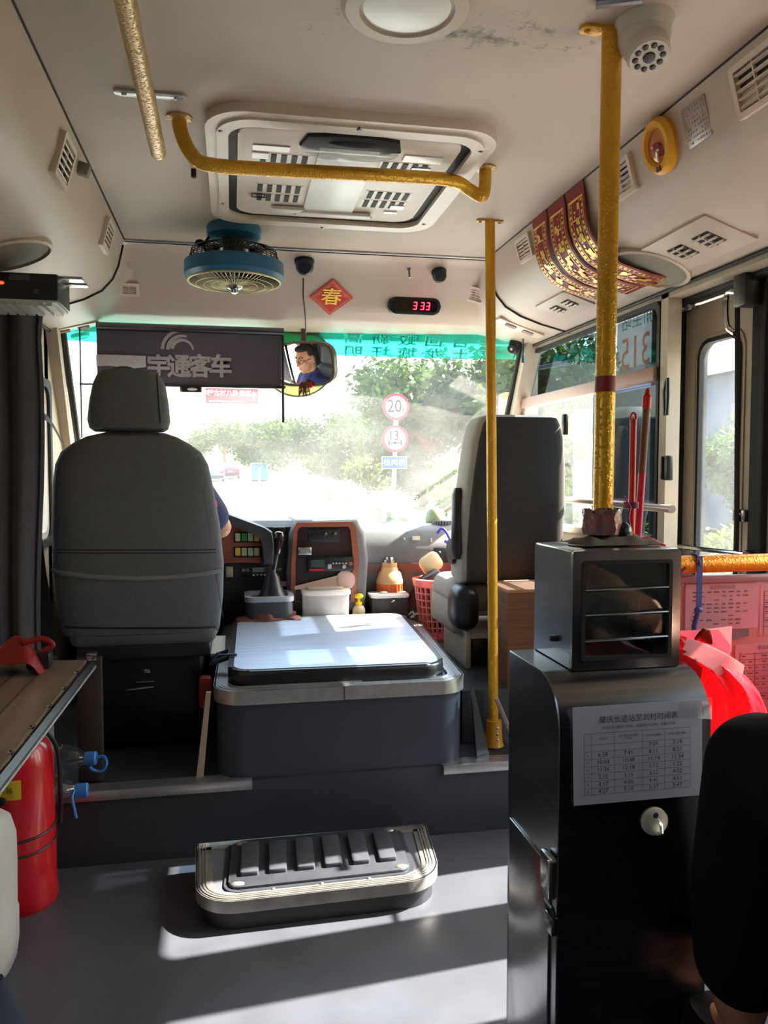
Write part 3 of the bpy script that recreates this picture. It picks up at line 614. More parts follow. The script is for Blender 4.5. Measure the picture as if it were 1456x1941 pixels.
f = MB(); f.tube(bez([L0, at(343, 250, Y=L0.y), at(362, 290, Y=L0.y), e0, e1, e2, e3, e4, at(912, 372, Y=L1.y), at(919, 355, Y=L1.y), L1]), .0165, 16); obj('rail', f, K['yellow'], t)
f = MB(); flange(f, L0); obj('flange', f, K['gold'], t); f = MB(); flange(f, L1); obj('flange', f, K['gold'], t)
b0 = at(936, 1412, Z=.225); t0 = at(929, 368, Z=ZC); t0.y = b0.y - .02; t0.x = at(929, 380, Y=t0.y).x
t = thing('grab_pole', 'slim yellow grab pole standing right of the engine cover', 'pole', b0)
f = MB(); f.tube([b0, b0.lerp(t0, .5), Vector((t0.x, t0.y, ZC))], .0165, 18); obj('pole', f, K['yellow'], t)
f = MB(); f.lathe([(.034, 0), (.031, .006), (.026, .05), (.0255, .085), (.017, .088)], 20, b0); obj('socket', f, M('socket_yellow', S(206, 146, 36), .4, var=.1), t)
f = MB()
for z in (.025, .045, .066): f.ell(b0 + Vector((.004, -.027, z)), (.005, .004, .005), 10, 8)
objs('screw', f, K['chrome'], t)
f = MB(); q = Vector((t0.x, t0.y, ZC)); ears(f, q, (1, 0, 0), .045, .022); obj('flange', f, K['gold'], t)
# right pole
tp = at(1160, 57, Z=ZC); bp_ = at(1143, 985, Y=tp.y); dirv = (bp_ - tp); bot = tp + dirv * ((ZC - .02) / (ZC - bp_.z)); bot.z = .0
t = thing('grab_pole', 'thick yellow grab pole with a red tape band behind the fare box', 'pole', bot)
f = MB(); f.tube([tp, bp_, bot], .0185, 20); obj('pole', f, K['yellow'], t)
f = MB(); q0 = tp + dirv * .70; q1 = tp + dirv * .73
q0 = tp + (bp_ - tp) * ((708 - 57) / (985 - 57)); q1 = tp + (bp_ - tp) * ((738 - 57) / (985 - 57)); f.tube([q0, q1], .0195, 20); obj('tape', f, M('red_tape', S(126, 22, 34), .5, var=.2, sc=80), t)
f = MB(); ears(f, tp + Vector((-.012, 0, 0)), (1, 0, 0), .05, .03); obj('flange', f, K['yellow'], t)
f = MB(); p = at(1160, 12, Z=ZC - .004); f.tube([p + Vector((-.03, 0, 0)), p + Vector((.04, -.03, 0))], .008, 8); tag(obj('conduit', f, K['steel']), 'short grey conduit beside the large white dome camera', 'cable')
# red and gold hangings along the right seam
mhr = M('hanging_red', S(150, 32, 36), .5, trans=.25); mhg = M('hanging_gold', S(232, 178, 78), .3, .45, var=.25, sc=120)
def hanging(u0, u1, v0, v1, tip, label, seed):
    A = at(u0, v0, X=.955); Bp = at(u1, v1, X=.955); A.z = Bp.z = ZC - .004; rnd = random.Random(seed)
    t = thing('festive_hanging', label, 'hanging', A.lerp(Bp, .5), 'red and gold hangings'); Lh = tip
    def pos(a, b):                                # a across, b down; swings forward and away from the wall
        p = A.lerp(Bp, a); s = b * Lh; d = .66; z = ZC; acc = 0
        for (xa_, za_), (xb_, zb_) in zip(PROF[1:], PROF[2:]):
            L_ = math.hypot(xb_ - xa_, zb_ - za_)
            if acc + L_ >= s or xb_ > 1.1: q_ = (s - acc) / L_; d = xa_ + (xb_ - xa_) * q_; z = za_ + (zb_ - za_) * q_; break
            acc += L_
        g_ = .006 + .022 * math.sin(PI * b) ** .8; return Vector((XC + d - g_ * .75, p.y, z - g_ * .66))
    f = MB(); f.grid(pos, 6, 18, thick=.0012); obj('cloth', f, mhr, t)
    f = MB()
    def q(a, b):
        p = pos(a, b); dn = pos(a, min(1, b + .02)) - pos(a, max(0, b - .02)); ac = Bp - A; n_ = ac.cross(dn).normalized()
        if n_.x > 0: n_ = -n_
        return p + n_ * .0025, n_
    def patch(a0, a1, b0, b1):
        vs = [q(a0, b0)[0], q(a1, b0)[0], q(a1, b1)[0], q(a0, b1)[0]]; f.add(vs, [[0, 1, 2, 3]])
    def line(a0, a1, b0, b1, n_=14):
        for k in range(n_): patch(a0, a1, b0 + (b1 - b0) * k / n_, b0 + (b1 - b0) * (k + 1) / n_)
    for a in (.08, .26, .70, .90): line(a, a + .02, .07, .96)
    patch(.08, .92, .07, .085); patch(.08, .92, .945, .96); patch(.28, .72, .19, .2)
    for k in range(26):
        b = .09 + .033 * k
        for a in (.115, .75): w_ = rnd.uniform(.05, .12); x0 = a + rnd.uniform(0, .13 - w_); patch(x0, x0 + w_, b, b + rnd.uniform(.012, .025))
    for k in range(40):
        b = rnd.uniform(.1, .92); a = .5 + rnd.uniform(-.15, .15); s = rnd.uniform(.02, .06); patch(a - s, a + s, b, b + s * rnd.uniform(.25, .7))
    for b in (.3, .42, .55, .68, .82):
        for k in range(7): a = .5 + rnd.uniform(-.10, .10); s = rnd.uniform(.04, .08); bb = b + rnd.uniform(-.03, .03); patch(a - s, a + s, bb, bb + .025)
    obj('gilding', f, mhg, t, recalc=False)
hanging(1008, 1034, 402, 380, .37, 'leftmost of the three red and gold hangings, with a torn fold', 1)
hanging(1038, 1068, 378, 356, .40, 'middle of the three red and gold hangings', 2)
hanging(1072, 1104, 353, 324, .43, 'red and gold hanging nearest the right yellow pole', 3)
# alarm disc and embossed plate on the right duct
p, ux, uy, n = fix(1258, 275); t = thing('hammer_holder', 'yellow round holder with a clear red window on the right duct', 'holder', p)
f = MB(); f.lathe([(.058, -.004), (.060, .012), (.052, .024), (.042, .024), (.036, .014)], 40, p, n, sx=1.0, sy=1.05); obj('rim', f, M('holder_yellow', S(222, 160, 36), .35), t)
f = MB(); f.lathe([(.042, .012), (.03, .022), (.0005, .026)], 32, p, n); obj('window', f, glass('holder_window', (.85, .7, .7), .1, (.8, .6, .6), .1), t)
f = MB(); f.lathe([(.044, .003), (.0005, .004)], 32, p, n, mi=0); f.ell(p + n * .010 + ux * .004, (.018, .018, .008), 12, 8, mi=1); f.box(p + n * .009 - Vector((0, .01, .01)), (.01, .02, .03), .003, mi=1); obj('hammer', f, [M('holder_back', S(150, 128, 118), .5), M('hammer_red', S(150, 30, 50), .4)], t)
f = MB(); f.basis(p + n * .023, ux, uy, n); qz = ux.z; f.box((0.0, (.050 if uy.z < 0 else -.050), .002), (.016, .012, .003)); obj('sticker', f, M('holder_sticker', S(90, 24, 40), .5), t)
p, ux, uy, n = fix(1322, 232); t = thing('embossed_plate', 'small embossed metal plate beside the yellow holder', 'plate', p)
f = MB(); f.basis(p, ux, uy, n); f.prism(rrect(.085, .085, .003), -.002, .003, .001); obj('plate', f, M('plate_metal', S(168, 160, 158), .35, .7), t)
f = MB(); f.basis(p, ux, uy, n); rn = random.Random(4)
for i in range(8):
    for j in range(8):
        if rn.random() < .8: f.box((-.034 + i * .0097, -.034 + j * .0097, .0035), (rn.uniform(.003, .007), rn.uniform(.002, .005), .0016))
obj('embossing', f, M('plate_emboss', S(190, 184, 182), .3, .7), t)
# pull cords at the right front corner
f = MB(); p = at(992, 642, X=1.2); f.tube([p, p + Vector((0, 0, -.07))], .004, 8); f.tube([p + Vector((0, 0, -.07)), p + Vector((0, 0, -.10))], .007, 8); tag(obj('pull_rod', f, K['steeld']), 'short hanging grey pull rod by the right front window corner', 'rod')
p = at(1263, 755, X=XR - .012); f = MB(); f.tube([p + Vector((0, .0, .055)), p + Vector((0, .012, .02)), p + Vector((0, .006, -.05)), p + Vector((0, -.006, -.05)), p + Vector((0, -.010, .0)), p + Vector((0, -.008, .06))], .006, 6); tag(obj('strap_loop', f, K['black']), 'black fabric strap loop hanging on the pillar beside the door', 'strap')
p = at(1266, 887, X=XR - .012); f = MB(); f.box(p, (.02, .03, .075), .004); f.box(p + Vector((-.01, .012, 0)), (.012, .008, .07), .003); tag(obj('window_latch', f, K['black']), 'black catch on the rear edge of the right front window', 'latch')
f = MB(); f.tube([at(1062, 946, X=XR - .03), at(1274, 965, X=XR - .03)], .012, 14); tag(obj('window_rail', f, M('window_rail_silver', S(196, 176, 168), .3, .5)), 'silvery guard rail across the right front window', 'rail')
p = at(1395, 590, X=XD - .05); t = thing('door_mechanism', 'black door opening mechanism with a bent chrome lever', 'mechanism', at(1410, 545, X=XD - .04))
f = MB(); f.box(at(1420, 545, X=XD - .035), (.06, .055, .10), .006); f.box(at(1412, 515, X=XD - .03), (.05, .07, .02), .006); obj('housing', f, K['black'], t)
f = MB(); X_ = XD - .055; f.tube(bez([at(1402, 556, X=X_), at(1380, 556, X=X_), at(1376, 590, X=X_), at(1380, 620, X=X_), at(1394, 632, X=X_)]), .008, 10); obj('lever', f, K['chrome'], t)
# ------------------------------------------------------------------ engine cover
def rpoly(pts, r, n=6):
    out = []; m = len(pts); rs = r if isinstance(r, (list, tuple)) else [r] * m
    for i in range(m):
        p = Vector(pts[i][:2]); a = (Vector(pts[i - 1][:2]) - p).normalized(); b = (Vector(pts[(i + 1) % m][:2]) - p).normalized()
        ang = a.angle(b); d = rs[i] / math.tan(ang / 2); c = p + (a + b).normalized() * (rs[i] / math.sin(ang / 2))
        s = p + a * d - c; e = p + b * d - c
        for k in range(n + 1):
            q = s.lerp(e, k / n); q = q.normalized() * rs[i]; out.append(((c + q).x, (c + q).y))
    return out
def inset(poly, d):
    n = len(poly); out = []
    for i in range(n):
        a = Vector(poly[i - 1]); b = Vector(poly[i]); c = Vector(poly[(i + 1) % n])
        t = ((b - a).normalized() if (b - a).length > 1e-7 else Vector((0, 0))) + ((c - b).normalized() if (c - b).length > 1e-7 else Vector((0, 0)))
        t = t.normalized(); out.append((b.x - t.y * d, b.y + t.x * d))
    return out
K['lid'] = M('lid_brushed_metal', S(196, 206, 222), .38, .7, var=.1, sc=5, stretch=(1, 14, 1))
EP = rpoly([(-.062, 2.362), (.722, 2.362), (.80, 3.42), (-.04, 3.44)], [.09, .09, .12, .08], 8)
t = thing('engine_cover', 'dark engine cover with silver edging and a big metallic lid', 'engine cover', (.33, 2.9, 0))
f = MB(); f.prism(inset(EP, .008), .0, .476); obj('body', f, M('cover_vinyl', S(54, 60, 72), .42, var=.08, sc=8, bump=.05), t)
f = MB(); f.ring(EP, inset(EP, .045), .478, .490); f.ring(inset(EP, -.002), inset(EP, .004), .448, .490); f.ring(inset(EP, .044), inset(EP, .049), .486, .4935); f.ring(inset(EP, .012), inset(EP, .016), .488, .4925); f.ring(inset(EP, .022), inset(EP, .026), .488, .4925); obj('edging', f, K['alu'], t)
f = MB(); f.prism(inset(EP, .045), .47, .484); obj('top', f, M('cover_top', S(58, 62, 70), .3, var=.1), t)
LP = rpoly([(-.02, 2.415), (.665, 2.40), (.715, 3.30), (.0, 3.30)], .07, 7)
f = MB(); f.prism(LP, .484, .536, .016, 3); obj('lid_rim', f, M('lid_rim_black', S(40, 40, 42), .28), t)
f = MB(); f.prism(inset(LP, .018), .534, .5385, .002, 1); obj('lid', f, K['lid'], t)
f = MB(); f.box((-.045, 2.62, .525), (.07, .03, .012), .003, R=Matrix.Rotation(-.3, 3, 'Y')); f.box((-.02, 2.62, .543), (.06, .014, .004)); f.tube([(-.07, 2.64, .50), (-.07, 2.64, .53), (-.05, 2.64, .545)], .004, 8); obj('lid_latch', f, K['black'], t)
f = MB(); rn = random.Random(3)
for k in range(12): q = EP[0]; f.ell((.0 + k * .06, 2.385, .4895), (.004, .004, .0025), 8, 5)
objs('rivet', f, K['steeld'], t)
f = MB(); f.box((.33, 2.360, .469), (.002, .004, .044)); obj('edging_joint', f, K['dark'], t)
# braces beside the cover
f = MB(); f.prism([(0, 0), (.035, 0), (.012, .24), (0, .24)], 0, .04); B = MB(); B.basis((.742, 2.40, .222), (1, .12, 0), (0, .02, 1)); B.prism([(.02, 0), (.065, 0), (.008, .235), (0, .235)], 0, .012); tag(obj('brace', B, K['steeld']), 'dark tapered metal brace between the engine cover and the slim pole', 'brace')
B = MB(); B.basis((-.075, 2.40, .222), (-1, .1, 0), (0, 0, 1)); B.prism([(.02, 0), (.04, 0), (.008, .26), (-.006, .26)], 0, .012); tag(obj('brace', B, K['creamd']), 'slim beige strip leaning at the left front corner of the engine cover', 'brace')
# ------------------------------------------------------------------ step box
SP = rpoly([tuple(at(372, 1716, Z=.08)[:2]), tuple(at(838, 1664, Z=.08)[:2]), tuple(at(806, 1562, Z=.08)[:2]), tuple(at(372, 1600, Z=.08)[:2])], [.10, .11, .01, .01], 8)
cx = sum(p[0] for p in SP) / len(SP); cy = sum(p[1] for p in SP) / len(SP)
t = thing('step_box', 'low black step box with silver edging and six raised treads', 'step', (cx, cy, 0))
f = MB(); f.prism(inset(SP, .012), 0, .07); obj('body', f, M('step_side', S(46, 48, 52), .5), t)
K['stepalu'] = M('worn_step_trim', S(172, 168, 162), .42, .7, var=.15, sc=30, bump=.1)
f = MB(); f.ring(SP, inset(SP, .042), .06, .080); f.ring(inset(SP, -.002), inset(SP, .003), .048, .080)
for d in (.008, .016, .024): f.ring(inset(SP, d), inset(SP, d + .004), .079, .0825)
obj('edging', f, K['stepalu'], t)
f = MB(); f.prism(inset(SP, .040), .06, .077); obj('top', f, M('step_top', S(96, 98, 104), .4, var=.1), t)
dirx = Vector((SP[9][0] - SP[8][0], SP[9][1] - SP[8][1], 0)); p0 = at(432, 1690, Z=.08); p1 = at(780, 1652, Z=.08); p2 = at(752, 1572, Z=.08); p3 = at(440, 1600, Z=.08)
IP = rpoly([p0[:2], p1[:2], p2[:2], p3[:2]], .03, 5); f = MB(); f.ring(inset(IP, -.012), IP, .076, .0815); f.prism(IP, .075, .088, .004, 2); obj('tread_plate', f, M('tread_plate', S(70, 72, 78), .38, .3, var=.15), t)
for k in range(6):
    a0, a1 = .06 + k * .155, .06 + k * .155 + .10
    def qd(a, b): lo = p0.lerp(p1, a); hi = p3.lerp(p2, a); return lo.lerp(hi, b)
    c_ = [qd(a0, .2)[:2], qd(a1, .2)[:2], qd(a1, .86)[:2], qd(a0, .86)[:2]]; f = MB(); f.prism(rpoly(c_, .006, 3), .085, .100, .004, 2); obj('tread', f, M('tread', S(84, 86, 92), .35, .3, var=.15) if k == 0 else bpy.data.materials['tread'], t)
f = MB()
for a, b in ((.05, .07), (.95, .07), (.06, .93), (.94, .93)): q = qd(a, b); f.ell((q.x, q.y, .088), (.018, .010, .004), 14, 6)
for k in range(5): q = Vector((*SP[6], 0)).lerp(Vector((*SP[11], 0)), k / 4); f.ell((q.x, q.y + .03, .081), (.005, .005, .003), 8, 5)
objs('boss', f, K['stepalu'], t)
# ------------------------------------------------------------------ seats
def loft(f, secs, n=28, pw=4.0):
    vs = []; fs = []
    for c, rx, ry in secs:
        for k in range(n):
            a = 2 * PI * k / n; ca, sa = math.cos(a), math.sin(a); e = 2 / pw
            vs.append((c[0] + rx * math.copysign(abs(ca) ** e, ca), c[1] + ry * math.copysign(abs(sa) ** e, sa), c[2]))
    m = len(secs)
    for i in range(m - 1):
        for k in range(n): k2 = (k + 1) % n; fs.append([i * n + k, i * n + k2, (i + 1) * n + k2, (i + 1) * n + k])
    fs += [list(range(n))[::-1], [(m - 1) * n + k for k in range(n)]]
    return f.add(vs, fs)
t = thing('driver_seat', 'large grey fabric driver seat with a square headrest', 'seat', (-.28, 2.8, .22))
DB = [(1218, 122, 410), (1208, 112, 416), (1150, 100, 422), (1080, 92, 424), (1000, 90, 416), (920, 92, 402), (880, 97, 393), (856, 108, 380), (838, 132, 356), (826, 158, 334), (818, 190, 310)]
def dsec(L, ybase, th, lean=.2):
    out = []
    for v, a, b in L:
        z = at(250, v, Y=2.56).z; y = ybase - (z - .6) * lean; A = at(a, v, Y=y - th); B_ = at(b, v, Y=y - th); out.append(((( A.x + B_.x) / 2, y, A.z), (B_.x - A.x) / 2, th))
    for i, k in ((0, .55), (-1, .6)): c, rx, ry = out[i]; out[i] = (c, rx, ry * k)
    return out
DS = dsec(DB, 2.70, .085); f = MB(); loft(f, DS, 36, 4.5); obj('backrest', f, K['seat'], t, ang=50)
HB = [(816, 172, 306), (810, 164, 315), (795, 160, 319), (760, 163, 316), (725, 170, 310), (708, 178, 302), (699, 190, 292), (696, 205, 280)]
HS = dsec(HB, 2.69, .07, .2); f = MB(); loft(f, HS, 32, 4); obj('headrest', f, K['seat'], t, ang=50)
def backpt(S_, u, v, off=0.0):
    z = at(u, v, Y=2.5).z
    for (c, rx, ry), (c2, rx2, ry2) in zip(S_, S_[1:]):
        if c[2] <= z <= c2[2] or (S_[-1] and z <= S_[0][0][2]):
            s = (z - c[2]) / (c2[2] - c[2] + 1e-9); cx = c[0] + (c2[0] - c[0]) * s; cy = c[1] + (c2[1] - c[1]) * s; rx = rx + (rx2 - rx) * s; ry = ry + (ry2 - ry) * s
            x = at(u, v, Y=cy - ry).x; k = min(1, abs((x - cx) / rx)); return Vector((x, cy - ry * (max(0, 1 - k ** 4.5)) ** (1 / 4.5) - off, z))
    return Vector((at(u, v, Y=2.6).x, S_[-1][0][1], z))
f = MB()
f.tube([backpt(DS, u, 1088 + 14 * (1 - ((u - 255) / 165) ** 2), .0) for u in range(96, 421, 12)], .008, 8); obj('piping', f, K['seatpipe'], t)
f = MB()
for v in (1046, 1052): f.tube([backpt(DS, u, v, -.001) for u in range(96, 418, 12)], .002, 6)
f.tube([backpt(DS, u, 1203, -.001) for u in range(120, 412, 12)], .004, 6); f.tube([backpt(HS, 296 + 8 * (v - 705) / 100, v, -.001) for v in range(706, 806, 8)], .0018, 6)
f.tube([backpt(DS, 372 + (v - 850) * .16 if v < 960 else 390 + (v - 960) * .14, v, -.002) for v in range(856, 1196, 14)], .0018, 6)
obj('stitching', f, K['dark'], t)
f = MB(); f.box((-.285, 2.93, .63), (.47, .52, .12), .045, 4); f.box((-.285, 2.72, .62), (.46, .2, .08), .03, 3); obj('cushion', f, K['seat'], t)
f = MB(); f.box((-.285, 2.90, .40), (.36, .40, .34), .02); f.box((-.285, 2.86, .56), (.42, .44, .05), .01); obj('base', f, K['black'], t)
f = MB(); p = at(278, 1272, Y=2.695); f.box((p.x, 2.697, p.z), (.022, .006, .014), .001); q = at(275, 1292, Y=2.69); f.box((q.x, 2.695, q.z), (.06, .012, .004)); q = at(262, 1307, Y=2.68); f.tube([q + Vector((-.04, .0, 0)), q + Vector((0, 0, .002)), q + Vector((.05, 0, .006))], .004, 8); obj('adjuster', f, K['steel'], t)
# front passenger seat
t = thing('passenger_seat', 'grey front passenger seat with sides coloured as if lit and a black folded armrest', 'seat', (1.05, 2.95, .40))
PB = [(1112, 872, 1050), (1100, 866, 1060), (1040, 866, 1070), (960, 872, 1075), (880, 882, 1075), (830, 890, 1071), (805, 897, 1065), (792, 906, 1058), (786, 920, 1045)]
PS = []
for v, a, b in PB:
    z = at(960, v, Y=2.78).z; y = 2.93 - (z - .7) * .12; A = at(a, v, Y=y - .03); B_ = at(b, v, Y=y - .09); PS.append((((A.x + B_.x) / 2, y, z), (B_.x - A.x) / 2, .105))
PS[0] = (PS[0][0], PS[0][1], .07); PS[-1] = (PS[-1][0], PS[-1][1], .07)
f = MB(); loft(f, PS, 36, 5); obj('backrest', f, K['seatl'], t, ang=50)
f = MB(); loft(f, [((c[0] + .006, c[1] - .022, c[2]), rx * .955, ry * .85) for c, rx, ry in PS[:-1]] + [((PS[-1][0][0], PS[-1][0][1] - .02, PS[-1][0][2] - .004), PS[-1][1] * .92, .05)], 36, 6); obj('back_cover', f, M('seat_back_shaded', S(66, 63, 60), .85, var=.06, sc=50, bump=.2, bsc=400), t, ang=50, label='rear cover of the backrest, coloured darker as if shaded')  # shade on the seat's rear face painted in with a darker colour
f = MB(); a = at(868, 925, Y=2.88); b = at(866, 1060, Y=2.86); f.tube([a, a.lerp(b, .1), a.lerp(b, .9), b], [.018, .030, .030, .018], 14, flat=.75); obj('armrest', f, K['black'], t)
f = MB(); c = at(862, 1045, Y=2.93); f.lathe([(.05, 0), (.05, .02), (.0005, .022)], 20, c, (-1, 0, 0)); f.box(at(878, 1150, Y=2.86), (.10, .16, .17), .05, 4); obj('hinge_cover', f, K['black'], t)
f = MB(); f.box((1.03, 3.06, .66), (.42, .34, .13), .05, 4); f.box((.845, 3.06, .60), (.05, .34, .16), .02, 3); obj('cushion', f, K['seatl'], t)
f = MB(); f.box((.87, 3.0, .47), (.02, .32, .14), .003); f.box((1.18, 3.0, .47), (.02, .32, .14), .003); f.box((1.03, 3.02, .52), (.34, .34, .02)); obj('base', f, K['offw'], t)
f = MB(); f.box((1.02, 2.98, .455), (.26, .24, .11), .01); obj('runner', f, K['black'], t)
f = MB(); p = at(1068, 800, Y=2.82); f.box(p + Vector((.006, 0, -.01)), (.02, .03, .08), .006); obj('belt_guide', f, K['black'], t)
# ------------------------------------------------------------------ dashboard
t = thing('dashboard', 'grey dashboard with brown trimmed console across the front', 'dashboard', (.3, 3.7, .3))
def xprism(f, prof, x0, x1, mi=0): f.basis((x0, 0, 0), (0, 1, 0), (0, 0, 1), (1, 0, 0)); f.prism(prof, 0, x1 - x0, .006, 2, mi); f.B = None
f = MB(); xprism(f, [(3.93, .88), (3.66, .895), (3.58, .888), (3.535, .865), (3.505, .80), (3.50, .73), (3.515, .70), (3.56, .45), (3.93, .42)], .57, 1.295); obj('glovebox_side', f, K['dash'], t, ang=50)
f = MB(); xprism(f, [(3.93, .88), (3.60, .925), (3.50, .925), (3.455, .90), (3.45, .75), (3.47, .54), (3.50, .30), (3.93, .30)], -.67, .275); obj('body', f, K['dashd'], t, ang=50)
f = MB(); f.basis((.585, 0, 0), (0, 1, 0), (0, 0, 1), (1, 0, 0)); f.prism([(3.52, .685), (3.505, .685), (3.492, .725), (3.505, .725)], 0, .70); obj('stripe', f, K['maroon'], t)
f = MB(); f.basis((.7, 3.512, .56), (1, 0, 0), (0, .25, 1), ); a = at(790, 1150, Y=3.52); f.basis(Vector((a.x + .06, 3.525, .53)), (1, 0, 0), (0, -.15, 1)); f.ring(circ(.105, 32), circ(.101, 32), -.01, .012); f.lathe([(.012, 0), (.01, .014), (.0005, .016)], 14, (-.0, .07, 0)); obj('speaker_cover', f, K['dashd'], t)
f = MB(); a = at(840, 1052, Y=3.5); f.box(a, (.09, .02, .075), .008); f.ell(a + Vector((-.022, -.012, .01)), (.01, .006, .01), 10, 8); obj('glovebox_latch', f, K['black'], t)
f = MB(); a = at(789, 1020, Y=3.512); f.box(a, (.035, .004, .018)); a = at(767, 1021, Y=3.512); f.box(a, (.006, .004, .01)); a = at(818, 1024, Y=3.512); f.box(a, (.006, .004, .02)); objs('torn_sticker', f, M('torn_sticker', S(214, 206, 188), .7), t)
# console
cf = 3.42
def cq(u, v, dy=0): return at(u, v, Y=cf + dy)
def cpoly(f, pts, d0, d1, bev=.004, mi=0):
    vs = [at(u, v, Y=cf) for u, v in pts]; f.basis((0, cf, 0), (1, 0, 0), (0, 0, 1), (0, -1, 0)); f.prism([(p.x, p.z) for p in vs], -d1, -d0, bev, 2, mi) if d1 > d0 else None; f.B = None
f = MB(); cpoly(f, [(546, 1160), (690, 1160), (697, 1060), (690, 1010), (676, 984), (560, 986), (548, 1010), (543, 1080)], -.03, .40, .02); obj('console_shell', f, K['dash'], t, ang=50)
f = MB(); o_ = [(551, 1140), (672, 1140), (681, 1060), (674, 1000), (667, 988), (562, 990), (557, 1000), (552, 1070)]; i_ = [(560, 1138), (664, 1138), (669, 1060), (664, 1005), (660, 998), (568, 999), (564, 1005), (560, 1070)]
f.basis((0, cf - .03, 0), (1, 0, 0), (0, 0, 1), (0, -1, 0)); g = lambda L: [(at(u, v, Y=cf - .04).x, at(u, v, Y=cf - .04).z) for u, v in L]; f.ring(g(o_), g(i_), 0, .018); obj('console_frame', f, K['brown'], t)
f = MB(); f.basis((0, cf - .03, 0), (1, 0, 0), (0, 0, 1), (0, -1, 0)); f.prism(g(i_), 0, .006); obj('console_panel', f, M('console_panel', S(52, 36, 34), .3, var=.2), t)
f = MB(); q = at(614, 1015, Y=cf - .036); f.box(q, (.135, .012, .055), .004); q = at(597, 1013, Y=cf - .044); f.box(q, (.016, .006, .012)); obj('climate_panel', f, K['black'], t)
f = MB()
for u in (616, 634): q = at(u, 1012, Y=cf - .042); f.lathe([(.008, 0), (.007, .016), (.0005, .017)], 12, q, (0, -1, 0)); f.box(q + Vector((0, -.018, 0)), (.003, .006, .018))
objs('climate_knob', f, K['chrome'], t)
f = MB(); q = at(627, 1069, Y=cf - .045); f.box(q, (.20, .03, .062), .005); obj('radio', f, K['black'], t)
f = MB(); q = at(602, 1068, Y=cf - .062); f.box(q, (.058, .004, .03)); rd = obj('radio_display', f, M('radio_display', S(60, 74, 70), .2), t)
f = MB(); q = at(600, 1080, Y=cf - .062); f.box(q, (.06, .004, .007)); obj('radio_stripe', f, K['red'], t)
f = MB()
for k in range(5): q = at(632 + 6 * k, 1068, Y=cf - .062); f.box(q, (.008, .004, .006))
q = at(625, 1074, Y=cf - .062); f.box(q, (.016, .004, .02)); q = at(652, 1074, Y=cf - .062); f.lathe([(.009, 0), (.008, .01), (.0005, .011)], 12, q, (0, -1, 0)); objs('radio_button', f, M('radio_button', S(170, 166, 160), .4), t)
f = MB(); q = at(664, 1068, Y=cf - .05); f.ell(q, (.016, .012, .018), 12, 8); obj('ignition_knob', f, K['brown'], t)
f = MB(); q = at(578, 1044, Y=cf - .06); f.box(q, (.058, .02, .034), .003); obj('small_clock', f, K['steel'], t); f = MB(); f.box(q + Vector((0, -.011, .003)), (.042, .003, .018)); obj('small_clock_display', f, M('lcd_grey', S(120, 124, 108), .3), t)
# instrument side: brown switch panel under a dark hood
f = MB(); yq = 3.43; g2 = lambda L, y=yq: [(at(u, v, Y=y).x, at(u, v, Y=y).z) for u, v in L]
f.basis((0, yq, 0), (1, 0, 0), (0, 0, 1), (0, -1, 0)); f.prism(g2([(380, 1068), (496, 1066), (497, 1020), (485, 1005), (430, 985), (380, 975)]), 0, .012, .003); obj('switch_panel', f, K['brown'], t)
f = MB(); f.basis((0, yq, 0), (1, 0, 0), (0, 0, 1), (0, -1, 0))
hood = [(380, 962), (425, 970), (462, 984), (500, 998), (514, 1006), (518, 1030), (516, 1066), (497, 1066), (498, 1024), (490, 1012), (455, 1000), (424, 985), (380, 974)]
f.prism(g2(hood), -.06, .09, .006); obj('hood', f, K['dashd'], t, ang=45)
f = MB(); f.box((-.36, 3.44, .86), (.56, .08, .2), .03, 3); f.box((-.36, 3.46, .975), (.6, .16, .03), .012); obj('instrument_cluster', f, K['black'], t)
sc_ = [S(190, 186, 140), S(40, 140, 90), S(170, 190, 150), S(220, 180, 60)]; mats = [K['dashd']] + [M('switch_%s' % nm, c, .3) for nm, c in zip(('pale', 'green', 'mint', 'amber'), sc_)]
for v, idx in ((1018, (1, 2, 3, 4)), (1046, (4, 1, 3, 1))):
    f = MB(); q = at(469, v, Y=yq - .014); f.box(q, (.115, .012, .046), .003); bz = obj('switch_bezel', f, K['black'], t)
    for k in range(4): f = MB(); q = at(451 + 12 * k, v, Y=yq - .024); f.box(q, (.022, .016, .034), .003); f.box(q + Vector((0, -.008, -.008)), (.018, .004, .012), .001); obj('switch', f, mats[idx[k]], bz)
f = MB(); f.box(at(465, 1082, Y=3.44), (.24, .012, .075), .004); obj('lower_panel', f, K['dashd'], t)
f = MB(); f.box(at(435, 1084, Y=3.43), (.03, .014, .045), .003); f.box(at(435, 1084, Y=3.42) , (.02, .01, .034), .002); obj('rocker', f, M('rocker_cream', S(190, 186, 160), .4), t)
f = MB(); f.box(at(483, 1082, Y=3.43), (.12, .02, .045), .005); dv = obj('tachograph', f, K['black'], t)
f = MB(); f.text('BCG', at(466, 1081, Y=3.4185), (1, 0, 0), (0, 0, 1), .016, .001); f.text('CD', at(530, 1079, Y=3.4185), (1, 0, 0), (0, 0, 1), .014, .001); obj('lettering', f, M('white_print', S(220, 220, 220), .5), dv, recalc=False)
f = MB(); f.box(at(490, 1080, Y=3.418), (.05, .004, .02))
for k in range(4): f.ell(at(481 + 7 * k, 1090, Y=3.418), (.006, .004, .006), 8, 6)
obj('tachograph_slot', f, K['steel'], dv)
f = MB(); f.box(at(522, 1107, Y=3.425), (.10, .01, .02)); obj('plate_sticker', f, M('pinkish_sticker', S(176, 130, 126), .5), t)
f = MB(); f.box(at(529, 1012, Y=3.435), (.052, .02, .06), .003); obj('vent_blank', f, K['black'], t)
f = MB(); f.box((.11, 3.62, .40), (.9, .06, .3)); obj('kick_panel', f, K['black'], t)
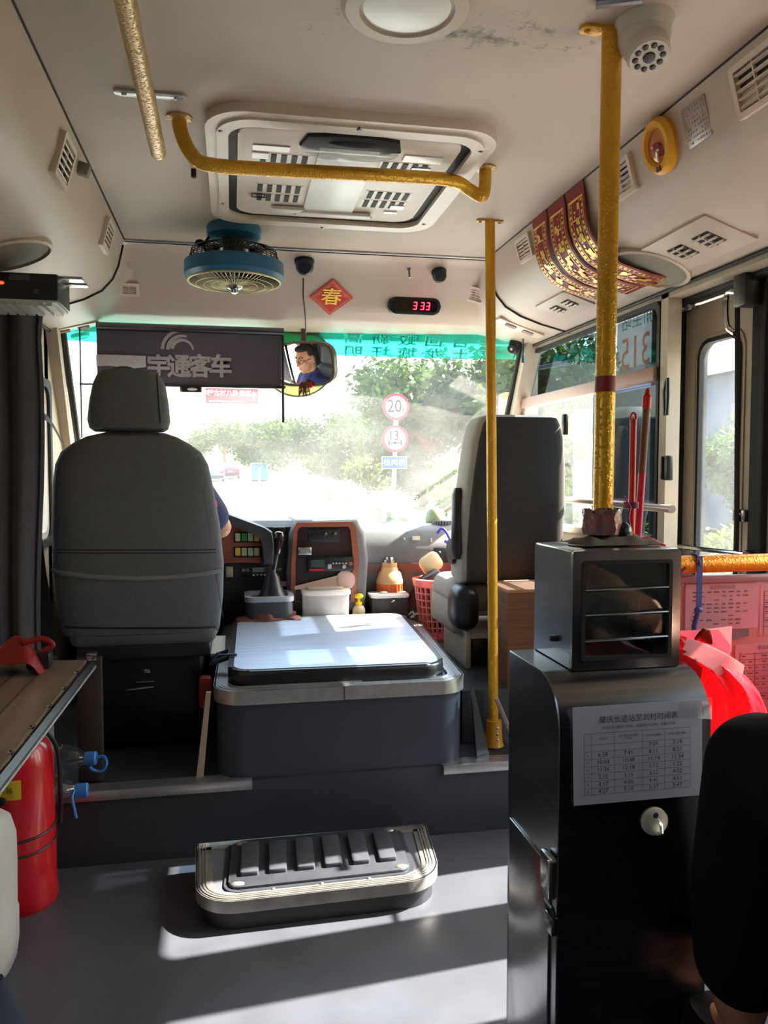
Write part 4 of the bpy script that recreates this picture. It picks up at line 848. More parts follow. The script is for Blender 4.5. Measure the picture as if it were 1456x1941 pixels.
# gear lever
c = at(510, 1150, Y=3.30); c = Vector((c.x, 3.315, .49)); t = thing('gear_lever', 'gear lever with black knob and boot in a grey housing', 'gear lever', c)
f = MB(); f.prism(rrect(.20, .20, .04, 6, c.x, c.y), .484, .615, .0, top=.94); obj('housing', f, K['dashd'], t)
f = MB(); f.ring(rrect(.20, .20, .04, 6, c.x, c.y), rrect(.155, .15, .03, 6, c.x, c.y), .612, .632); obj('rim', f, M('gear_rim', S(150, 152, 158), .4), t)
f = MB(); f.lathe([(.07, .61), (.05, .64), (.044, .655), (.036, .675), (.03, .70), (.018, .72), (.012, .73)], 18, (c.x + .015, c.y, 0)); obj('boot', f, M('boot_leather', S(30, 32, 40), .4, bump=.3, bsc=60), t)
k0 = at(519, 1090, Y=c.y); k1 = at(526, 1050, Y=c.y); k2 = at(529, 1016, Y=c.y); f = MB(); f.tube([Vector((c.x + .015, c.y, .70)), k0, k1], .0075, 10); obj('stem', f, K['steeld'], t)
f = MB(); ax = (k2 - k1); f.lathe([(.010, 0), (.014, .006), (.016, .03), (.022, .06), (.023, .08), (.016, .092), (.0005, .095)], 20, k1, ax); obj('knob', f, M('knob_black', S(36, 24, 22), .12), t)
f = MB(); f.tube([k0 + Vector((.004, -.008, .01)), k0 + Vector((.02, -.012, -.015)), k0 + Vector((.022, -.012, -.05)), k0 + Vector((.01, -.012, -.06)), k0 + Vector((.004, -.012, -.02)), k0 + Vector((.014, -.014, -.06))], .004, 8); tag(obj('cord', f, M('maroon_cord', S(110, 28, 36), .7)), 'dark red knotted cord tied round the gear lever', 'cord')
# steering wheel
c = Vector((-.31, 3.20, .90)); ax = Vector((0, -.62, .78)).normalized(); x = Vector((1, 0, 0)); y = ax.cross(x); t = thing('steering_wheel', 'black steering wheel in front of the driver', 'steering wheel', c)
f = MB(); f.tube([c + x * (.21 * math.cos(2 * PI * k / 40)) + y * (.21 * math.sin(2 * PI * k / 40)) for k in range(40)], .014, 10, closed=True); obj('rim', f, K['black'], t)
f = MB()
for a in (0, PI, -PI / 2): f.tube([c - ax * .03, c + x * (.205 * math.cos(a)) + y * (.205 * math.sin(a))], .012, 8)
f.lathe([(.06, -.05), (.06, -.01), (.0005, .0)], 20, c, ax); f.tube([c - ax * .04, c - ax * .35], .03, 12); obj('hub', f, K['black'], t)
# ------------------------------------------------------------------ roller blind, mirror
YB = 3.29; t = thing('roller_blind', 'dark grey roller blind with white lettering across the upper left windscreen', 'blind', at(360, 650, Y=YB))
A = at(183, 646, Y=YB); Bq = at(538, 628, Y=YB); z1 = at(530, 733, Y=YB).z
f = MB(); f.grid(lambda a, b: (A.x + (Bq.x - A.x - .012) * a, YB + .004 * math.sin(9 * a), 1.712 + (z1 - 1.712) * b), 20, 10, thick=.0015); mbl = M('blind_fabric', S(100, 91, 99), .8, var=.04, trans=.15); obj('fabric', f, mbl, t)
f = MB(); f.tube([(A.x, YB, z1 - .003), (Bq.x + .005, YB, z1 - .003)], .006, 10); f.tube([(A.x, YB + .0, 1.712), (Bq.x + .0, YB + .0, 1.712)], .016, 12); obj('bar', f, K['steeld'], t)
f = MB(); xr = at(536, 700, Y=YB).x; f.tube([(xr, YB - .004, 1.725), (xr, YB - .004, at(536, 801, Y=YB).z)], .0055, 8); f.box((xr - .012, YB - .004, z1 - .003), (.03, .014, .012), .003); obj('guide_rod', f, K['black'], t); f = MB(); xl = at(153, 700, Y=YB).x; xl = max(xl, -.64); f.tube([(xl, YB - .004, 1.70), (xl, YB - .004, at(150, 830, Y=YB).z)], .003, 8); f.box((xl + .03, YB - .004, z1 - .005), (.07, .006, .006)); obj('guide_rod', f, K['black'], t)
mt_ = M('blind_print', S(186, 180, 182), .7, trans=.1); f = MB()
for k, ch in enumerate('宇通客车'): f.text(ch, at(301 + 39 * k, 697, Y=YB - .004), (1, 0, 0), (0, 0, 1), .094, .001, bold=.003)
obj('lettering', f, mt_, t, recalc=False)
f = MB(); q = at(345, 664, Y=YB - .004); f.basis(q, (1, 0, 0), (0, 0, 1))
def cres(r, r2, dx, a0, a1):
    o_ = [(r * math.cos(a0 + (a1 - a0) * k / 14), r * math.sin(a0 + (a1 - a0) * k / 14)) for k in range(15)]; i2 = [(dx + r2 * math.cos(a0 + (a1 - a0) * k / 14), r2 * math.sin(a0 + (a1 - a0) * k / 14) - .002) for k in range(15)]
    f.add([(p[0], p[1], .001) for p in o_] + [(p[0], p[1], .001) for p in i2], [[k, k + 1, 15 + k + 1, 15 + k] for k in range(14)])
cres(.047, .036, .004, .1, 3.0); cres(.062, .054, .006, 1.3, 3.1); cres(.082, .075, .006, 1.75, 3.1); obj('emblem', f, mt_, t, recalc=False)
f = MB(); a = at(182, 672, Y=YB - .006); b = at(277, 697, Y=YB - .006); rn = random.Random(5)
f.grid(lambda s, q: (a.x + (b.x - a.x) * s, YB - .008 - .004 * math.sin(5 * s), a.z + (b.z - a.z) * q + (.004 * math.sin(7 * s) if q > 0 else 0)), 14, 3, thick=.001); tag(obj('paper_scrap', f, M('torn_paper', S(232, 226, 228), .8, var=.08, sc=60, trans=.45)), 'torn strip of white paper stuck on the dark roller blind', 'paper')
q = at(362, 738, Y=3.27); f = MB(); f.prism([(p[0] + q.x, p[1] + 3.27) for p in rrect(.085, .03, .01)], q.z - .012, q.z + .012, .004); t = thing('dash_camera', 'small black camera with a white lens patch under the roller blind', 'camera', q); obj('casing', f, K['black'], t)
f = MB(); f.ell(q + Vector((.006, -.016, -.001)), (.02, .005, .006), 14, 8); obj('lens', f, K['white'], t)
# rear-view mirror: slightly convex, aimed so that the driver shows in it
mc = at(575, 690, Y=3.27); hd = Vector((-.33, 2.86, 1.345)); mn = ((CAM - mc).normalized() + (hd - mc).normalized()).normalized()
mn = (mn + Vector((.00, 0, -.0))).normalized(); mx = Vector((0, 0, 1)).cross(mn).normalized(); mx = (mx + Vector((0, 0, -.03))).normalized(); my = mn.cross(mx)
t = thing('rearview_mirror', 'wide rear-view mirror showing the driver face above the windscreen centre', 'mirror', mc)
MW, MH = .135, .088; RM = 2.0
def sup(a, k=1.0): ca, sa = math.cos(a), math.sin(a); e = 2 / 3.6; return (k * MW * math.copysign(abs(ca) ** e, ca), k * MH * math.copysign(abs(sa) ** e, sa))
f = MB(); N_ = 56; vs = [mc + mn * .0]; fs = []
for i in range(1, 13):
    for k in range(N_): x_, y_ = sup(2 * PI * k / N_, .955 * i / 12); vs.append(mc + mx * x_ + my * y_ - mn * ((x_ * x_ + y_ * y_) / (2 * RM)))
for k in range(N_): fs.append([0, 1 + k, 1 + (k + 1) % N_])
for i in range(11):
    for k in range(N_): a = 1 + i * N_ + k; b = 1 + i * N_ + (k + 1) % N_; fs.append([a, a + N_, b + N_, b])
f.add(vs, fs); obj('reflector', f, K['mirror'], t, ang=80)
mb2 = M('mirror_frame', S(92, 74, 66), .4); f = MB(); f.basis(mc, mx, my, mn); f.ring([sup(2 * PI * k / 48, 1.03) for k in range(48)], [sup(2 * PI * k / 48, .945) for k in range(48)], -.03, .004); f.prism([sup(2 * PI * k / 48, 1.0) for k in range(48)], -.035, -.020, .005); obj('frame', f, mb2, t)
pz, nz_ = roof(577, 631); f = MB(); f.box(pz + Vector((0, .0, -.003)), (.13, .03, .010), .004); f.box((pz + mc) / 2 + Vector((0, .012, .035)), (.022, .016, .14), .004); obj('arm', f, mb2, t)
f = MB(); rn = random.Random(9); b0 = at(577, 724, Y=3.265)
for k in range(46):
    x0 = rn.uniform(-.02, .018); yy = rn.uniform(-.008, .008); L = rn.uniform(.03, .062); f.tube([b0 + Vector((x0 * .6, yy, 0)), b0 + Vector((x0 + rn.uniform(-.006, .006), yy, -L * .5)), b0 + Vector((x0 * 1.2 + rn.uniform(-.006, .006), yy, -L))], .0013, 5)
t = thing('tassel', 'small brown and red tassel hanging under the rear-view mirror', 'tassel', b0); obj('fringe', f, M('tassel_brown', S(120, 62, 54), .8), t)
f = MB(); f.ell(b0 + Vector((.026, 0, -.012)), (.010, .008, .013), 12, 8); obj('bead', f, K['red'], t)
# ------------------------------------------------------------------ things on and round the engine cover
def Q(u, v, Y): return at(u, v, Y=Y)
c = Vector((Q(617, 1150, 3.345).x, 3.355, .4855)); t = thing('food_container', 'frosted clear plastic container with a lid behind the metallic lid', 'container', c)
mfr = M('frosted_plastic', S(232, 226, 220), .35, var=.03, trans=.55, alpha=.72)
f = MB(); f.prism(rrect(.185, .125, .02, 5, c.x, c.y), .486, .625, top=1.06); obj('tub', f, mfr, t)
f = MB(); f.prism(rrect(.205, .145, .022, 5, c.x, c.y), .622, .64, .004); f.prism(rrect(.15, .09, .015, 5, c.x, c.y), .64, .648, .003); obj('lid', f, M('container_lid', S(236, 228, 222), .3, trans=.4), t)
f = MB(); f.lathe([(.045, .488), (.052, .52), (.05, .56), (.02, .575), (.0005, .578)], 20, (c.x + .01, c.y, 0)); tag(obj('bowl', f, M('pale_blue_bowl', S(150, 170, 186), .4)), 'pale blue bowl seen through the frosted container', 'bowl')
def lathing(name, label, cat, o, prof, mat_, parts=(), n=28):
    t = thing(name, label, cat, o); f = MB(); f.lathe(prof, n, o); obj('body', f, mat_, t)
    for nm, pr, m in parts: f = MB(); f.lathe(pr, n, o); obj(nm, f, m, t)
    return t
o = Vector((Q(574, 1120, 3.43).x, 3.46, .484)); lathing('bottle', 'yellowish glass tea bottle with a silver cap behind the container', 'bottle', o,
    [(.052, 0), (.054, .02), (.054, .13), (.048, .155), (.034, .175), (.031, .20), (.026, .205), (.026, .22), (.0005, .222)], M('tea_bottle', S(196, 170, 96), .15, trans=.4, col2=S(150, 96, 44), sc=5),
    (('cap', [(.022, .218), (.021, .238), (.015, .245), (.0005, .246)], K['chrome']), ('band', [(.0345, .172), (.036, .18), (.0345, .188)], M('bottle_band', S(196, 180, 150), .4))))
o = Vector((Q(604, 1106, 3.52).x, 3.57, .53)); t = lathing('bowl', 'orange plastic bowl rim showing above the frosted container', 'bowl', o, [(.04, 0), (.055, .05), (.062, .095), (.059, .095), (.052, .05), (.0005, .01)], M('orange_bowl', S(222, 132, 66), .4, trans=.3))
f = MB(); f.box((o.x, o.y, .50), (.2, .10, .06)); tag(obj('ledge', f, K['dashd']), 'dark ledge under the dashboard console holding the orange bowl', 'ledge')
o = Vector((Q(741, 1120, 3.46).x, 3.49, .4)); m_or = M('jug_orange', S(226, 116, 62), .35, var=.1, trans=.25); m_tan = M('jug_tan', S(206, 160, 110), .35)
t = lathing('water_jug', 'orange ribbed water jug with a tan shoulder beside the dashboard', 'jug', o, [(.056, 0), (.058, .02), (.058, .155), (.061, .158), (.061, .168), (.058, .171), (.058, .235), (.06, .24)], m_or,
    (('shoulder', [(.06, .238), (.060, .25), (.05, .285), (.04, .295), (.038, .305), (.034, .31), (.034, .33), (.0005, .332)], m_tan), ('cap', [(.03, .33), (.029, .345), (.02, .348), (.018, .356), (.0005, .357)], K['chrome'])))
f = MB()
for k in range(20): a = 2 * PI * k / 20; f.box(o + Vector((.0585 * math.cos(a), .0585 * math.sin(a), .205)), (.004, .004, .06))
obj('rib', f, m_or, t); f = MB(); f.box(o + Vector((-.07, -.02, .165)), (.05, .04, .022), .008); obj('spout', f, m_tan, t)
o = Vector((Q(681, 1140, 3.36).x, 3.37, .484)); t = thing('pump_bottle', 'cream pump bottle with a bright yellow pump', 'bottle', o); f = MB(); f.lathe([(.026, 0), (.028, .01), (.028, .06), (.02, .075), (.0005, .078)], 20, o); obj('body', f, M('pump_body', S(240, 228, 186), .4, trans=.3), t)
my_ = M('pump_yellow', S(244, 214, 40), .3, trans=.2); f = MB(); f.lathe([(.013, .072), (.015, .09), (.006, .094), (.006, .105), (.0005, .106)], 14, o); f.ell(o + Vector((0, -.004, .118)), (.02, .024, .012), 16, 8); obj('pump', f, my_, t)
o = Vector((Q(655, 1140, 3.42).x, 3.44, .484)); lathing('bottle', 'small amber bottle between the container and the yellow pump', 'bottle', o, [(.024, 0), (.026, .01), (.026, .07), (.012, .09), (.012, .105), (.0005, .106)], M('amber_bottle', S(224, 158, 60), .25, trans=.4))
c = Vector((Q(736, 1160, 3.42).x, 3.42, .40)); t = thing('tin_box', 'dark box with a shiny white top beside the orange jug', 'box', c); f = MB(); f.prism(rrect(.165, .12, .02, 5, c.x, c.y), .40, .592, .003); obj('box', f, M('box_dark', S(62, 56, 54), .4), t)
f = MB(); f.prism(rrect(.172, .126, .022, 5, c.x, c.y), .590, .602, .003); f.ell((c.x - .02, c.y, .606), (.018, .012, .006), 10, 6); obj('top', f, M('box_top', S(230, 226, 222), .25), t)
f = MB(); f.ell((c.x + .01, c.y - .062, .575), (.009, .006, .008), 10, 6); obj('clasp', f, K['chrome'], t)
f = MB(); b = Q(775, 1165, 3.38); f.tube(bez([b, b + Vector((.015, -.01, .014)), b + Vector((.02, -.01, -.006)), b + Vector((.005, -.01, -.01)), b + Vector((.03, -.01, .004)), b + Vector((.048, -.01, 0))]), .004, 8); tag(obj('string', f, M('white_string', S(226, 222, 214), .8)), 'knotted white string hanging from the dark tin box', 'string')
# hand fan leaning on the console
f = MB(); q = Q(642, 1100, 3.37); t = thing('hand_fan', 'pale pinkish round hand fan leaning on the console', 'fan', q); f.basis(q, (1, 0, 0), (0, .15, 1)); f.prism(circ(.042, 28, .03, 0), 0, .003); f.prism([(-.19, -.035), (.0, -.026), (.0, .022), (-.19, -.02)], 0, .003); obj('blade', f, M('fan_paper', S(206, 176, 160), .6, var=.1), t)
# brown gloves
rn = random.Random(12); base = Q(510, 1172, 3.2); t = thing('cloth_gloves', 'crumpled brown cloth heaped at the rear edge of the engine lid', 'cloth', (base.x, 3.24, .535))
f = MB()
def crump(a, b):
    x = -.125 + .25 * a; y = -.05 + .10 * b; e = math.sin(PI * a) ** .5 * math.sin(PI * b) ** .7
    return (base.x + x + .008 * math.sin(17 * b + 3 * a), 3.25 + y + .01 * math.sin(11 * a), .5385 + e * (.018 + .012 * math.sin(14 * a + 5 * b) + .008 * math.sin(31 * a - 13 * b)))
f.grid(crump, 50, 16, thick=.003); obj('cloth', f, M('brown_cloth', S(104, 62, 50), .9, var=.2, sc=30, bump=.3, bsc=200), t, ang=60)
f = MB()
for k in range(7): a = rn.uniform(.1, .9); p = Vector(crump(a, .5)); f.tube([p + Vector((-.04, rn.uniform(-.03, .03), -.004)), p + Vector((0, 0, .006)), p + Vector((.04, rn.uniform(-.03, .03), -.006))], [.006, .011, .005], 8)
obj('fold', f, M('brown_cloth_fold', S(120, 66, 52), .9, var=.2), t)
# phone-like things left of the lid
f = MB(); f.box((-.055, 2.95, .5), (.05, .30, .016), .003); tag(obj('ruler_box', f, K['white']), 'long narrow white strip lying along the left edge of the engine cover', 'box')
f = MB()
for k in range(5): f.tube([(-.075 + .01 * k, 2.74 + .012 * k, .495), (-.055 + .008 * k, 2.76 + .01 * k, .515), (-.05, 2.79 + .01 * k, .495)], .006, 8)
tag(obj('rag', f, M('blue_rag', S(40, 70, 130), .8)), 'small blue rag at the left edge of the engine cover', 'rag')
f = MB(); f.box((-.09, 2.56, .44), (.04, .05, .10), .01); tag(obj('pouch', f, M('red_pouch', S(130, 24, 30), .6)), 'small red pouch between the driver seat and the engine cover', 'pouch')
# pink basket with bag and things by the passenger seat
o = Vector((.90, 3.37, .401)); t = thing('basket', 'pink plastic lattice basket beside the front passenger seat', 'basket', o); mp = M('basket_pink', S(236, 140, 136), .4, trans=.2)
f = MB(); R0, R1, Hh = .085, .115, .27
def bk(a, h): r = R0 + (R1 - R0) * h / Hh; return o + Vector((r * math.cos(a), r * .85 * math.sin(a), h))
for k in range(26): a = 2 * PI * k / 26; f.tube([bk(a, .0), bk(a, .1), bk(a, Hh - .03)], .0042, 6)
for h in (.03, .06, .09, .12, .15, .18, .21): f.tube([bk(2 * PI * k / 40, h) for k in range(40)], .0038, 6, closed=True)
f.lathe([(.0005, 0), (R0, 0), (R0 + .004, .012)], 32, o, sy=.85); f.lathe([(R1 - .006, Hh - .035), (R1 + .004, Hh - .03), (R1 + .010, Hh), (R1, Hh + .003), (R1 - .004, Hh - .03)], 36, o, sy=.85); obj('lattice', f, mp, t)
f = MB(); f.box(o + Vector((-.05, -.02, .27)), (.10, .07, .05), .012, R=Matrix.Rotation(-.5, 3, 'Y')); tag(obj('pouch', f, K['black']), 'black pouch lying in the top of the pink basket', 'pouch')
f = MB(); f.box(o + Vector((-.03, .05, .33)), (.10, .06, .09), .03, 4, R=Matrix.Rotation(-.6, 3, 'Y')); tag(obj('bag', f, M('pale_bag', S(214, 196, 150), .5)), 'pale yellowish bag leaning above the pink basket', 'bag')
f = MB(); pp = Q(842, 1020, 3.2); f.tube(bez([pp + Vector((-.03, 0, .02)), pp + Vector((-.01, 0, .04)), pp + Vector((.01, -.01, .02)), pp + Vector((.03, -.01, -.03)), pp + Vector((.0, -.01, -.01))]), .006, 8); tag(obj('ribbon', f, M('blue_ribbon', S(58, 58, 190), .6)), 'small blue ribbon beside the passenger armrest', 'ribbon')
f = MB(); a = Q(862, 1010, 3.1); f.grid(lambda s, q: (.87 + .05 * s, 3.06 + .03 * math.sin(6 * q) - .02 * s, 1.0 - .34 * q), 6, 12, thick=.003); tag(obj('plastic_bag', f, M('white_bag', S(232, 226, 222), .4, trans=.4)), 'white plastic bag hanging on the side of the passenger seat', 'bag')
# things on the dashboard top
p = Q(825, 985, 3.70); p.z = .893; t = lathing('dash_ornament', 'greenish domed ornament on the dashboard', 'ornament', p, [(.045, 0), (.05, .02), (.045, .05), (.03, .068), (.0005, .075)], M('ornament_green', S(150, 160, 128), .4))
p = Q(838, 997, 3.62); p.z = .890; t = lathing('vent_knob', 'ribbed round grey vent knob on the right dashboard top', 'knob', p, [(.04, 0), (.04, .015), (.034, .02), (.0005, .021)], K['dashd'])
f = MB()
for k in range(18): a = 2 * PI * k / 18; f.box(p + Vector((.040 * math.cos(a), .040 * math.sin(a), .009)), (.006, .006, .018))
obj('rib', f, K['steeld'], t)
a = at(800, 1002, Y=3.98); b = at(868, 948, Y=3.86); f = MB(); f.tube([Vector((a.x, ywind(a.x, a.z) + .05, a.z)), Vector((b.x, ywind(b.x, b.z) + .04, b.z))], .014, 10); tag(obj('wiper_arm', f, M('wiper_tan', S(190, 158, 120), .5)), 'tan wiper arm slanting outside the lower right windscreen', 'wiper')
# ------------------------------------------------------------------ fare box
X0, X1, YF, YR, ZT = .492, .752, 1.13, 1.355, .822
t = thing('fare_box', 'stainless steel fare box cabinet with a glass coin chamber on top', 'fare box', ((X0 + X1) / 2, 1.24, 0))
pf = [(YR, 0), (YR, ZT), (YF + .075, ZT)] + [(YF + .075 - .075 * math.sin(a), ZT - .075 + .075 * math.cos(a)) for a in [PI / 2 * k / 8 for k in range(1, 9)]] + [(YF, 0)]
f = MB(); f.basis((X0, 0, 0), (0, 1, 0), (0, 0, 1), (1, 0, 0)); f.prism(pf, 0, X1 - X0, .002, 1); obj('cabinet', f, K['steeld'], t, ang=25)
f = MB(); f.box((X0 - .002, 1.245, .27), (.004, .18, .50), .001); obj('door', f, K['steel'], t)
f = MB(); p = at(1040, 1655, X=X0 - .008); f.box(p, (.012, .045, .062), .004); f.box(p + Vector((-.004, -.02, 0)), (.012, .01, .06), .002); obj('latch_plate', f, K['steel'], t)
f = MB(); p = at(1045, 1730, X=X0 - .012); f.tube([p + Vector((0, -.012, 0)), p + Vector((-.004, -.012, .014)), p + Vector((-.004, .012, .014)), p + Vector((0, .012, 0))], .0035, 8); f.box(p + Vector((0, 0, -.016)), (.012, .03, .03), .004); obj('padlock', f, K['steeld'], t)
bx0, bx1, by0, by1, bz1 = .540, .732, 1.198, 1.352, 1.018
f = MB()
f.box(((bx0 + bx1) / 2, (by0 + by1) / 2, bz1 - .003), (bx1 - bx0, by1 - by0, .006), .002)
f.box((bx0 + .002, (by0 + by1) / 2, (ZT + bz1) / 2), (.004, by1 - by0, bz1 - ZT - .004)); f.box((bx1 - .002, (by0 + by1) / 2, (ZT + bz1) / 2), (.004, by1 - by0, bz1 - ZT - .004))
f.basis(((bx0 + bx1) / 2, by0, (ZT + bz1) / 2), (1, 0, 0), (0, 0, 1)); W2, H2 = bx1 - bx0, bz1 - ZT
f.ring(rrect(W2, H2, .004, 3), rrect(W2 - .034, H2 - .034, .005, 3), -.004, .006); f.B = None
f.basis(((bx0 + bx1) / 2, by1, (ZT + bz1) / 2), (1, 0, 0), (0, 0, 1)); f.ring([(-W2 / 2, -H2 / 2), (W2 / 2, -H2 / 2), (W2 / 2, H2 / 2), (-W2 / 2, H2 / 2)], [(-.085, .005), (-.02, .005), (-.02, .075), (-.085, .075)], -.004, .0); f.B = None
obj('chamber', f, K['steel'], t)
f = MB(); f.basis(((bx0 + bx1) / 2, by0 - .002, (ZT + bz1) / 2), (1, 0, 0), (0, 0, 1)); f.ring(rrect(W2 - .032, H2 - .032, .005, 3), rrect(W2 - .044, H2 - .044, .004, 3), -.004, .006); obj('gasket', f, K['rubber'], t)
f = MB(); f.box(((bx0 + bx1) / 2, by0 + .004, (ZT + bz1) / 2), (W2 - .04, .003, H2 - .04)); obj('front_pane', f, glass('chamber_glass', (.82, .84, .84), .03, gl=.05), t)
f = MB(); 
for v in (1117, 1164, 1211): z = at(1180, v, Y=by0 - .006).z; f.tube([(bx0 + .02, by0 - .005, z - .001), (bx1 - .02, by0 - .005, z + .001)], .0028, 8)
obj('guard_bar', f, K['chrome'], t)
f = MB(); f.box((bx0 - .004, 1.262, .862), (.01, .012, .010), .002); obj('knob', f, K['black'], t)
rn = random.Random(21)
for k, (nm, col, px) in enumerate((('pinkish banknote crumpled low inside the fare box chamber', S(170, 80, 84), (.62, 1.27, .83)), ('blue banknote standing inside the fare box chamber', S(60, 120, 150), (.70, 1.26, .868)), ('red edged white slip inside the fare box chamber', S(200, 176, 176), (.688, 1.27, .905)))):
    f = MB(); w_, h_ = ((.13, .05), (.035, .016), (.022, .035))[k]; R3 = Matrix.Rotation((.3, .2, -.2)[k], 3, 'Z') @ Matrix.Rotation((.5, 1.1, 1.2)[k], 3, 'X')
    f.grid(lambda a, b: Vector(px) + R3 @ Vector(((a - .5) * w_, (b - .5) * h_, .008 * math.sin(6 * a + 3 * b))), 10, 6, thick=.0008); tag(obj('banknote', f, M('note_%d' % k, col, .7, trans=.2)), nm, 'banknote')
# timetable sheet
t = thing('timetable_sheet', 'white printed timetable sheet taped on the fare box front', 'notice', (.62, YF - .002, .60))
cs = [at(1085, 1341, Y=YF - .003), at(1330, 1325, Y=YF - .003), at(1330, 1506, Y=YF - .003), at(1087, 1527, Y=YF - .003)]
f = MB(); f.grid(lambda a, b: (cs[0].lerp(cs[1], a)).lerp(cs[3].lerp(cs[2], a), b) - Vector((0, .0015, 0)), 4, 4, thick=.0006); obj('sheet', f, M('timetable_paper', S(206, 208, 222), .45, var=.03), t)
ux = (cs[1] - cs[0]).normalized(); uy = (cs[0] - cs[3]).normalized(); W3 = (cs[1] - cs[0]).length; H3 = (cs[0] - cs[3]).length; n3 = Vector((0, -1, 0))
def tp(a, b): return (cs[0].lerp(cs[1], a)).lerp(cs[3].lerp(cs[2], a), b) + n3 * .0028
f = MB()
f.text('肇庆长途站至刘村时间表', tp(.50, .145), ux, uy, .0122, 0)
f.text('长途站至总整改10分钟，宋隆尾回20分钟，合置10分钟', tp(.50, .225), ux, uy, .0052, 0)
cols = [.08, .135, .31, .525, .70, .90]; rows = [.275, .39, .46, .535, .61, .685, .76, .835, .90]
def ln(a, b, c_, d, w_=.0005):
    p, q = tp(a, b), tp(c_, d); e = (q - p).normalized().cross(n3) * w_ / 2; f.add([p - e, q - e, q + e, p + e], [[0, 1, 2, 3]])
for a in cols: ln(a, rows[0], a, rows[-1])
for b in rows: ln(cols[0], b, cols[-1], b)
heads = ['', '长途站', '往小鼎刘村班期\n(大约)', '刘村开往肇庆', '宋隆小鼎开肇庆']
for k in range(1, 5): f.text(heads[k], tp((cols[k] + cols[k + 1]) / 2, .333), ux, uy, .0046, 0)
tt = [('', '', '7:09', '7:19'), ('6:58', '7:41', '8:11', '8:21'), ('10:04', '10:48', '11:14', '11:24'), ('11:36', '12:18', '1:12', '1:22'), ('2:32', '3:15', '3:52', '4:02'), ('3:17', '4:00', '4:41', '4:51'), ('4:27', '5:10', '5:37', '5:47')]
for i, r_ in enumerate(tt):
    for k, s in enumerate(r_):
        if s: f.text(s, tp((cols[k + 1] + cols[k + 2]) / 2, (rows[i + 1] + rows[i + 2]) / 2), ux, uy, .0098, 0)
    if i: f.text(str(i), tp(.107, (rows[i + 1] + rows[i + 2]) / 2), ux, uy, .006, 0)
obj('print', f, K['ink'], t, recalc=False)
f = MB(); f.grid(lambda a, b: tp(.80 + .27 * a, -.06 + .22 * b + .05 * a) + n3 * .001, 4, 3, thick=.0004); obj('tape', f, glass('clear_tape', (.95, .95, .95), .08, gl=.08), t)
# white hook disc
p = at(1240, 1556, Y=YF); t = thing('adhesive_hook', 'round white adhesive hook on the fare box front', 'hook', p); f = MB(); f.lathe([(.0225, 0), (.022, .004), (.02, .005), (.0005, .0055)], 32, p, (0, -1, 0)); obj('disc', f, M('hook_disc', S(214, 206, 190), .4), t)
f = MB(); f.tube([p + Vector((.004, -.004, .004)), p + Vector((.004, -.014, -.002)), p + Vector((.004, -.016, -.012)), p + Vector((.0, -.010, -.017))], .0028, 8); obj('hook', f, K['white'], t); f = MB(); f.ell(p + Vector((.0, -.005, .011)), (.005, .002, .005), 12, 6); obj('dot', f, M('hook_dot', S(30, 40, 90), .4), t)
# things on the fare box
zt = bz1; c = at(1138, 1012, Y=1.30); t = thing('wrapped_can', 'cut can wrapped in glossy clear tape on the fare box', 'can', (c.x, 1.30, zt + .022))
f = MB(); o = Vector((c.x, 1.295, zt + .018)); f.lathe([(.033, 0), (.034, .01), (.033, .03), (.035, .042), (.033, .042), (.031, .03), (.030, .006), (.0005, .005)], 26, o, sx=1.0, sy=.8); f.v = [v + Vector((.002 * math.sin(i * 2.3), .002 * math.sin(i * 1.7), (.004 * math.sin(i * 1.3) if v.z > zt + .05 else 0))) for i, v in enumerate(f.v)]; obj('shell', f, M('tape_wrapped', S(96, 88, 92), .12, var=.3, sc=60, col2=S(150, 80, 86), bump=.6, bsc=80), t)
f = MB(); f.grid(lambda a, b: (.578 + .148 * a + .004 * math.sin(9 * b), 1.24 + .085 * b, zt + .003 + .010 * min(1, 6 * b, 6 * (1 - b)) * min(1, 9 * a, 9 * (1 - a)) * (1 + .22 * math.sin(11 * a + 4 * b) + .2 * math.sin(23 * a - 7 * b))), 24, 10, thick=.0015); tag(obj('newspaper', f, M('old_newspaper', S(88, 80, 70), .85, var=.25, sc=60)), 'folded dark old newspaper lying on the fare box top', 'paper')
f = MB(); q = at(1185, 1008, Y=1.29); f.ell(q + Vector((-.005, 0, -.002)), (.018, .014, .020), 16, 10); tag(obj('film_ball', f, M('black_film', S(22, 22, 24), .2, bump=.6, bsc=90)), 'small crumpled black plastic wad behind the newspaper', 'wad')
f = MB(); q = at(1182, 1012, Y=1.285); f.tube(bez([q + Vector((-.01, 0, .012)), q, q + Vector((.02, .0, -.010)), q + Vector((.05, 0, -.009)), q + Vector((.075, -.01, -.022))]), .0025, 8); tag(obj('cord', f, K['red']), 'thin red cord lying over the newspaper on the fare box', 'cord')
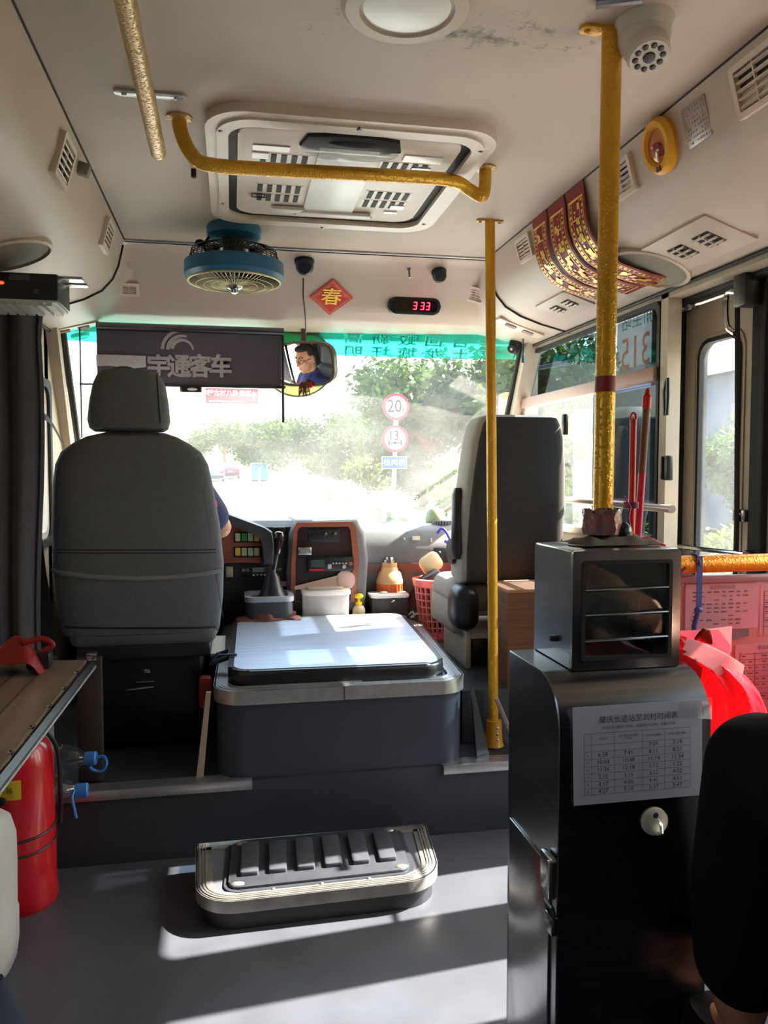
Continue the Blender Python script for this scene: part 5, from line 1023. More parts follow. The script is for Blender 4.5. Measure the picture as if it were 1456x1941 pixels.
# two sticks standing behind the fare box
def stick(name, label, b, tpt, rr, mats, capm, loop=False):
    t = thing(name, label, 'stick', b); f = MB(); n = len(mats)
    for k in range(n):
        f = MB(); f.tube([b.lerp(tpt, k / n), b.lerp(tpt, (k + 1) / n)], rr, 14); obj('sleeve' if k else 'shaft', f, mats[k], t)
    f = MB()
    if loop:
        ax = (tpt - b).normalized(); f.tube([tpt + Vector((rr * .9 * math.cos(a), 0, 0)) + ax * (.012 * math.sin(a)) for a in [PI * k / 10 for k in range(11)]], .0022, 8); f.lathe([(rr * 1.05, -.01), (rr * 1.05, .0), (.0005, .002)], 16, tpt, ax)
    else: f.lathe([(rr * 1.2, -.022), (rr * 1.15, .0), (rr * .7, .004), (rr * .6, .012), (.0005, .017)], 16, tpt, tpt - b)
    obj('cap', f, capm, t); return t
m_w = M('stick_wood', S(120, 86, 66), .6, var=.12, stretch=(1, 1, .2)); m_r2 = M('stick_red', S(206, 30, 40), .3, trans=.15); m_mg = M('stick_magenta', S(196, 34, 92), .3, trans=.15)
sb = at(1200, 1020, Y=1.37); s2 = at(1198, 1024, Y=1.37); gb = Vector((sb.x, 1.375, .0))
stick('mop_stick', 'shorter red stick with a loop end behind the fare box', Vector((at(1194, 1030, Y=1.39).x, 1.39, .0)), at(1201, 795, Y=1.37), .0062, [m_w, m_w, m_r2, m_r2], m_r2, True)
stick('mop_stick', 'taller magenta and wood stick leaning behind the fare box', Vector((at(1186, 1100, Y=1.41).x - .02, 1.43, .0)), at(1227, 752, Y=1.385), .0070, [m_w] * 5 + [m_w, m_mg, m_mg, m_w], m_r2)
f = MB(); q = at(1196, 962, Y=1.365)
for k in range(4): f.tube([q + Vector((.012 * math.cos(a), .016 * math.sin(a), .003 * k)) for a in [2 * PI * j / 12 for j in range(12)]], .0016, 6, closed=True)
f.tube(bez([q + Vector((-.01, -.016, 0)), q + Vector((-.014, -.018, -.02)), q + Vector((-.008, -.018, -.045)), q + Vector((-.016, -.018, -.06))]), .0022, 6); f.tube([q + Vector((-.008, -.016, 0)), q + Vector((-.022, -.016, .022))], .0016, 6); tag(obj('string', f, M('purple_string', S(130, 50, 90), .7)), 'purple string tying the two sticks together', 'string')
# partition rail and board to the right of the fare box
a = at(1284, 1071, Y=1.395); a.x = .735; b = Vector((1.30, 1.395, at(1440, 1065, Y=1.395).z)); a.z = b.z - .002
f = MB(); f.tube([a, b], .0175, 20); t = thing('partition_rail', 'orange yellow dimpled horizontal rail right of the fare box', 'rail', a); obj('rail', f, hammered('rail_orange', S(228, 146, 36), .35), t); f = MB(); f.lathe([(.026, -.03), (.026, .0)], 16, b, (1, 0, 0)); f.lathe([(.024, -.02), (.024, .02)], 16, a + Vector((-.02, 0, 0)), (1, 0, 0)); objs('flange', f, K['yellow'], t)
t = thing('partition_board', 'pinkish translucent board under the orange rail with printed papers', 'board', (1.03, 1.41, .3)); zb = a.z - .025
f = MB(); f.box((1.03, 1.41, (zb + .30) / 2), (.53, .006, zb - .30), .002); obj('panel', f, M('board_pink', S(206, 134, 134), .4, var=.08, sc=5, trans=.5), t)
f = MB(); f.box((1.03, 1.406, zb - .006), (.53, .016, .014), .002); f.lathe([(.005, 0), (.004, .004), (.0005, .005)], 10, at(1291, 1108, Y=1.405), (0, -1, 0)); obj('top_strip', f, M('board_strip', S(150, 100, 104), .4), t)
def sheet(label, u0, v0, u1, v1, Y, tbl=0, col=S(226, 168, 172)):  # pink of light passing through the board is put into the paper colour
    p, q = at(u0, v0, Y=Y), at(u1, v1, Y=Y); q.x = min(q.x, 1.285); t = thing('printed_sheet', label, 'notice', ((p.x + q.x) / 2, Y, q.z), 'papers on the pink board'); f = MB(); f.box(((p.x + q.x) / 2, Y, (p.z + q.z) / 2), (q.x - p.x, .001, p.z - q.z)); obj('paper', f, M('board_paper_backlit', col, .7, trans=.5), t)
    f = MB(); rn = random.Random(int(u0)); rows_ = 9
    for i in range(rows_):
        z = p.z - (p.z - q.z) * (.18 + .78 * i / rows_)
        if tbl: f.box(((p.x + q.x) / 2, Y - .001, z + .005), ((q.x - p.x) * .86, .0006, .0007))
        for k in range(8):
            x = p.x + (q.x - p.x) * (.12 + .1 * k); 
            if rn.random() < .7: f.box((x, Y - .001, z), (rn.uniform(.004, .009) * (q.x - p.x) / .12, .0006, rn.uniform(.0018, .003)))
    f.text('客运班车时刻表', ((p.x + q.x) / 2, Y - .0012, p.z - .008), (1, 0, 0), (0, 0, 1), .008, 0)
    if tbl:
        for k in range(5): f.box((p.x + (q.x - p.x) * (.07 + .215 * k), Y - .001, (p.z + q.z) / 2 - .006), (.0007, .0006, (p.z - q.z) * .84))
    obj('print', f, M('faded_print', S(110, 70, 84), .8), t, recalc=False)
sheet('printed schedule sheet, coloured pink as if backlit, right below the orange rail', 1300, 1108, 1436, 1190, 1.4045)
sheet('printed sheet with a table low on the pink board', 1394, 1222, 1520, 1340, 1.4045, 1)
sheet('printed sheet at the right edge of the pink board', 1442, 1108, 1540, 1200, 1.4045, 1)
f = MB(); p = at(1365, 1198, Y=1.404); f.grid(lambda s, q: (p.x - .01 + .075 * s, 1.403 - .002 * math.sin(4 * s), p.z + .001 - .014 * q + .003 * math.sin(9 * s)), 8, 3, thick=.001); tag(obj('peeling_tape', f, M('grey_tape', S(108, 90, 94), .5)), 'peeling grey tape under the upper schedule sheet', 'tape')
# ribbon, clip, loose papers, red bag
f = MB(); mr3 = M('blue_band', S(40, 44, 104), .6); r0 = at(1326, 1060, Y=1.378); zr = a.z
f.grid(lambda s, q: (r0.x - .006 + .012 * s - .004 * q, 1.395 - (.0195 + .004 * 0) * math.cos(PI * (q - .0)) if q < 0 else (1.376 - .006 * q), zr + .0185 - q * .105), 2, 12, thick=.001); f.tube([(r0.x - .0, 1.395 + .0195 * math.cos(x_), zr + .0195 * math.sin(x_)) for x_ in [PI * k / 12 for k in range(-3, 13)]], .004, 6, flat=1); q = Vector((r0.x - .006, 1.368, zr - .085)); f.tube([q, q + Vector((-.012, -.006, -.03)), q + Vector((-.016, -.012, -.055))], .005, 8); f.ell(q, (.009, .006, .007), 10, 8)
tag(obj('ribbon', f, mr3), 'dark blue ribbon tied round the orange rail', 'ribbon')
f = MB(); p = at(1272, 1198, Y=1.335); q = at(1396, 1275, Y=1.335)
f.grid(lambda s, r: (p.x + (q.x - p.x) * s - .004 * r, 1.345 + .010 * s - .006 * r, p.z - (p.z - q.z) * 1.1 * r - .004 * s), 6, 6, thick=.0006); t = thing('loose_paper', 'pink sheet of paper held by the bulldog clip', 'paper', p); obj('sheet', f, M('pink_paper', S(240, 150, 172), .7, trans=.4), t)
f = MB(); f.text('315专线', at(1345, 1222, Y=1.338), (1, 0, 0), (0, 0, 1), .008, 0); obj('print', f, M('pink_ink', S(150, 70, 110), .8), t, recalc=False)
f = MB(); p2 = at(1335, 1193, Y=1.352); q2 = at(1388, 1204, Y=1.352); f.grid(lambda s, r: (p2.x + (q2.x - p2.x) * s, 1.353, p2.z - .05 * r + .004 * s), 3, 3, thick=.0006); tag(obj('loose_paper', f, K['paper']), 'pale sheet edge behind the pink paper', 'paper')
f = MB(); p = at(1335, 1206, Y=1.333); f.basis(p, (1, 0, -.25), (0, 0, 1)); f.prism([(-.006, .014), (.006, .014), (.009, .004), (.017, -.006), (.017, -.012), (-.017, -.012), (-.017, -.006), (-.009, .004)], -.004, .006, .0015); tag(obj('bulldog_clip', f, M('clip_red_metal', S(130, 40, 34), .25, .8)), 'shiny reddish bulldog clip holding papers below the blue ribbon', 'clip')
mbag = M('red_bag_film', S(228, 44, 58), .22, var=.1, sc=8, trans=.4, bump=.9, bsc=16)
t = thing('plastic_bag', 'bright red plastic bag hanging beside the fare box', 'bag', at(1380, 1330, Y=1.29))
f = MB(); BS = [(1212, 1284, 1302), (1228, 1290, 1340), (1250, 1300, 1372), (1272, 1318, 1400), (1295, 1334, 1422), (1320, 1342, 1440), (1345, 1346, 1450), (1370, 1346, 1456), (1400, 1346, 1458), (1430, 1350, 1456), (1450, 1360, 1446)]
secs = []
for i, (v, u0, u1) in enumerate(BS):
    p, q = at(u0 + 6, v, Y=1.27), at(u1, v, Y=1.27); secs.append((((p.x + q.x) / 2, 1.29, p.z), (q.x - p.x) / 2, .012 + .05 * math.sin(PI * min(1, i / 8) * .5)))
secs[-1] = (secs[-1][0], secs[-1][1] * .8, .03)
loft(f, secs, 30, 2.3)
for i, v in enumerate(f.v): k = i % 30; s = i // 30; f.v[i] = v + Vector((.0025 * math.sin(k * 1.9 + s), .005 * math.sin(k * 1.7 + s * .8) * (s > 0), .003 * math.sin(k * 2.3)))
obj('sack', f, mbag, t, ang=50)
f = MB(); q = at(1284, 1205, Y=1.30); f.grid(lambda s, r: Vector((q.x - .004 + .115 * s - .01 * r, 1.262 - .01 * math.sin(PI * s), q.z + .004 - .055 * s ** 1.3 - (.028 + .02 * s) * r)), 10, 3, thick=.001); obj('white_lining', f, M('bag_lining', S(240, 200, 206), .4, trans=.5), t)
f = MB(); q = at(1284, 1225, Y=1.28); f.grid(lambda s, r: Vector((q.x - .012 + .05 * s, 1.26 + .006 * r, q.z - .03 * s - .03 * r + .006 * math.sin(5 * s))), 6, 4, thick=.001); q = at(1350, 1247, Y=1.26); f.box(q, (.07, .006, .012), .003); obj('handle', f, mbag, t)
f = MB(); q = at(1283, 1095, Y=1.37); f.tube(bez([at(1300, 1076, Y=1.37), at(1284, 1094, Y=1.37), at(1287, 1120, Y=1.385), at(1284, 1150, Y=1.39), at(1286, 1190, Y=1.39)]), .0028, 6); f.tube([at(1284, 1094, Y=1.37), at(1318, 1090, Y=1.372)], .0018, 6); tag(obj('string', f, M('dark_red_string', S(96, 24, 28), .8)), 'dark red string hanging from the left end of the orange rail', 'string')
# wooden crate behind the slim pole
mcr = M('crate_brown', S(112, 76, 54), .85, var=.25, sc=7, stretch=(.4, 1, 16), bump=.3, bsc=40); t = thing('crate', 'brown grained crate behind the slim pole and the fare box', 'crate', (1.06, 2.68, .40))
f = MB(); f.box((1.06, 2.66, .565), (.28, .22, .33), .004); obj('body', f, mcr, t); f = MB(); f.box((1.06, 2.66, .735), (.285, .225, .012), .002); obj('top', f, M('crate_top_lit', S(170, 120, 90), .8), t)  # lit top of the crate painted in as a lighter brown
# ------------------------------------------------------------------ left side: shelf, extinguisher, jug, bottles
t = thing('shelf', 'worn wooden shelf board with a black edge along the left wall', 'shelf', (-.55, 1.75, .59))
zs = .62; er = at(172, 1250, Z=zs); en = at(0, 1462, Z=zs); ed = (er - en)
xr1 = er.x; f = MB(); f.prism([(-.70, 1.0), (en.x - ed.x * .6, en.y - ed.y * .6), (er.x - .012, er.y), (-.70, er.y + .03)], zs - .025, zs, .002); obj('board', f, M('shelf_wood', S(124, 104, 84), .32, var=.22, sc=5, stretch=(6, .5, 1), bump=.1), t)
f = MB(); dv_ = ed.normalized(); n_ = Vector((dv_.y, -dv_.x, 0)); st = en - ed * .6
for off, z0, w_, m_ in ((.004, -.012, .016, 0), (.014, -.02, .006, 1), (-.006, .003, .008, 1)): pass
f.tube([st + n_ * .002 + Vector((0, 0, -.014)), er + n_ * .002 + Vector((0, 0, -.014))], .010, 4); obj('edge_strip', f, K['black'], t)
f = MB(); f.tube([st + n_ * .012 + Vector((0, 0, -.02)), er + n_ * .012 + Vector((0, 0, -.02))], .004, 8); obj('edge_bead', f, K['alu'], t)
f = MB()
for k in range(9): q = st.lerp(er, k / 9); f.box(q + n_ * -.008 + Vector((0, 0, .001)), (.010, .012, .006), .001)
objs('clip', f, K['chrome'], t)
f = MB()
for x_ in (-.62, -.56, -.50): f.box((x_, 1.75, zs + .0005), (.006, .9, .001))
obj('groove', f, M('shelf_groove', S(84, 68, 54), .5), t)
f = MB(); q = at(168, 1300, Y=2.42); f.box((q.x, 2.44, .41), (.07, .03, .37), .003); obj('upright', f, M('upright_brown', S(56, 44, 38), .6), t)
f = MB(); f.box((q.x + .01, 2.43, .60), (.03, .03, .025), .006); obj('foil_cap', f, K['steel'], t)
f = MB(); f.box((-.585, 2.30, .41), (.16, .12, .14), .004); tag(obj('storage_box', f, M('grey_box', S(128, 124, 118), .6)), 'grey box stored under the wooden shelf', 'box')
f = MB(); f.box((-.585, 2.31, .28), (.17, .12, .11), .004); f.box((-.585, 2.20, .11), (.2, .3, .22), .0); f = MB(); f.box((-.60, 2.45, .27), (.17, .12, .10), .004); tag(obj('storage_box', f, M('grey_box_dark', S(96, 92, 88), .6)), 'darker grey box behind the red fire extinguisher', 'box')
# extinguisher
o = Vector((-.563, 2.20, 0)); t = thing('fire_extinguisher', 'red fire extinguisher with a yellow label under the shelf', 'fire extinguisher', o); mre = M('extinguisher_red', S(196, 24, 36), .28, var=.05, coat=.3)
f = MB(); f.lathe([(.0005, .0), (.088, .0), (.094, .015), (.090, .05), (.088, .38), (.08, .42), (.055, .45), (.022, .462), (.02, .475), (.0005, .476)], 32, o); obj('cylinder', f, mre, t)
f = MB(); f.lathe([(.018, .47), (.018, .50), (.0005, .502)], 14, o); f.box(o + Vector((.03, -.01, .50)), (.10, .018, .012), .004, R=Matrix.Rotation(-.2, 3, 'Y')); f.box(o + Vector((.03, -.01, .525)), (.10, .016, .008), .003, R=Matrix.Rotation(-.35, 3, 'Y')); obj('valve', f, K['black'], t)
f = MB(); f.grid(lambda a, b: o + Vector((.0885 * math.cos(-PI * .72 + a * 1.0), .0885 * math.sin(-PI * .72 + a * 1.0), .31 + .05 * b)), 12, 2); lb = obj('label', f, M('label_yellow', S(214, 184, 40), .4), t)
f = MB(); a_ = -PI * .72 + .5; f.text('灭火器', o + Vector((.0895 * math.cos(a_), .0895 * math.sin(a_), .335)), (-math.sin(a_), math.cos(a_), 0), (0, 0, 1), .018, .0005); obj('lettering', f, K['ink'], lb, recalc=False)
f = MB()
for z in (.17, .21): f.tube([o + Vector((.0905 * math.cos(a), .0905 * math.sin(a), z + .012 * math.sin(a))) for a in [2 * PI * k / 28 for k in range(28)]], .0035, 6, closed=True)
obj('wire_tie', f, M('tie_dark', S(60, 40, 44), .5), t)
f = MB(); f.tube(bez([o + Vector((.05, -.02, .49)), o + Vector((.10, -.02, .42)), o + Vector((.104, .0, .30)), o + Vector((.10, .01, .2))]), .006, 8); obj('hose', f, K['rubber'], t)
# jug
o = Vector((-.585, 1.90, 0)); t = thing('jug', 'white plastic jug cut by the left edge in front of the extinguisher', 'jug', o); f = MB(); loft(f, [((o.x, o.y, z), rx, ry) for z, rx, ry in ((0, .06, .07), (.012, .078, .09), (.05, .083, .095), (.12, .084, .096), (.125, .081, .093), (.23, .083, .095), (.30, .082, .094), (.34, .072, .085), (.362, .05, .06), (.37, .03, .035))], 28, 3.2)
obj('body', f, M('jug_white', S(206, 204, 200), .4, var=.06, sc=6, trans=.2), t, ang=50); f = MB(); f.lathe([(.026, .365), (.026, .395), (.0005, .397)], 18, o); obj('cap', f, K['white'], t); f = MB(); f.tube(bez([o + Vector((0, .05, .35)), o + Vector((.01, .03, .40)), o + Vector((.01, -.04, .40)), o + Vector((0, -.07, .33))]), .01, 8); obj('handle', f, K['white'], t)
f = MB(); q = at(2, 1520, Y=1.82); f.ell(q, (.012, .004, .010), 12, 8); obj('hole', f, K['dark'], t)
# two bottles with blue caps
mbw = glass('clear_bottle', (.75, .80, .86), .06, (.7, .8, .9), .12)
def wbottle(label, tip, dirv, S_=1.0):
    ax = Vector(dirv).normalized(); b = tip - ax * .24; t = thing('water_bottle', label, 'bottle', b, 'water bottles with blue carry caps'); f = MB(); f.lathe([(.0005, 0), (.040, .0), (.043, .01), (.043, .12), (.040, .125), (.043, .13), (.041, .16), (.028, .195), (.016, .21), (.016, .22)], 24, b, ax); obj('body', f, mbw, t)
    f = MB(); f.lathe([(.019, .212), (.0195, .24), (.017, .243), (.0005, .243)], 18, b, ax); obj('cap', f, M('cap_blue', S(64, 130, 204), .35) if 'cap_blue' not in bpy.data.materials else bpy.data.materials['cap_blue'], t); return t, b, ax
t1 = at(181, 1437, Y=2.36); t1.z = max(t1.z, .268); t_, b, ax = wbottle('rear water bottle with a blue loop cap lying on the platform', t1, (1, -.08, .0))
f = MB(); e = t1; f.tube(bez([e, e + Vector((.022, 0, .004)), e + Vector((.03, 0, -.018)), e + Vector((.018, 0, -.038)), e + Vector((-.004, 0, -.036)), e + Vector((-.015, -.01, -.02))]), .0045, 8); obj('loop', f, bpy.data.materials['cap_blue'], t_)
t2 = at(164, 1462, Y=2.26); t2.z = .266; t2.x -= .0; t_, b, ax = wbottle('front water bottle with a hanging blue strap, lying beside the extinguisher', t2, (1, .05, 0))
f = MB(); e = t2 + Vector((-.03, -.018, .01)); f.tube(bez([e, e + Vector((-.004, -.01, -.02)), e + Vector((.002, -.012, -.05)), e + Vector((.006, -.012, -.075))]), .0045, 8); obj('loop', f, bpy.data.materials['cap_blue'], t_)
# dark curtain by the driver, belt, red bag on the shelf
t = thing('curtain', 'dark grey gathered curtain hanging at the left edge', 'curtain', (-.63, 2.46, .62)); f = MB(); mcu = M('curtain_dark', S(74, 72, 76), .9, var=.08, sc=30)
xa = -.69; 
def cur(a, b): 
    z = 1.655 - 1.05 * b; xe = at(66 + 14 * max(0, 1 - b * 9) - 2 * b * 0, 700, Y=2.45).x + .012 * math.sin(5 * b); return (xa + (xe - xa) * a, 2.47 - .035 * abs(math.sin(4.2 * PI * a * .5)) - .02 * math.sin(PI * a) - .01 * b, z)
f.grid(cur, 30, 24, thick=.012); obj('cloth', f, mcu, t, ang=60)
f = MB(); f.tube([(-.69, 2.46, 1.66), (at(84, 600, Y=2.45).x, 2.45, 1.655)], .014, 10); obj('hem', f, mcu, t)
t = thing('seat_belt', 'black seat belt hanging between the curtain and the driver seat', 'seat belt', at(70, 1000, Y=2.6))
pts = [at(u, v, Y=Y_) for u, v, Y_ in ((60, 800, 2.72), (64, 860, 2.70), (66, 940, 2.68), (70, 1020, 2.66), (76, 1090, 2.64), (86, 1170, 2.62), (90, 1245, 2.60))]; wv = [.010, .016, .016, .014, .018, .024, .026]
f = MB(); vs = []
for p, w_ in zip(pts, wv): vs += [p + Vector((-w_, 0, 0)), p + Vector((w_, .004, 0)), p + Vector((w_, .007, 0)), p + Vector((-w_, .003, 0))]
fs = []
for i in range(len(pts) - 1):
    for k in range(4): fs.append([i * 4 + k, i * 4 + (k + 1) % 4, i * 4 + 4 + (k + 1) % 4, i * 4 + 4 + k])
f.add(vs, fs + [[0, 1, 2, 3], [len(vs) - 4, len(vs) - 3, len(vs) - 2, len(vs) - 1]]); obj('webbing', f, K['black'], t)
f = MB(); q = at(60, 793, Y=2.72); f.box(q, (.03, .03, .05), .008); f.box(at(56, 775, Y=2.72), (.02, .02, .03), .004); f.tube([q, at(68, 806, Y=2.72)], .008, 8); obj('guide', f, K['black'], t)
f = MB(); a_ = bez([at(62, 795, Y=2.72), at(82, 790, Y=2.70), at(98, 805, Y=2.67), at(118, 842, Y=2.64)]); vs = []; fs = []
for p in a_: vs += [p + Vector((0, 0, .011)), p + Vector((.004, .0, -.011)), p + Vector((.004, .003, -.011)), p + Vector((0, .003, .011))]
for i in range(len(a_) - 1):
    for k in range(4): fs.append([i * 4 + k, i * 4 + (k + 1) % 4, i * 4 + 4 + (k + 1) % 4, i * 4 + 4 + k])
f.add(vs, fs); obj('shoulder_webbing', f, M('belt_grey', S(70, 70, 72), .6), t)
q = at(45, 1215, Y=2.2); t = thing('plastic_bag', 'dark red bag with a loop handle on the far end of the shelf', 'bag', (q.x, 2.2, .62)); mrb = M('bag_dark_red', S(150, 22, 26), .45, var=.1, trans=.1); f = MB()
f.grid(lambda a, b: (q.x - .095 + .14 * a + .012 * b, 2.14 + .1 * b, .622 + .085 * (math.sin(PI * min(1, .06 + a * .94)) ** .7) * math.sin(PI * (.12 + .76 * b)) ** .8 + .008 * math.sin(9 * a + 5 * b)), 22, 12, thick=.003); obj('sack', f, mrb, t, ang=60)
f = MB(); f.tube(bez([Vector((q.x + .005, 2.17, .70)), Vector((q.x + .05, 2.18, .708)), Vector((q.x + .075, 2.18, .69)), Vector((q.x + .05, 2.18, .675))]), .008, 8); obj('handle', f, mrb, t)
f = MB(); p = at(72, 1228, Y=2.2); f.box((p.x, 2.215, .645), (.06, .05, .045), .008); tag(obj('buckle_box', f, K['black']), 'small black buckle box beside the dark red bag on the shelf', 'box')
# navy cloth corner at the lower left
t = thing('cloth_bag', 'dark navy cloth bag corner at the lower left of the aisle', 'bag', (-.36, 1.30, 0)); f = MB(); q = at(22, 1850, Y=1.33)
loft(f, [((-.40, 1.28, 0), .10, .14), ((-.40, 1.28, .12), .098, .15), ((-.405, 1.29, .22), .078, .12), ((-.40, 1.30, .275), .048, .08), ((-.385, 1.31, .318), .022, .04), ((-.376, 1.32, .336), .006, .012)], 24, 2.4); obj('sack', f, M('navy_cloth', S(30, 36, 58), .9, var=.15, sc=30), t, ang=60)
# ------------------------------------------------------------------ outside
def gz(y): return -.9 + .0165 * y
def slab(x0, x1, y0, y1, dz, t=.1):
    f = MB(); n = 12; vs = []
    f.grid(lambda a, b: (x0 + (x1 - x0) * a, y0 + (y1 - y0) * b, gz(y0 + (y1 - y0) * b) + dz), 2, n); return f
struct('road', slab(-9, 4.2, -30, 160, 0), M('asphalt_pale', S(172, 170, 166), .85, var=.1, sc=3))
struct('ground_right', slab(4.2, 140, -60, 160, -.03), M('verge_ground', S(104, 100, 66), .95, var=.25, sc=.6, col2=S(74, 92, 42)))
struct('ground_left', slab(-140, -9, -60, 160, -.03), M('verge_ground_pale', S(160, 156, 128), .95, var=.2, sc=.6))
f = slab(.2, .34, -20, 120, .006); struct('road_marking', f, M('road_paint', S(230, 230, 228), .7))
ml = [M('leaf_%d' % k, c, .55, var=.3, sc=2.5, trans=.42) for k, c in enumerate((S(58, 80, 26), S(68, 88, 28), S(50, 72, 30), S(96, 106, 32)))]
mtk = M('bark', S(134, 112, 92), .9, var=.2, sc=9, bump=.5, bsc=20)
def crown_mesh(name, seed, blobs, n, leaf, mat_):
    rn = random.Random(seed); f = MB(); W_ = sum(b[3] ** 2 for b in blobs)
    for bx, by, bz, br in blobs:
        for _ in range(int(n * br ** 2 / W_)):
            d = Vector((rn.gauss(0, 1), rn.gauss(0, 1), rn.gauss(0, 1))).normalized(); r = br * (rn.random() ** .45) * (1 + .25 * rn.gauss(0, 1) * .4)
            p = Vector((bx, by, bz)) + Vector((d.x, d.y, d.z * .85)) * r; a = Vector((rn.gauss(0, 1), rn.gauss(0, 1), rn.gauss(0, .7))).normalized(); b = a.cross(d + Vector((.01, .02, .03))).normalized(); s = leaf * rn.uniform(.6, 1.3)
            f.add([p - a * s, p + b * s * .45, p + a * s, p - b * s * .45], [[0, 1, 2, 3]])
    return mesh_of(name, f, mat_, recalc=False)
def blobs(seed, R, H, n):
    rn = random.Random(seed); return [(rn.uniform(-R, R) * .6, rn.uniform(-R, R) * .6, H * rn.uniform(.35, .9), R * rn.uniform(.42, .62)) for _ in range(n)]
CR = [crown_mesh('crown_a', 1, blobs(1, 2.6, 5.0, 9), 5200, .17, ml[0]), crown_mesh('crown_b', 2, blobs(2, 3.0, 5.2, 10), 5200, .2, ml[1]), crown_mesh('crown_c', 3, blobs(3, 2.6, 5.4, 9), 5200, .18, ml[2]), crown_mesh('crown_d', 4, blobs(4, 1.2, 1.5, 7), 2200, .12, ml[3])]
def tree(x, y, s, k, label, rz=0, trunk=True, dz=0.0):
    t = thing('bush' if k == 3 else 'tree', label, 'bush' if k == 3 else 'tree', (x, y, gz(y) + dz), 'trees and bushes along the road')
    o = bpy.data.objects.new('crown', CR[k]); C.objects.link(o); o.parent = t; o.scale = (s, s, s); o.rotation_euler = (0, 0, rz)
    if trunk and k != 3:
        f = MB(); rn = random.Random(int(x * 7 + y)); b = Vector((x, y, gz(y) + dz - .1)); f.tube(bez([b, b + Vector((.1 * s, 0, 1.0 * s)), b + Vector((-.05 * s, .1, 2.0 * s)), b + Vector((.1 * s, 0, 3.6 * s))]), [(.20 - .0045 * i) * s for i in range(25)], 10)
        for q in ((.9, .2, 3.4), (-.8, -.2, 3.2), (.2, .7, 3.6)): f.tube([b + Vector((0, .05, 1.7 * s)), b + Vector((q[0] * .5 * s, q[1] * .5 * s, 2.6 * s)), b + Vector((q[0] * s, q[1] * s, q[2] * s))], [.11 * s, .08 * s, .04 * s], 8)
        obj('trunk', f, mtk, t)
    return t
def put(u, Y, s, k, label, rz=0): tree(at(u, 900, Y=Y).x, Y, s, k, label, rz)
put(803, 32, 1.15, 0, 'large tree with a pale bent trunk right behind the round weight signs')
put(905, 31, 1.25, 2, 'tall dense tree seen beside the slim yellow pole', 1.2)
put(985, 26, 1.2, 0, 'tall tree at the right end of the windscreen', 2.4)
put(690, 48, .95, 1, 'leafy tree just left of the blue bridge name plate', .6)
put(615, 53, .9, 2, 'bushy tree in the middle of the windscreen', 2.0)
put(560, 62, .95, 1, 'bushy tree above the far end of the red and white barrier', 3.1)
put(514, 84, 1.05, 2, 'tree over the blue roadside bins', 4.2)
put(425, 98, 1.25, 1, 'pale green tree behind the silver sedan', 5.2)
put(480, 96, 1.0, 0, 'tree standing just right of the sedan and red car', .3)
put(748, 41, .95, 1, 'tree between the round signs and the guardrail', 4.0)
for k, (u, Y, s, lb) in enumerate(((880, 24, .9, 'bright yellow-green bush left of the passenger seat back'), (690, 37, 1.1, 'low bush behind the middle of the guardrail'), (618, 50, 1.3, 'yellowish bush behind the red and white barrier'), (800, 32, 1.0, 'low dark bush under the large bent tree'), (632, 60, 1.1, 'reddish green bush above the barrier'), (905, 19, 1.1, 'bright bush beside the black armrest'))):
    tree(at(u, 900, Y=Y).x, Y, s, 3, lb, k * 1.3, dz=.1)
for k, (x, y, s, kk, lb) in enumerate(((8.6, 15.4, .36, 2, 'tree behind the magenta stick outside the right window'), (9.3, 12.6, .48, 0, 'tree outside the right window, nearest the door'), (11.4, 15.6, .50, 2, 'tree seen through the left half of the door glass'), (13.5, 17.6, .6, 1, 'tree seen through the right half of the door glass'), (9.4, 22.5, .62, 1, 'tree outside the front corner of the right window'))): tree(x, y, s, kk, lb, k)
for k, (x, y, s, lb) in enumerate(((6.4, 12.4, .6, 'bush low outside the right window beside the seat back'), (7.0, 9.9, .6, 'bush low outside the right window behind the sticks'), (5.6, 7.5, .6, 'bush low outside the door glass'), (4.9, 5.0, .5, 'bush seen at the bottom of the door glass'))): tree(x, y, s, 3, lb, k, dz=.05)
t = thing('building', 'long low grey roofed building outside the right windows', 'building', (15, 23, gz(23))); f = MB(); f.box((15.5, 24, gz(23) + 2.1), (5, 11, 4.2)); obj('wall', f, M('bld_wall', S(92, 100, 120), .8, var=.05), t)
f = MB(); f.basis((0, 29.8, 0), (1, 0, 0), (0, 0, 1)); z0 = gz(23) + 4.2; f.prism([(12.6, z0), (18.4, z0), (15.5, z0 + 1.5)], 0, 11.6); obj('roof', f, M('bld_roof', S(70, 78, 98), .7), t)
# weight-limit sign post
Y = 26; pb = at(745, 975, Y=Y); pb.z = gz(Y); t = thing('sign_post', 'white post with two round weight limit signs and a blue name plate', 'road sign', pb)
mrs = M('sign_red', S(214, 40, 60), .5); mws = M('sign_white', S(236, 236, 238), .5); mbs = M('sign_blue', S(36, 84, 176), .5); mk = M('sign_black', S(40, 40, 44), .5)
top = at(752, 745, Y=Y); f = MB(); f.tube([pb, top], .075, 14); obj('post', f, M('post_white', S(228, 226, 224), .5), t)
def rsign(u, v, R):
    c = at(u, v, Y=Y - .1); f = MB(); f.basis(c, (1, 0, 0), (0, 0, 1)); f.prism(circ(R, 44), -.02, .0); f.ring(circ(R, 44), circ(R * .80, 44), 0, .012); p = obj('round_sign', f, mrs, t)
    f = MB(); f.basis(c, (1, 0, 0), (0, 0, 1)); f.prism(circ(R * .81, 44), 0, .006); obj('face', f, mws, p); return c, p
R_ = (at(776, 771, Y=Y).x - at(726, 771, Y=Y).x) / 2
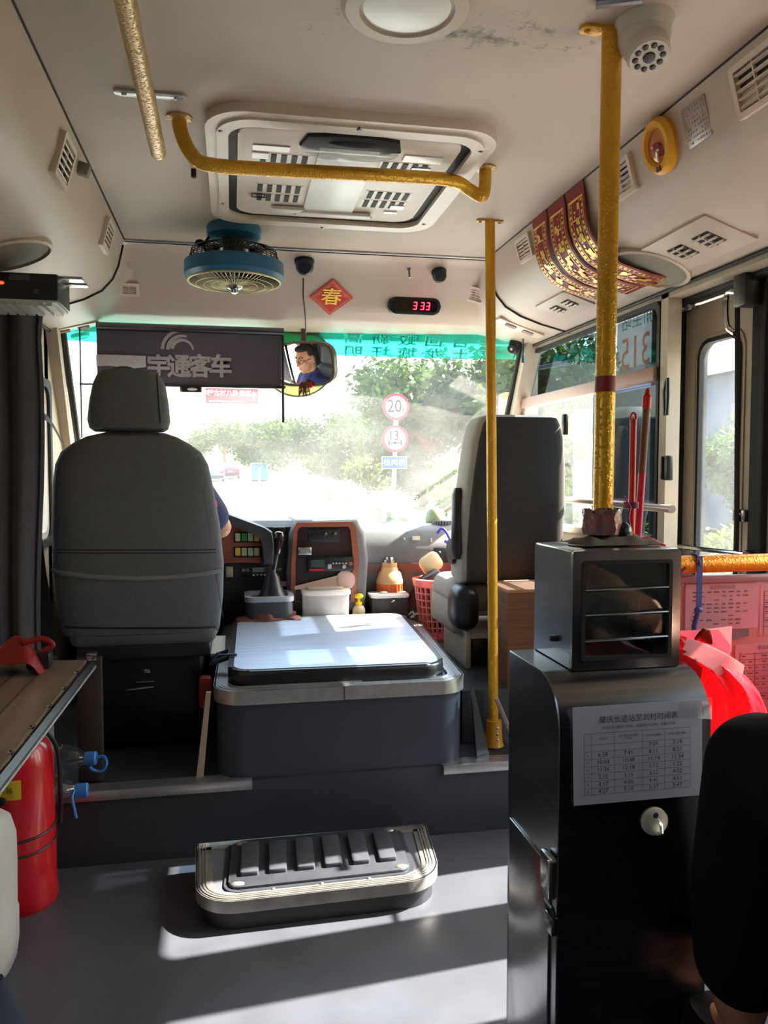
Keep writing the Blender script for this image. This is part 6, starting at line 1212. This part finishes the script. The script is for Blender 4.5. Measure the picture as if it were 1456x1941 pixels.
c, p = rsign(751, 771, R_); f = MB(); f.text('20', c + Vector((-.06, -.01, 0)), (1, 0, 0), (0, 0, 1), .60, .002, squash=.85, bold=.008); f.text('t', c + Vector((.25, -.01, -.10)), (1, 0, 0), (0, 0, 1), .30, .002); obj('lettering', f, mk, p, recalc=False)
c, p = rsign(749, 832, R_); f = MB(); f.text('13', c + Vector((-.05, -.01, .10)), (1, 0, 0), (0, 0, 1), .46, .002, squash=.85, bold=.006); f.text('t', c + Vector((.24, -.01, .04)), (1, 0, 0), (0, 0, 1), .26, .002)
f.box(c + Vector((0, -.012, -.13)), (.40, .004, .035)); f.box(c + Vector((0, -.012, -.13)), (.09, .004, .09))
for s in (-1, 1): f.box(c + Vector((s * .21, -.012, -.13)), (.045, .004, .20))
obj('lettering', f, mk, p, recalc=False)
c = at(747.5, 877, Y=Y - .1); f = MB(); f.box(c, (.86, .03, .42), .01); p = obj('name_plate', f, mws, t); f = MB(); f.box(c + Vector((0, -.017, 0)), (.80, .006, .36)); obj('face', f, mbs, p); f = MB()
for k, ch in enumerate('桂岗桥'): f.text(ch, c + Vector((-.25 + .25 * k, -.021, 0)), (1, 0, 0), (0, 0, 1), .25, .002, bold=.002)
obj('lettering', f, mws, p, recalc=False)
# tourist direction sign on a cantilever arm
Y = 60; a = at(388, 700, Y=Y); b = at(491, 768, Y=Y); c = a.lerp(b, .5); t = thing('direction_sign', 'red brown road direction sign on a long arm over the road', 'road sign', (c.x - 9, Y, gz(Y)))
mbr = M('sign_brown_red', S(130, 16, 30), .5); hgt = (a.z - b.z) / 2
for k in range(2):
    cc = Vector((c.x, Y, a.z - hgt * (k + .5))); f = MB(); f.box(cc, (b.x - a.x, .06, hgt * .95), .02); p = obj('sign_panel', f, mws, t); f = MB(); f.box(cc + Vector((0, -.035, 0)), (b.x - a.x - .1, .01, hgt * .95 - .1)); obj('face', f, mbr, p)
    f = MB(); w_ = b.x - a.x; f.text(('肇庆·星湖', '黎槎古村八卦景区')[k], cc + Vector((-w_ * .11, -.045, .18)), (1, 0, 0), (0, 0, 1), (.70, .46)[k], .004, bold=.01); f.text(('Xinghu Lake', 'Licha Old Village Bagua Scenic Zone')[k], cc + Vector((-w_ * .11, -.045, -.40)), (1, 0, 0), (0, 0, 1), (.30, .17)[k], .004)
    q = cc + Vector((w_ * .40, -.045, 0)); f.basis(q, (1, 0, 0), (0, 0, 1)); f.add([(-.22, .05, .004), (.22, .05, .004), (0, .40, .004), (-.09, .05, .004), (.09, .05, .004), (.09, -.35, .004), (-.09, -.35, .004)], [[0, 1, 2], [3, 6, 5, 4]]); obj('lettering', f, mws, p, recalc=False)
f = MB(); f.tube([(c.x - 9, Y + .2, gz(Y)), (c.x - 9, Y + .2, a.z + .2)], .18, 12); f.tube([(c.x - 9, Y + .2, a.z - .3), (b.x, Y + .15, a.z - .3)], .11, 10); f.tube([(c.x - 9, Y + .2, b.z + .3), (b.x, Y + .15, b.z + .3)], .11, 10); obj('mast', f, M('mast_grey', S(190, 190, 190), .5, .3), t)
# guardrail and barrier
t = thing('guardrail', 'white steel guardrail on posts along the right road edge', 'guardrail', (4.6, 26, gz(26))); mgw = M('guardrail_white', S(226, 226, 226), .5, .1)
f = MB(); ys = [10 + 2 * k for k in range(15)]
for k in range(len(ys) - 1): pass
prof = [(.0, .44), (-.06, .48), (-.06, .54), (0, .58), (0, .62), (-.06, .66), (-.06, .72), (0, .76)]
def gx(y): return at(600 + (835 - 600) * max(0, min(1.6, (38 - y) / 22)) ** 1.0, 900, Y=y).x if 0 else 4.35 + .012 * (y - 10)
f.grid(lambda a, b: (gx(10 + 28 * a) + prof[round(b * 7)][0], 10 + 28 * a, gz(10 + 28 * a) + prof[round(b * 7)][1]), 28, 7, thick=.01); obj('beam', f, mgw, t)
for y in ys: f = MB(); f.box((gx(y) + .09, y, gz(y) + .45), (.13, .13, .95), .01); obj('post', f, mgw, t)
t = thing('road_barrier', 'red and white painted concrete barrier beyond the guardrail', 'barrier', (4.6, 60, gz(60))); mbw2 = M('barrier_white', S(216, 208, 204), .8); mbr2 = M('barrier_red', S(206, 120, 116), .8)
def bx(y): return 4.7 - .012 * max(0, y - 38) 
for k in range(9):
    y0, y1 = 38.5 + 6 * k, 38.5 + 6 * k + 5.9; f = MB(); vs = []
    for y in (y0, y1):
        for dx, dz in ((-.28, 0), (-.22, .2), (-.09, .30), (-.07, .95), (.07, .95), (.09, .30), (.22, .2), (.28, 0)): vs.append((bx(y) + dx, y, gz(y) + dz))
    f.add(vs, [[i, (i + 1) % 8, 8 + (i + 1) % 8, 8 + i] for i in range(8)] + [list(range(8))[::-1], list(range(8, 16))]); obj('block', f, (mbr2, mbw2)[k % 2], t)
f = MB(); f.box((4.62, 38.3, gz(38) + .3), (.3, .1, .5)); obj('end_marker', f, M('marker_yellow', S(226, 206, 60), .6), t)
# cars
def car(name, label, x, y, col, Lc=4.4, Wc=1.72, Hc=1.42):
    t = thing(name, label, 'car', (x, y, gz(y))); z = gz(y); m = M(name + '_paint', col, .3, .3, coat=.5)
    prof = [(0, .35), (0, .82), (.10, .95), (.75, .98), (1.25, Hc), (2.35, Hc + .02), (3.05, .98), (4.1, .88), (Lc, .70), (Lc, .35), (3.9, .25), (.4, .25)]
    f = MB(); f.basis((x - Wc / 2, y, z), (0, 1, 0), (0, 0, 1), (1, 0, 0)); f.prism(prof, 0, Wc, .06, 3); obj('body', f, m, t, ang=45)
    f = MB(); vs = [(x - .62, y + .82, z + 1.02), (x + .62, y + .82, z + 1.02), (x + .52, y + 1.22, z + 1.36), (x - .52, y + 1.22, z + 1.36)]; f.add([Vector(q) + Vector((0, -.03, .015)) for q in vs], [[0, 1, 2, 3]])
    for s in (-1, 1): xx = x + s * (Wc / 2 + .006); f.add([(xx, y + .95, z + 1.0), (xx, y + 2.9, z + 1.0), (xx, y + 2.35, z + 1.36), (xx, y + 1.3, z + 1.36)], [[0, 1, 2, 3]])
    obj('glass', f, M(name + '_glass', S(60, 70, 80), .1), t, recalc=False)
    for s in (-1, 1):
        for yy in (.85, 3.5): f = MB(); f.lathe([(.31, -.1), (.31, .1), (.2, .1), (.0005, .08)], 20, (x + s * (Wc / 2 - .09), y + yy, z + .31), (s, 0, 0)); obj('wheel', f, K['rubber'], t)
        f = MB(); f.box((x + s * .66, y - .005, z + .80), (.32, .04, .14), .02); obj('tail_light', f, M(name + '_light_%d' % (s + 1), S(190, 40, 50), .3), t)
    f = MB(); f.box((x, y - .01, z + .70), (.44, .03, .14)); obj('number_plate', f, M(name + '_plate', S(70, 120, 200), .5), t); f = MB(); f.box((x, y - .02, z + .42), (Wc * .96, .1, .2), .04); obj('bumper', f, K['black'] if col[0] < .3 else m, t)
car('car', 'silver sedan driving ahead, seen right of the driver seat', at(404, 900, Y=64).x, 64, S(104, 108, 132)); car('car', 'dark red car standing right of the silver sedan', at(436, 900, Y=72).x, 72, S(96, 40, 50))
for k, (u, w_) in enumerate(((483, .6), (501, .6))):
    Y = 66; p = at(u, 890, Y=Y); f = MB(); f.box((p.x, Y, gz(Y) + .75), (w_, .8, 1.3), .08, taper=.9); f.box((p.x, Y, gz(Y) + 1.44), (w_ + .08, .86, .12), .04); f.tube([(p.x - w_ / 2, Y + .3, gz(Y) + .12), (p.x + w_ / 2, Y + .3, gz(Y) + .12)], .12, 10); tag(obj('waste_bin', f, M('bin_blue_%d' % k, (S(70, 110, 190), S(40, 120, 220))[k], .5)), ('left and duller of two blue roadside bins far ahead', 'right and brighter of two blue roadside bins far ahead')[k], 'bin')
# signs beside the bus, bus mirror
def vsign(label, pts, cols, X):
    t = thing('roadside_banner', label, 'banner', (X, pts[0].y, gz(pts[0].y)))
    for k, c_ in enumerate(cols):
        a, b = pts[0].lerp(pts[1], k / len(cols)), pts[0].lerp(pts[1], (k + 1) / len(cols)); f = MB(); f.box((a.x, a.y, (a.z + b.z) / 2), (.42, .06, abs(a.z - b.z) * .98)); obj('panel', f, M('banner_%d_%d' % (int(X * 10), k), c_, .5, var=.15, sc=3, trans=.3), t)
    f = MB(); f.tube([(pts[0].x, pts[0].y + .06, gz(pts[0].y)), (pts[0].x, pts[0].y + .06, pts[0].z)], .05, 8); obj('post', f, mgw, t)
p0_, p1_ = at(1108, 775, Y=14), at(1108, 965, Y=14); vsign('red, white and blue roadside banner outside the right window', (p0_, p1_), [S(220, 50, 70), S(226, 210, 212), S(222, 60, 66), S(220, 110, 100), S(80, 80, 180), S(120, 130, 200)], p0_.x)
p0_, p1_ = at(76, 900, Y=9), at(76, 1052, Y=9); vsign('red and violet roadside banner outside the driver window', (p0_, p1_), [S(224, 60, 56), S(226, 80, 60), S(150, 140, 210)], p0_.x)
c = at(961, 772, Y=4.05); t = thing('exterior_mirror', 'bus exterior mirror with a yellow frame ahead of the right pillar', 'mirror', c); f = MB(); f.box(c, (.07, .10, .15), .015); obj('frame', f, M('mirror_yellow', S(226, 186, 60), .4), t); f = MB(); f.box(c + Vector((-.004, -.052, -.01)), (.05, .004, .11), .001); obj('reflector', f, M('mirror_blue_grey', S(150, 170, 200), .1, .6), t); f = MB(); f.tube([c + Vector((.02, 0, .07)), c + Vector((.14, -.1, .2)), c + Vector((.2, -.3, .2))], .012, 8); obj('arm', f, K['black'], t)
c = at(1193, 890, Y=2.75); c = at(1193, 880, X=1.62); t = thing('reflection_form', 'tall black form standing in for a seat reflection in the right front window', 'mirror', c); f = MB(); loft(f, [(c + Vector((0, 0, dz)), rx, ry) for dz, rx, ry in ((-.42, .05, .045), (-.25, .06, .055), (-.15, .085, .06), (.1, .09, .065), (.20, .085, .06), (.235, .05, .04))], 24, 3.2); obj('housing', f, K['rubber'], t, ang=50); f = MB(); f.tube([c + Vector((0, 0, -.40)), c + Vector((-.2, .0, -.43))], .02, 8); obj('arm', f, K['black'], t)  # made-up dark form imitating a seat reflected in the glass
# ------------------------------------------------------------------ people
def remesh(name, mb, vox, mats, parent, sm=6):
    """one continuous skin from overlapping tapered limbs"""
    off = wloc(parent); me = mesh_of(name + '_raw', mb, mats, off); o = bpy.data.objects.new('tmp', me); C.objects.link(o)
    r = o.modifiers.new('r', 'REMESH'); r.mode = 'VOXEL'; r.voxel_size = vox; s = o.modifiers.new('s', 'SMOOTH'); s.iterations = sm; s.factor = .5
    dg = bpy.context.evaluated_depsgraph_get(); m2 = bpy.data.meshes.new_from_object(o.evaluated_get(dg)); bpy.data.objects.remove(o)
    m2.name = name; m2.materials.clear(); [m2.materials.append(m) for m in (mats if isinstance(mats, list) else [mats])]
    for p in m2.polygons: p.use_smooth = True
    o = bpy.data.objects.new(name, m2); C.objects.link(o); o.parent = parent; return o
msk = M('skin', S(188, 134, 106), .5, var=.05, sc=40); mhr2 = M('hair_black', S(26, 24, 24), .6, bump=.4, bsc=300)
def limb(f, pts, rs):
    for (a, b), (ra, rb) in zip(zip(pts, pts[1:]), zip(rs, rs[1:])): f.cap(a, ra, b, rb)
def hand(f, w_, d, up, side, curl=.5):
    """palm with five separate bent fingers; d along the hand, up out of its back, side towards the thumb"""
    d, up, side = Vector(d).normalized(), Vector(up).normalized(), Vector(side).normalized(); w_ = Vector(w_)
    for k in (-1, 0, 1): f.cap(w_ + side * (.012 * k), .016, w_ + d * .085 + side * (.022 * k), .013)
    for k, L in enumerate((.070, .078, .073, .058)):
        b = w_ + d * .088 + side * (.030 - .0205 * k); dd = d; L3 = L / 2.2
        for j in range(3):
            e = b + dd * L3; f.cap(b, .0092 - .001 * j, e, .0085 - .001 * j); b = e; dd = (dd - up * curl).normalized(); L3 *= .75
    b = w_ + d * .03 + side * .028; e = b + (d * .6 + side * .7 - up * .2).normalized() * .045; f.cap(b, .013, e, .0105); f.cap(e, .0105, e + (d * .8 + side * .1 - up * .5).normalized() * .035, .0085)
def head(f, c, fw, s=1.0):
    fw = Vector(fw).normalized(); rt = fw.cross(Vector((0, 0, 1))).normalized(); u = rt.cross(fw)
    R = Matrix((rt, fw, u)).transposed(); P = lambda x, y, z: c + rt * (x * s) + fw * (y * s) + u * (z * s)
    E = lambda x, y, z, r: f.ell(P(x, y, z), tuple(q * s for q in r), 20, 14, R=R)
    E(0, -.012, .028, (.074, .092, .088)); E(0, .022, -.035, (.060, .066, .072)); E(0, .048, -.083, (.030, .030, .026)); E(0, .03, -.055, (.052, .05, .05))
    for q in (-1, 1): E(q * .038, .058, -.012, (.024, .022, .022)); E(q * .077, -.012, -.005, (.010, .020, .032)); E(q * .030, .074, .032, (.026, .012, .009)); E(q * .013, .083, -.027, (.009, .010, .008))
    f.cap(P(0, .080, .020), .008 * s, P(0, .107, -.022), .0105 * s); E(0, .082, -.052, (.022, .010, .006)); E(0, .080, -.062, (.020, .010, .007)); return P, R
def face(t, P, R, s=1.0, glasses=True):
    mw = M('eye_white', S(226, 222, 216), .25); mi = M('iris_dark', S(38, 26, 20), .2); f = MB()
    for q in (-1, 1): f.ell(P(q * .031, .0735, .012), (.0115 * s, .0115 * s, .0075 * s), 14, 10, R=R)
    objs('eye', f, mw, t); f = MB()
    for q in (-1, 1): f.ell(P(q * .031, .0835, .012), (.0048 * s, .003 * s, .0055 * s), 12, 8, R=R)
    objs('iris', f, mi, t); f = MB()
    for q in (-1, 1): f.cap(P(q * .014, .086, .032), .0042 * s, P(q * .050, .072, .036), .003 * s, 8)
    objs('eyebrow', f, mhr2, t); f = MB(); f.cap(P(-.018, .089, -.057), .0035 * s, P(.018, .089, -.057), .0035 * s, 8); obj('lips', f, M('lips', S(150, 84, 78), .5), t)
    if glasses:
        f = MB()
        for q in (-1, 1):
            ctr = [(.033 + .024 * math.cos(a), .013 * math.sin(a)) for a in [2 * PI * k / 20 for k in range(20)]]; f.tube([P(q * x, .098 - .012 * (x / .05) ** 2, .008 + z) for x, z in ctr], .0018 * s, 6, closed=True); f.tube([P(q * .056, .086, .012), P(q * .074, .03, .012), P(q * .081, -.02, .006)], .002 * s, 6)
        f.tube([P(-.010, .098, .012), P(.010, .098, .012)], .0016 * s, 6); g = obj('glasses', f, K['black'], t); f = MB()
        for q in (-1, 1): f.add([P(q * .033, .0975, .008)] + [P(q * (.033 + .023 * math.cos(2 * PI * k / 20)), .0955, .008 + .0125 * math.sin(2 * PI * k / 20)) for k in range(20)], [[0, 1 + k, 1 + (k + 1) % 20] for k in range(20)])
        objs('lens', f, glass('spectacle_lens', (.9, .92, .92), .05), g, recalc=False)
def hair(t, P, R, s=1.0, back=1.0):
    f = MB(); rn = random.Random(2)
    f.ell(P(0, -.022, .040), (.0765 * s, .090 * s, .082 * s), 24, 16, R=R); f.ell(P(0, .030, .088), (.060 * s, .050 * s, .032 * s), 20, 12, R=R)
    f.v = [v for v in f.v]; cut = []
    Pi = R.inverted(); c = P(0, 0, 0)
    for i, v in enumerate(f.v):
        q = Pi @ (v - c) / s
        if q.y > .03 and q.z < .074: v = P(q.x * .8, .03, max(q.z, .06))
        if q.z < -.045: v = P(q.x * .8, q.y * .75, -.045)
        if q.y > -.03 and q.z < .022: v = P(q.x * .86, min(q.y, -.03), q.z)
        f.v[i] = v
    obj('hair', f, mhr2, t, ang=70)
# the driver: navy polo shirt with red shoulder stripes, hands on the wheel
DX = -.045
hp = Vector((-.345, 2.90, .74)); nk = Vector((-.345, 2.78, 1.235)); hdc = Vector((-.35, 2.825, 1.375))
t = thing('person', 'driver in a navy and red polo shirt and glasses, seated at the wheel', 'person', (-.345, 2.9, .69))
wl = Vector((-.46, 3.10, .985)); wr_ = Vector((-.135, 3.12, .985)); f = MB()
shl, shr = Vector((-.49, 2.79, 1.16)), Vector((-.185, 2.79, 1.16)); ell_, elr = Vector((-.535, 2.94, .93)), Vector((-.045, 2.95, .94))
f.ell((-.345, 2.86, .82), (.165, .115, .15)); f.ell((-.345, 2.80, 1.05), (.175, .115, .20)); f.cap(shl, .055, shr, .055); f.cap(Vector((-.345, 2.78, 1.2)), .055, hdc + Vector((0, -.02, -.05)), .052)
limb(f, [shl, ell_, wl], [.055, .042, .027]); limb(f, [shr, elr, wr_], [.055, .042, .027])
hand(f, wl, (.2, .75, .1), (-.7, .1, .7), (.6, .0, .6), .75); hand(f, wr_, (-.2, .75, .1), (.7, .1, .7), (-.6, .0, .6), .75)
for sx in (-1, 1): hpj = Vector((-.345 + sx * .09, 2.92, .76)); kn = Vector((-.345 + sx * .16, 3.34, .74)); an = Vector((-.345 + sx * .13, 3.40, .33)); limb(f, [hpj, kn, an], [.085, .06, .042]); f.cap(an - Vector((0, .02, .05)), .04, an + Vector((0, .07, -.06)), .032)
P_, R_h = head(f, hdc, (.12, 1, -.04)); remesh('body', f, .0062, msk, t, 5)
f = MB(); f.ell((-.345, 2.86, .84), (.178, .128, .17)); f.ell((-.345, 2.80, 1.05), (.190, .128, .21)); f.cap(shl, .068, shr, .068); f.cap(Vector((-.345, 2.78, 1.19)), .068, Vector((-.345, 2.785, 1.245)), .062)
limb(f, [shl, shl.lerp(ell_, .8)], [.070, .064]); limb(f, [shr, shr.lerp(elr, .8)], [.070, .064]); mnv = M('shirt_navy', S(34, 36, 84), .8, var=.08); sh = remesh('shirt', f, .010, mnv, t, 8)
mrd = M('shirt_red', S(206, 36, 60), .8); f = MB()
for s_, e_ in ((shl, ell_), (shr, elr)): k = 1 if s_ is shr else -1; f.cap(s_ + Vector((k * -.06, .105, -.06)), .050, s_ + Vector((k * .01, .075, -.06)), .052); f.cap(s_.lerp(e_, .15) + Vector((k * .022, -.03, -.0)), .036, s_.lerp(e_, .6) + Vector((k * .018, -.026, 0)), .036)
objs('red_panel', f, mrd, sh)
f = MB(); f.lathe([(.066, 1.222), (.062, 1.25), (.058, 1.272), (.056, 1.272), (.058, 1.24)], 28, (-.345, 2.785, 0)); f.tube([(-.37, 2.845, 1.245), (-.355, 2.90, 1.17)], .004, 6); f.tube([(-.32, 2.845, 1.245), (-.335, 2.90, 1.17)], .004, 6); obj('collar', f, M('collar_navy', S(40, 42, 96), .8), sh)
f = MB(); 
for sx in (-1, 1): hpj = Vector((-.345 + sx * .09, 2.92, .76)); kn = Vector((-.345 + sx * .16, 3.34, .74)); an = Vector((-.345 + sx * .13, 3.40, .36)); limb(f, [hpj, kn, an], [.095, .072, .055])
f.ell((-.345, 2.88, .76), (.175, .13, .11)); remesh('trousers', f, .012, M('trousers_dark', S(40, 40, 46), .9), t, 6)
face(t, P_, R_h); hair(t, P_, R_h)
# the passenger at the right: black clothes, only a bent leg shows
t = thing('person', 'seated passenger in black trousers at the lower right, one bent leg in view', 'person', (.80, .55, .25))
kn = at(1436, 1452, Y=1.0); an = at(1404, 1900, Y=1.04); hips = Vector((.82, .52, .80)); kn2 = Vector((1.02, 1.0, .76)); an2 = Vector((1.02, 1.05, .37))
f = MB(); f.ell(hips + Vector((0, 0, .05)), (.17, .13, .15)); f.ell((.82, .50, 1.08), (.175, .115, .22)); f.cap((.64, .50, 1.25), .055, (1.0, .50, 1.25), .055); hc2 = Vector((.82, .54, 1.50)); f.cap((.82, .50, 1.27), .055, hc2 + Vector((0, -.02, -.05)), .05)
limb(f, [hips + Vector((-.09, 0, .02)), kn, an], [.09, .064, .040]); limb(f, [hips + Vector((.09, 0, .02)), kn2, an2], [.09, .064, .040])
for a_ in (an, an2): f.cap(a_ - Vector((0, .02, .06)), .040, a_ + Vector((0, .10, -.085)), .030)
w1, w2_ = Vector((.79, .86, .90)), Vector((.98, .84, .90)); limb(f, [(.64, .50, 1.25), (.60, .60, 1.0), w1], [.055, .042, .027]); limb(f, [(1.0, .50, 1.25), (1.06, .60, 1.0), w2_], [.055, .042, .027]); hand(f, w1, (.15, .8, -.3), (0, .3, 1), (.9, 0, 0), .4); hand(f, w2_, (-.15, .8, -.3), (0, .3, 1), (-.9, 0, 0), .4)
P_, R_h = head(f, hc2, (0, 1, -.1)); remesh('body', f, .0075, msk, t, 5); face(t, P_, R_h, glasses=False); hair(t, P_, R_h)
mbk = M('cloth_black', S(10, 10, 11), .9, var=.1, spec=.2); f = MB(); limb(f, [hips + Vector((-.09, 0, .02)), kn + Vector((0, -.01, 0)), kn.lerp(an, .5) + Vector((.0, -.005, 0)), kn.lerp(an, .80)], [.095, .080, .086, .074]); limb(f, [hips + Vector((.09, 0, .02)), kn2, kn2.lerp(an2, .80)], [.095, .078, .072]); f.ell(hips, (.19, .15, .12)); remesh('trousers', f, .009, mbk, t, 8)
f = MB(); f.ell(hips + Vector((0, 0, .08)), (.185, .145, .17)); f.ell((.82, .50, 1.08), (.19, .13, .23)); f.cap((.64, .50, 1.25), .068, (1.0, .50, 1.25), .068); limb(f, [(.64, .50, 1.25), (.60, .60, 1.0), (.74, .80, .92)], [.068, .055, .042]); limb(f, [(1.0, .50, 1.25), (1.06, .60, 1.0), (1.0, .78, .92)], [.068, .055, .042]); remesh('shirt', f, .012, M('shirt_black', S(24, 24, 28), .9), t, 8)
f = MB()
for a_ in (an, an2): loft(f, [((a_.x, a_.y + .04, a_.z - dz), rx, ry) for dz, rx, ry in ((.125, .042, .13), (.11, .046, .135), (.085, .045, .12), (.065, .042, .08), (.045, .043, .055))], 20, 2.6)
objs('shoe', f, M('shoe_dark', S(18, 18, 20), .6), t, ang=50)
# raised floor and seat that carry the passenger
zf = an.z - .125; f = MB(); f.box((1.0, .30, zf / 2), (.62, 1.62, zf)); struct('floor_right_step', f, K['riser'])
t = thing('bus_seat', 'dark bus seat under the passenger in black', 'seat', (.86, .48, zf)); f = MB(); f.box((.86, .50, .66), (.46, .44, .10), .04, 4); obj('cushion', f, K['seat'], t); f = MB(); f.box((.86, .26, .98), (.46, .10, .72), .04, 4, R=Matrix.Rotation(.1, 3, 'X')); obj('backrest', f, K['seat'], t); f = MB(); f.box((.86, .50, (zf + .61) / 2), (.36, .3, .61 - zf)); obj('base', f, K['black'], t)
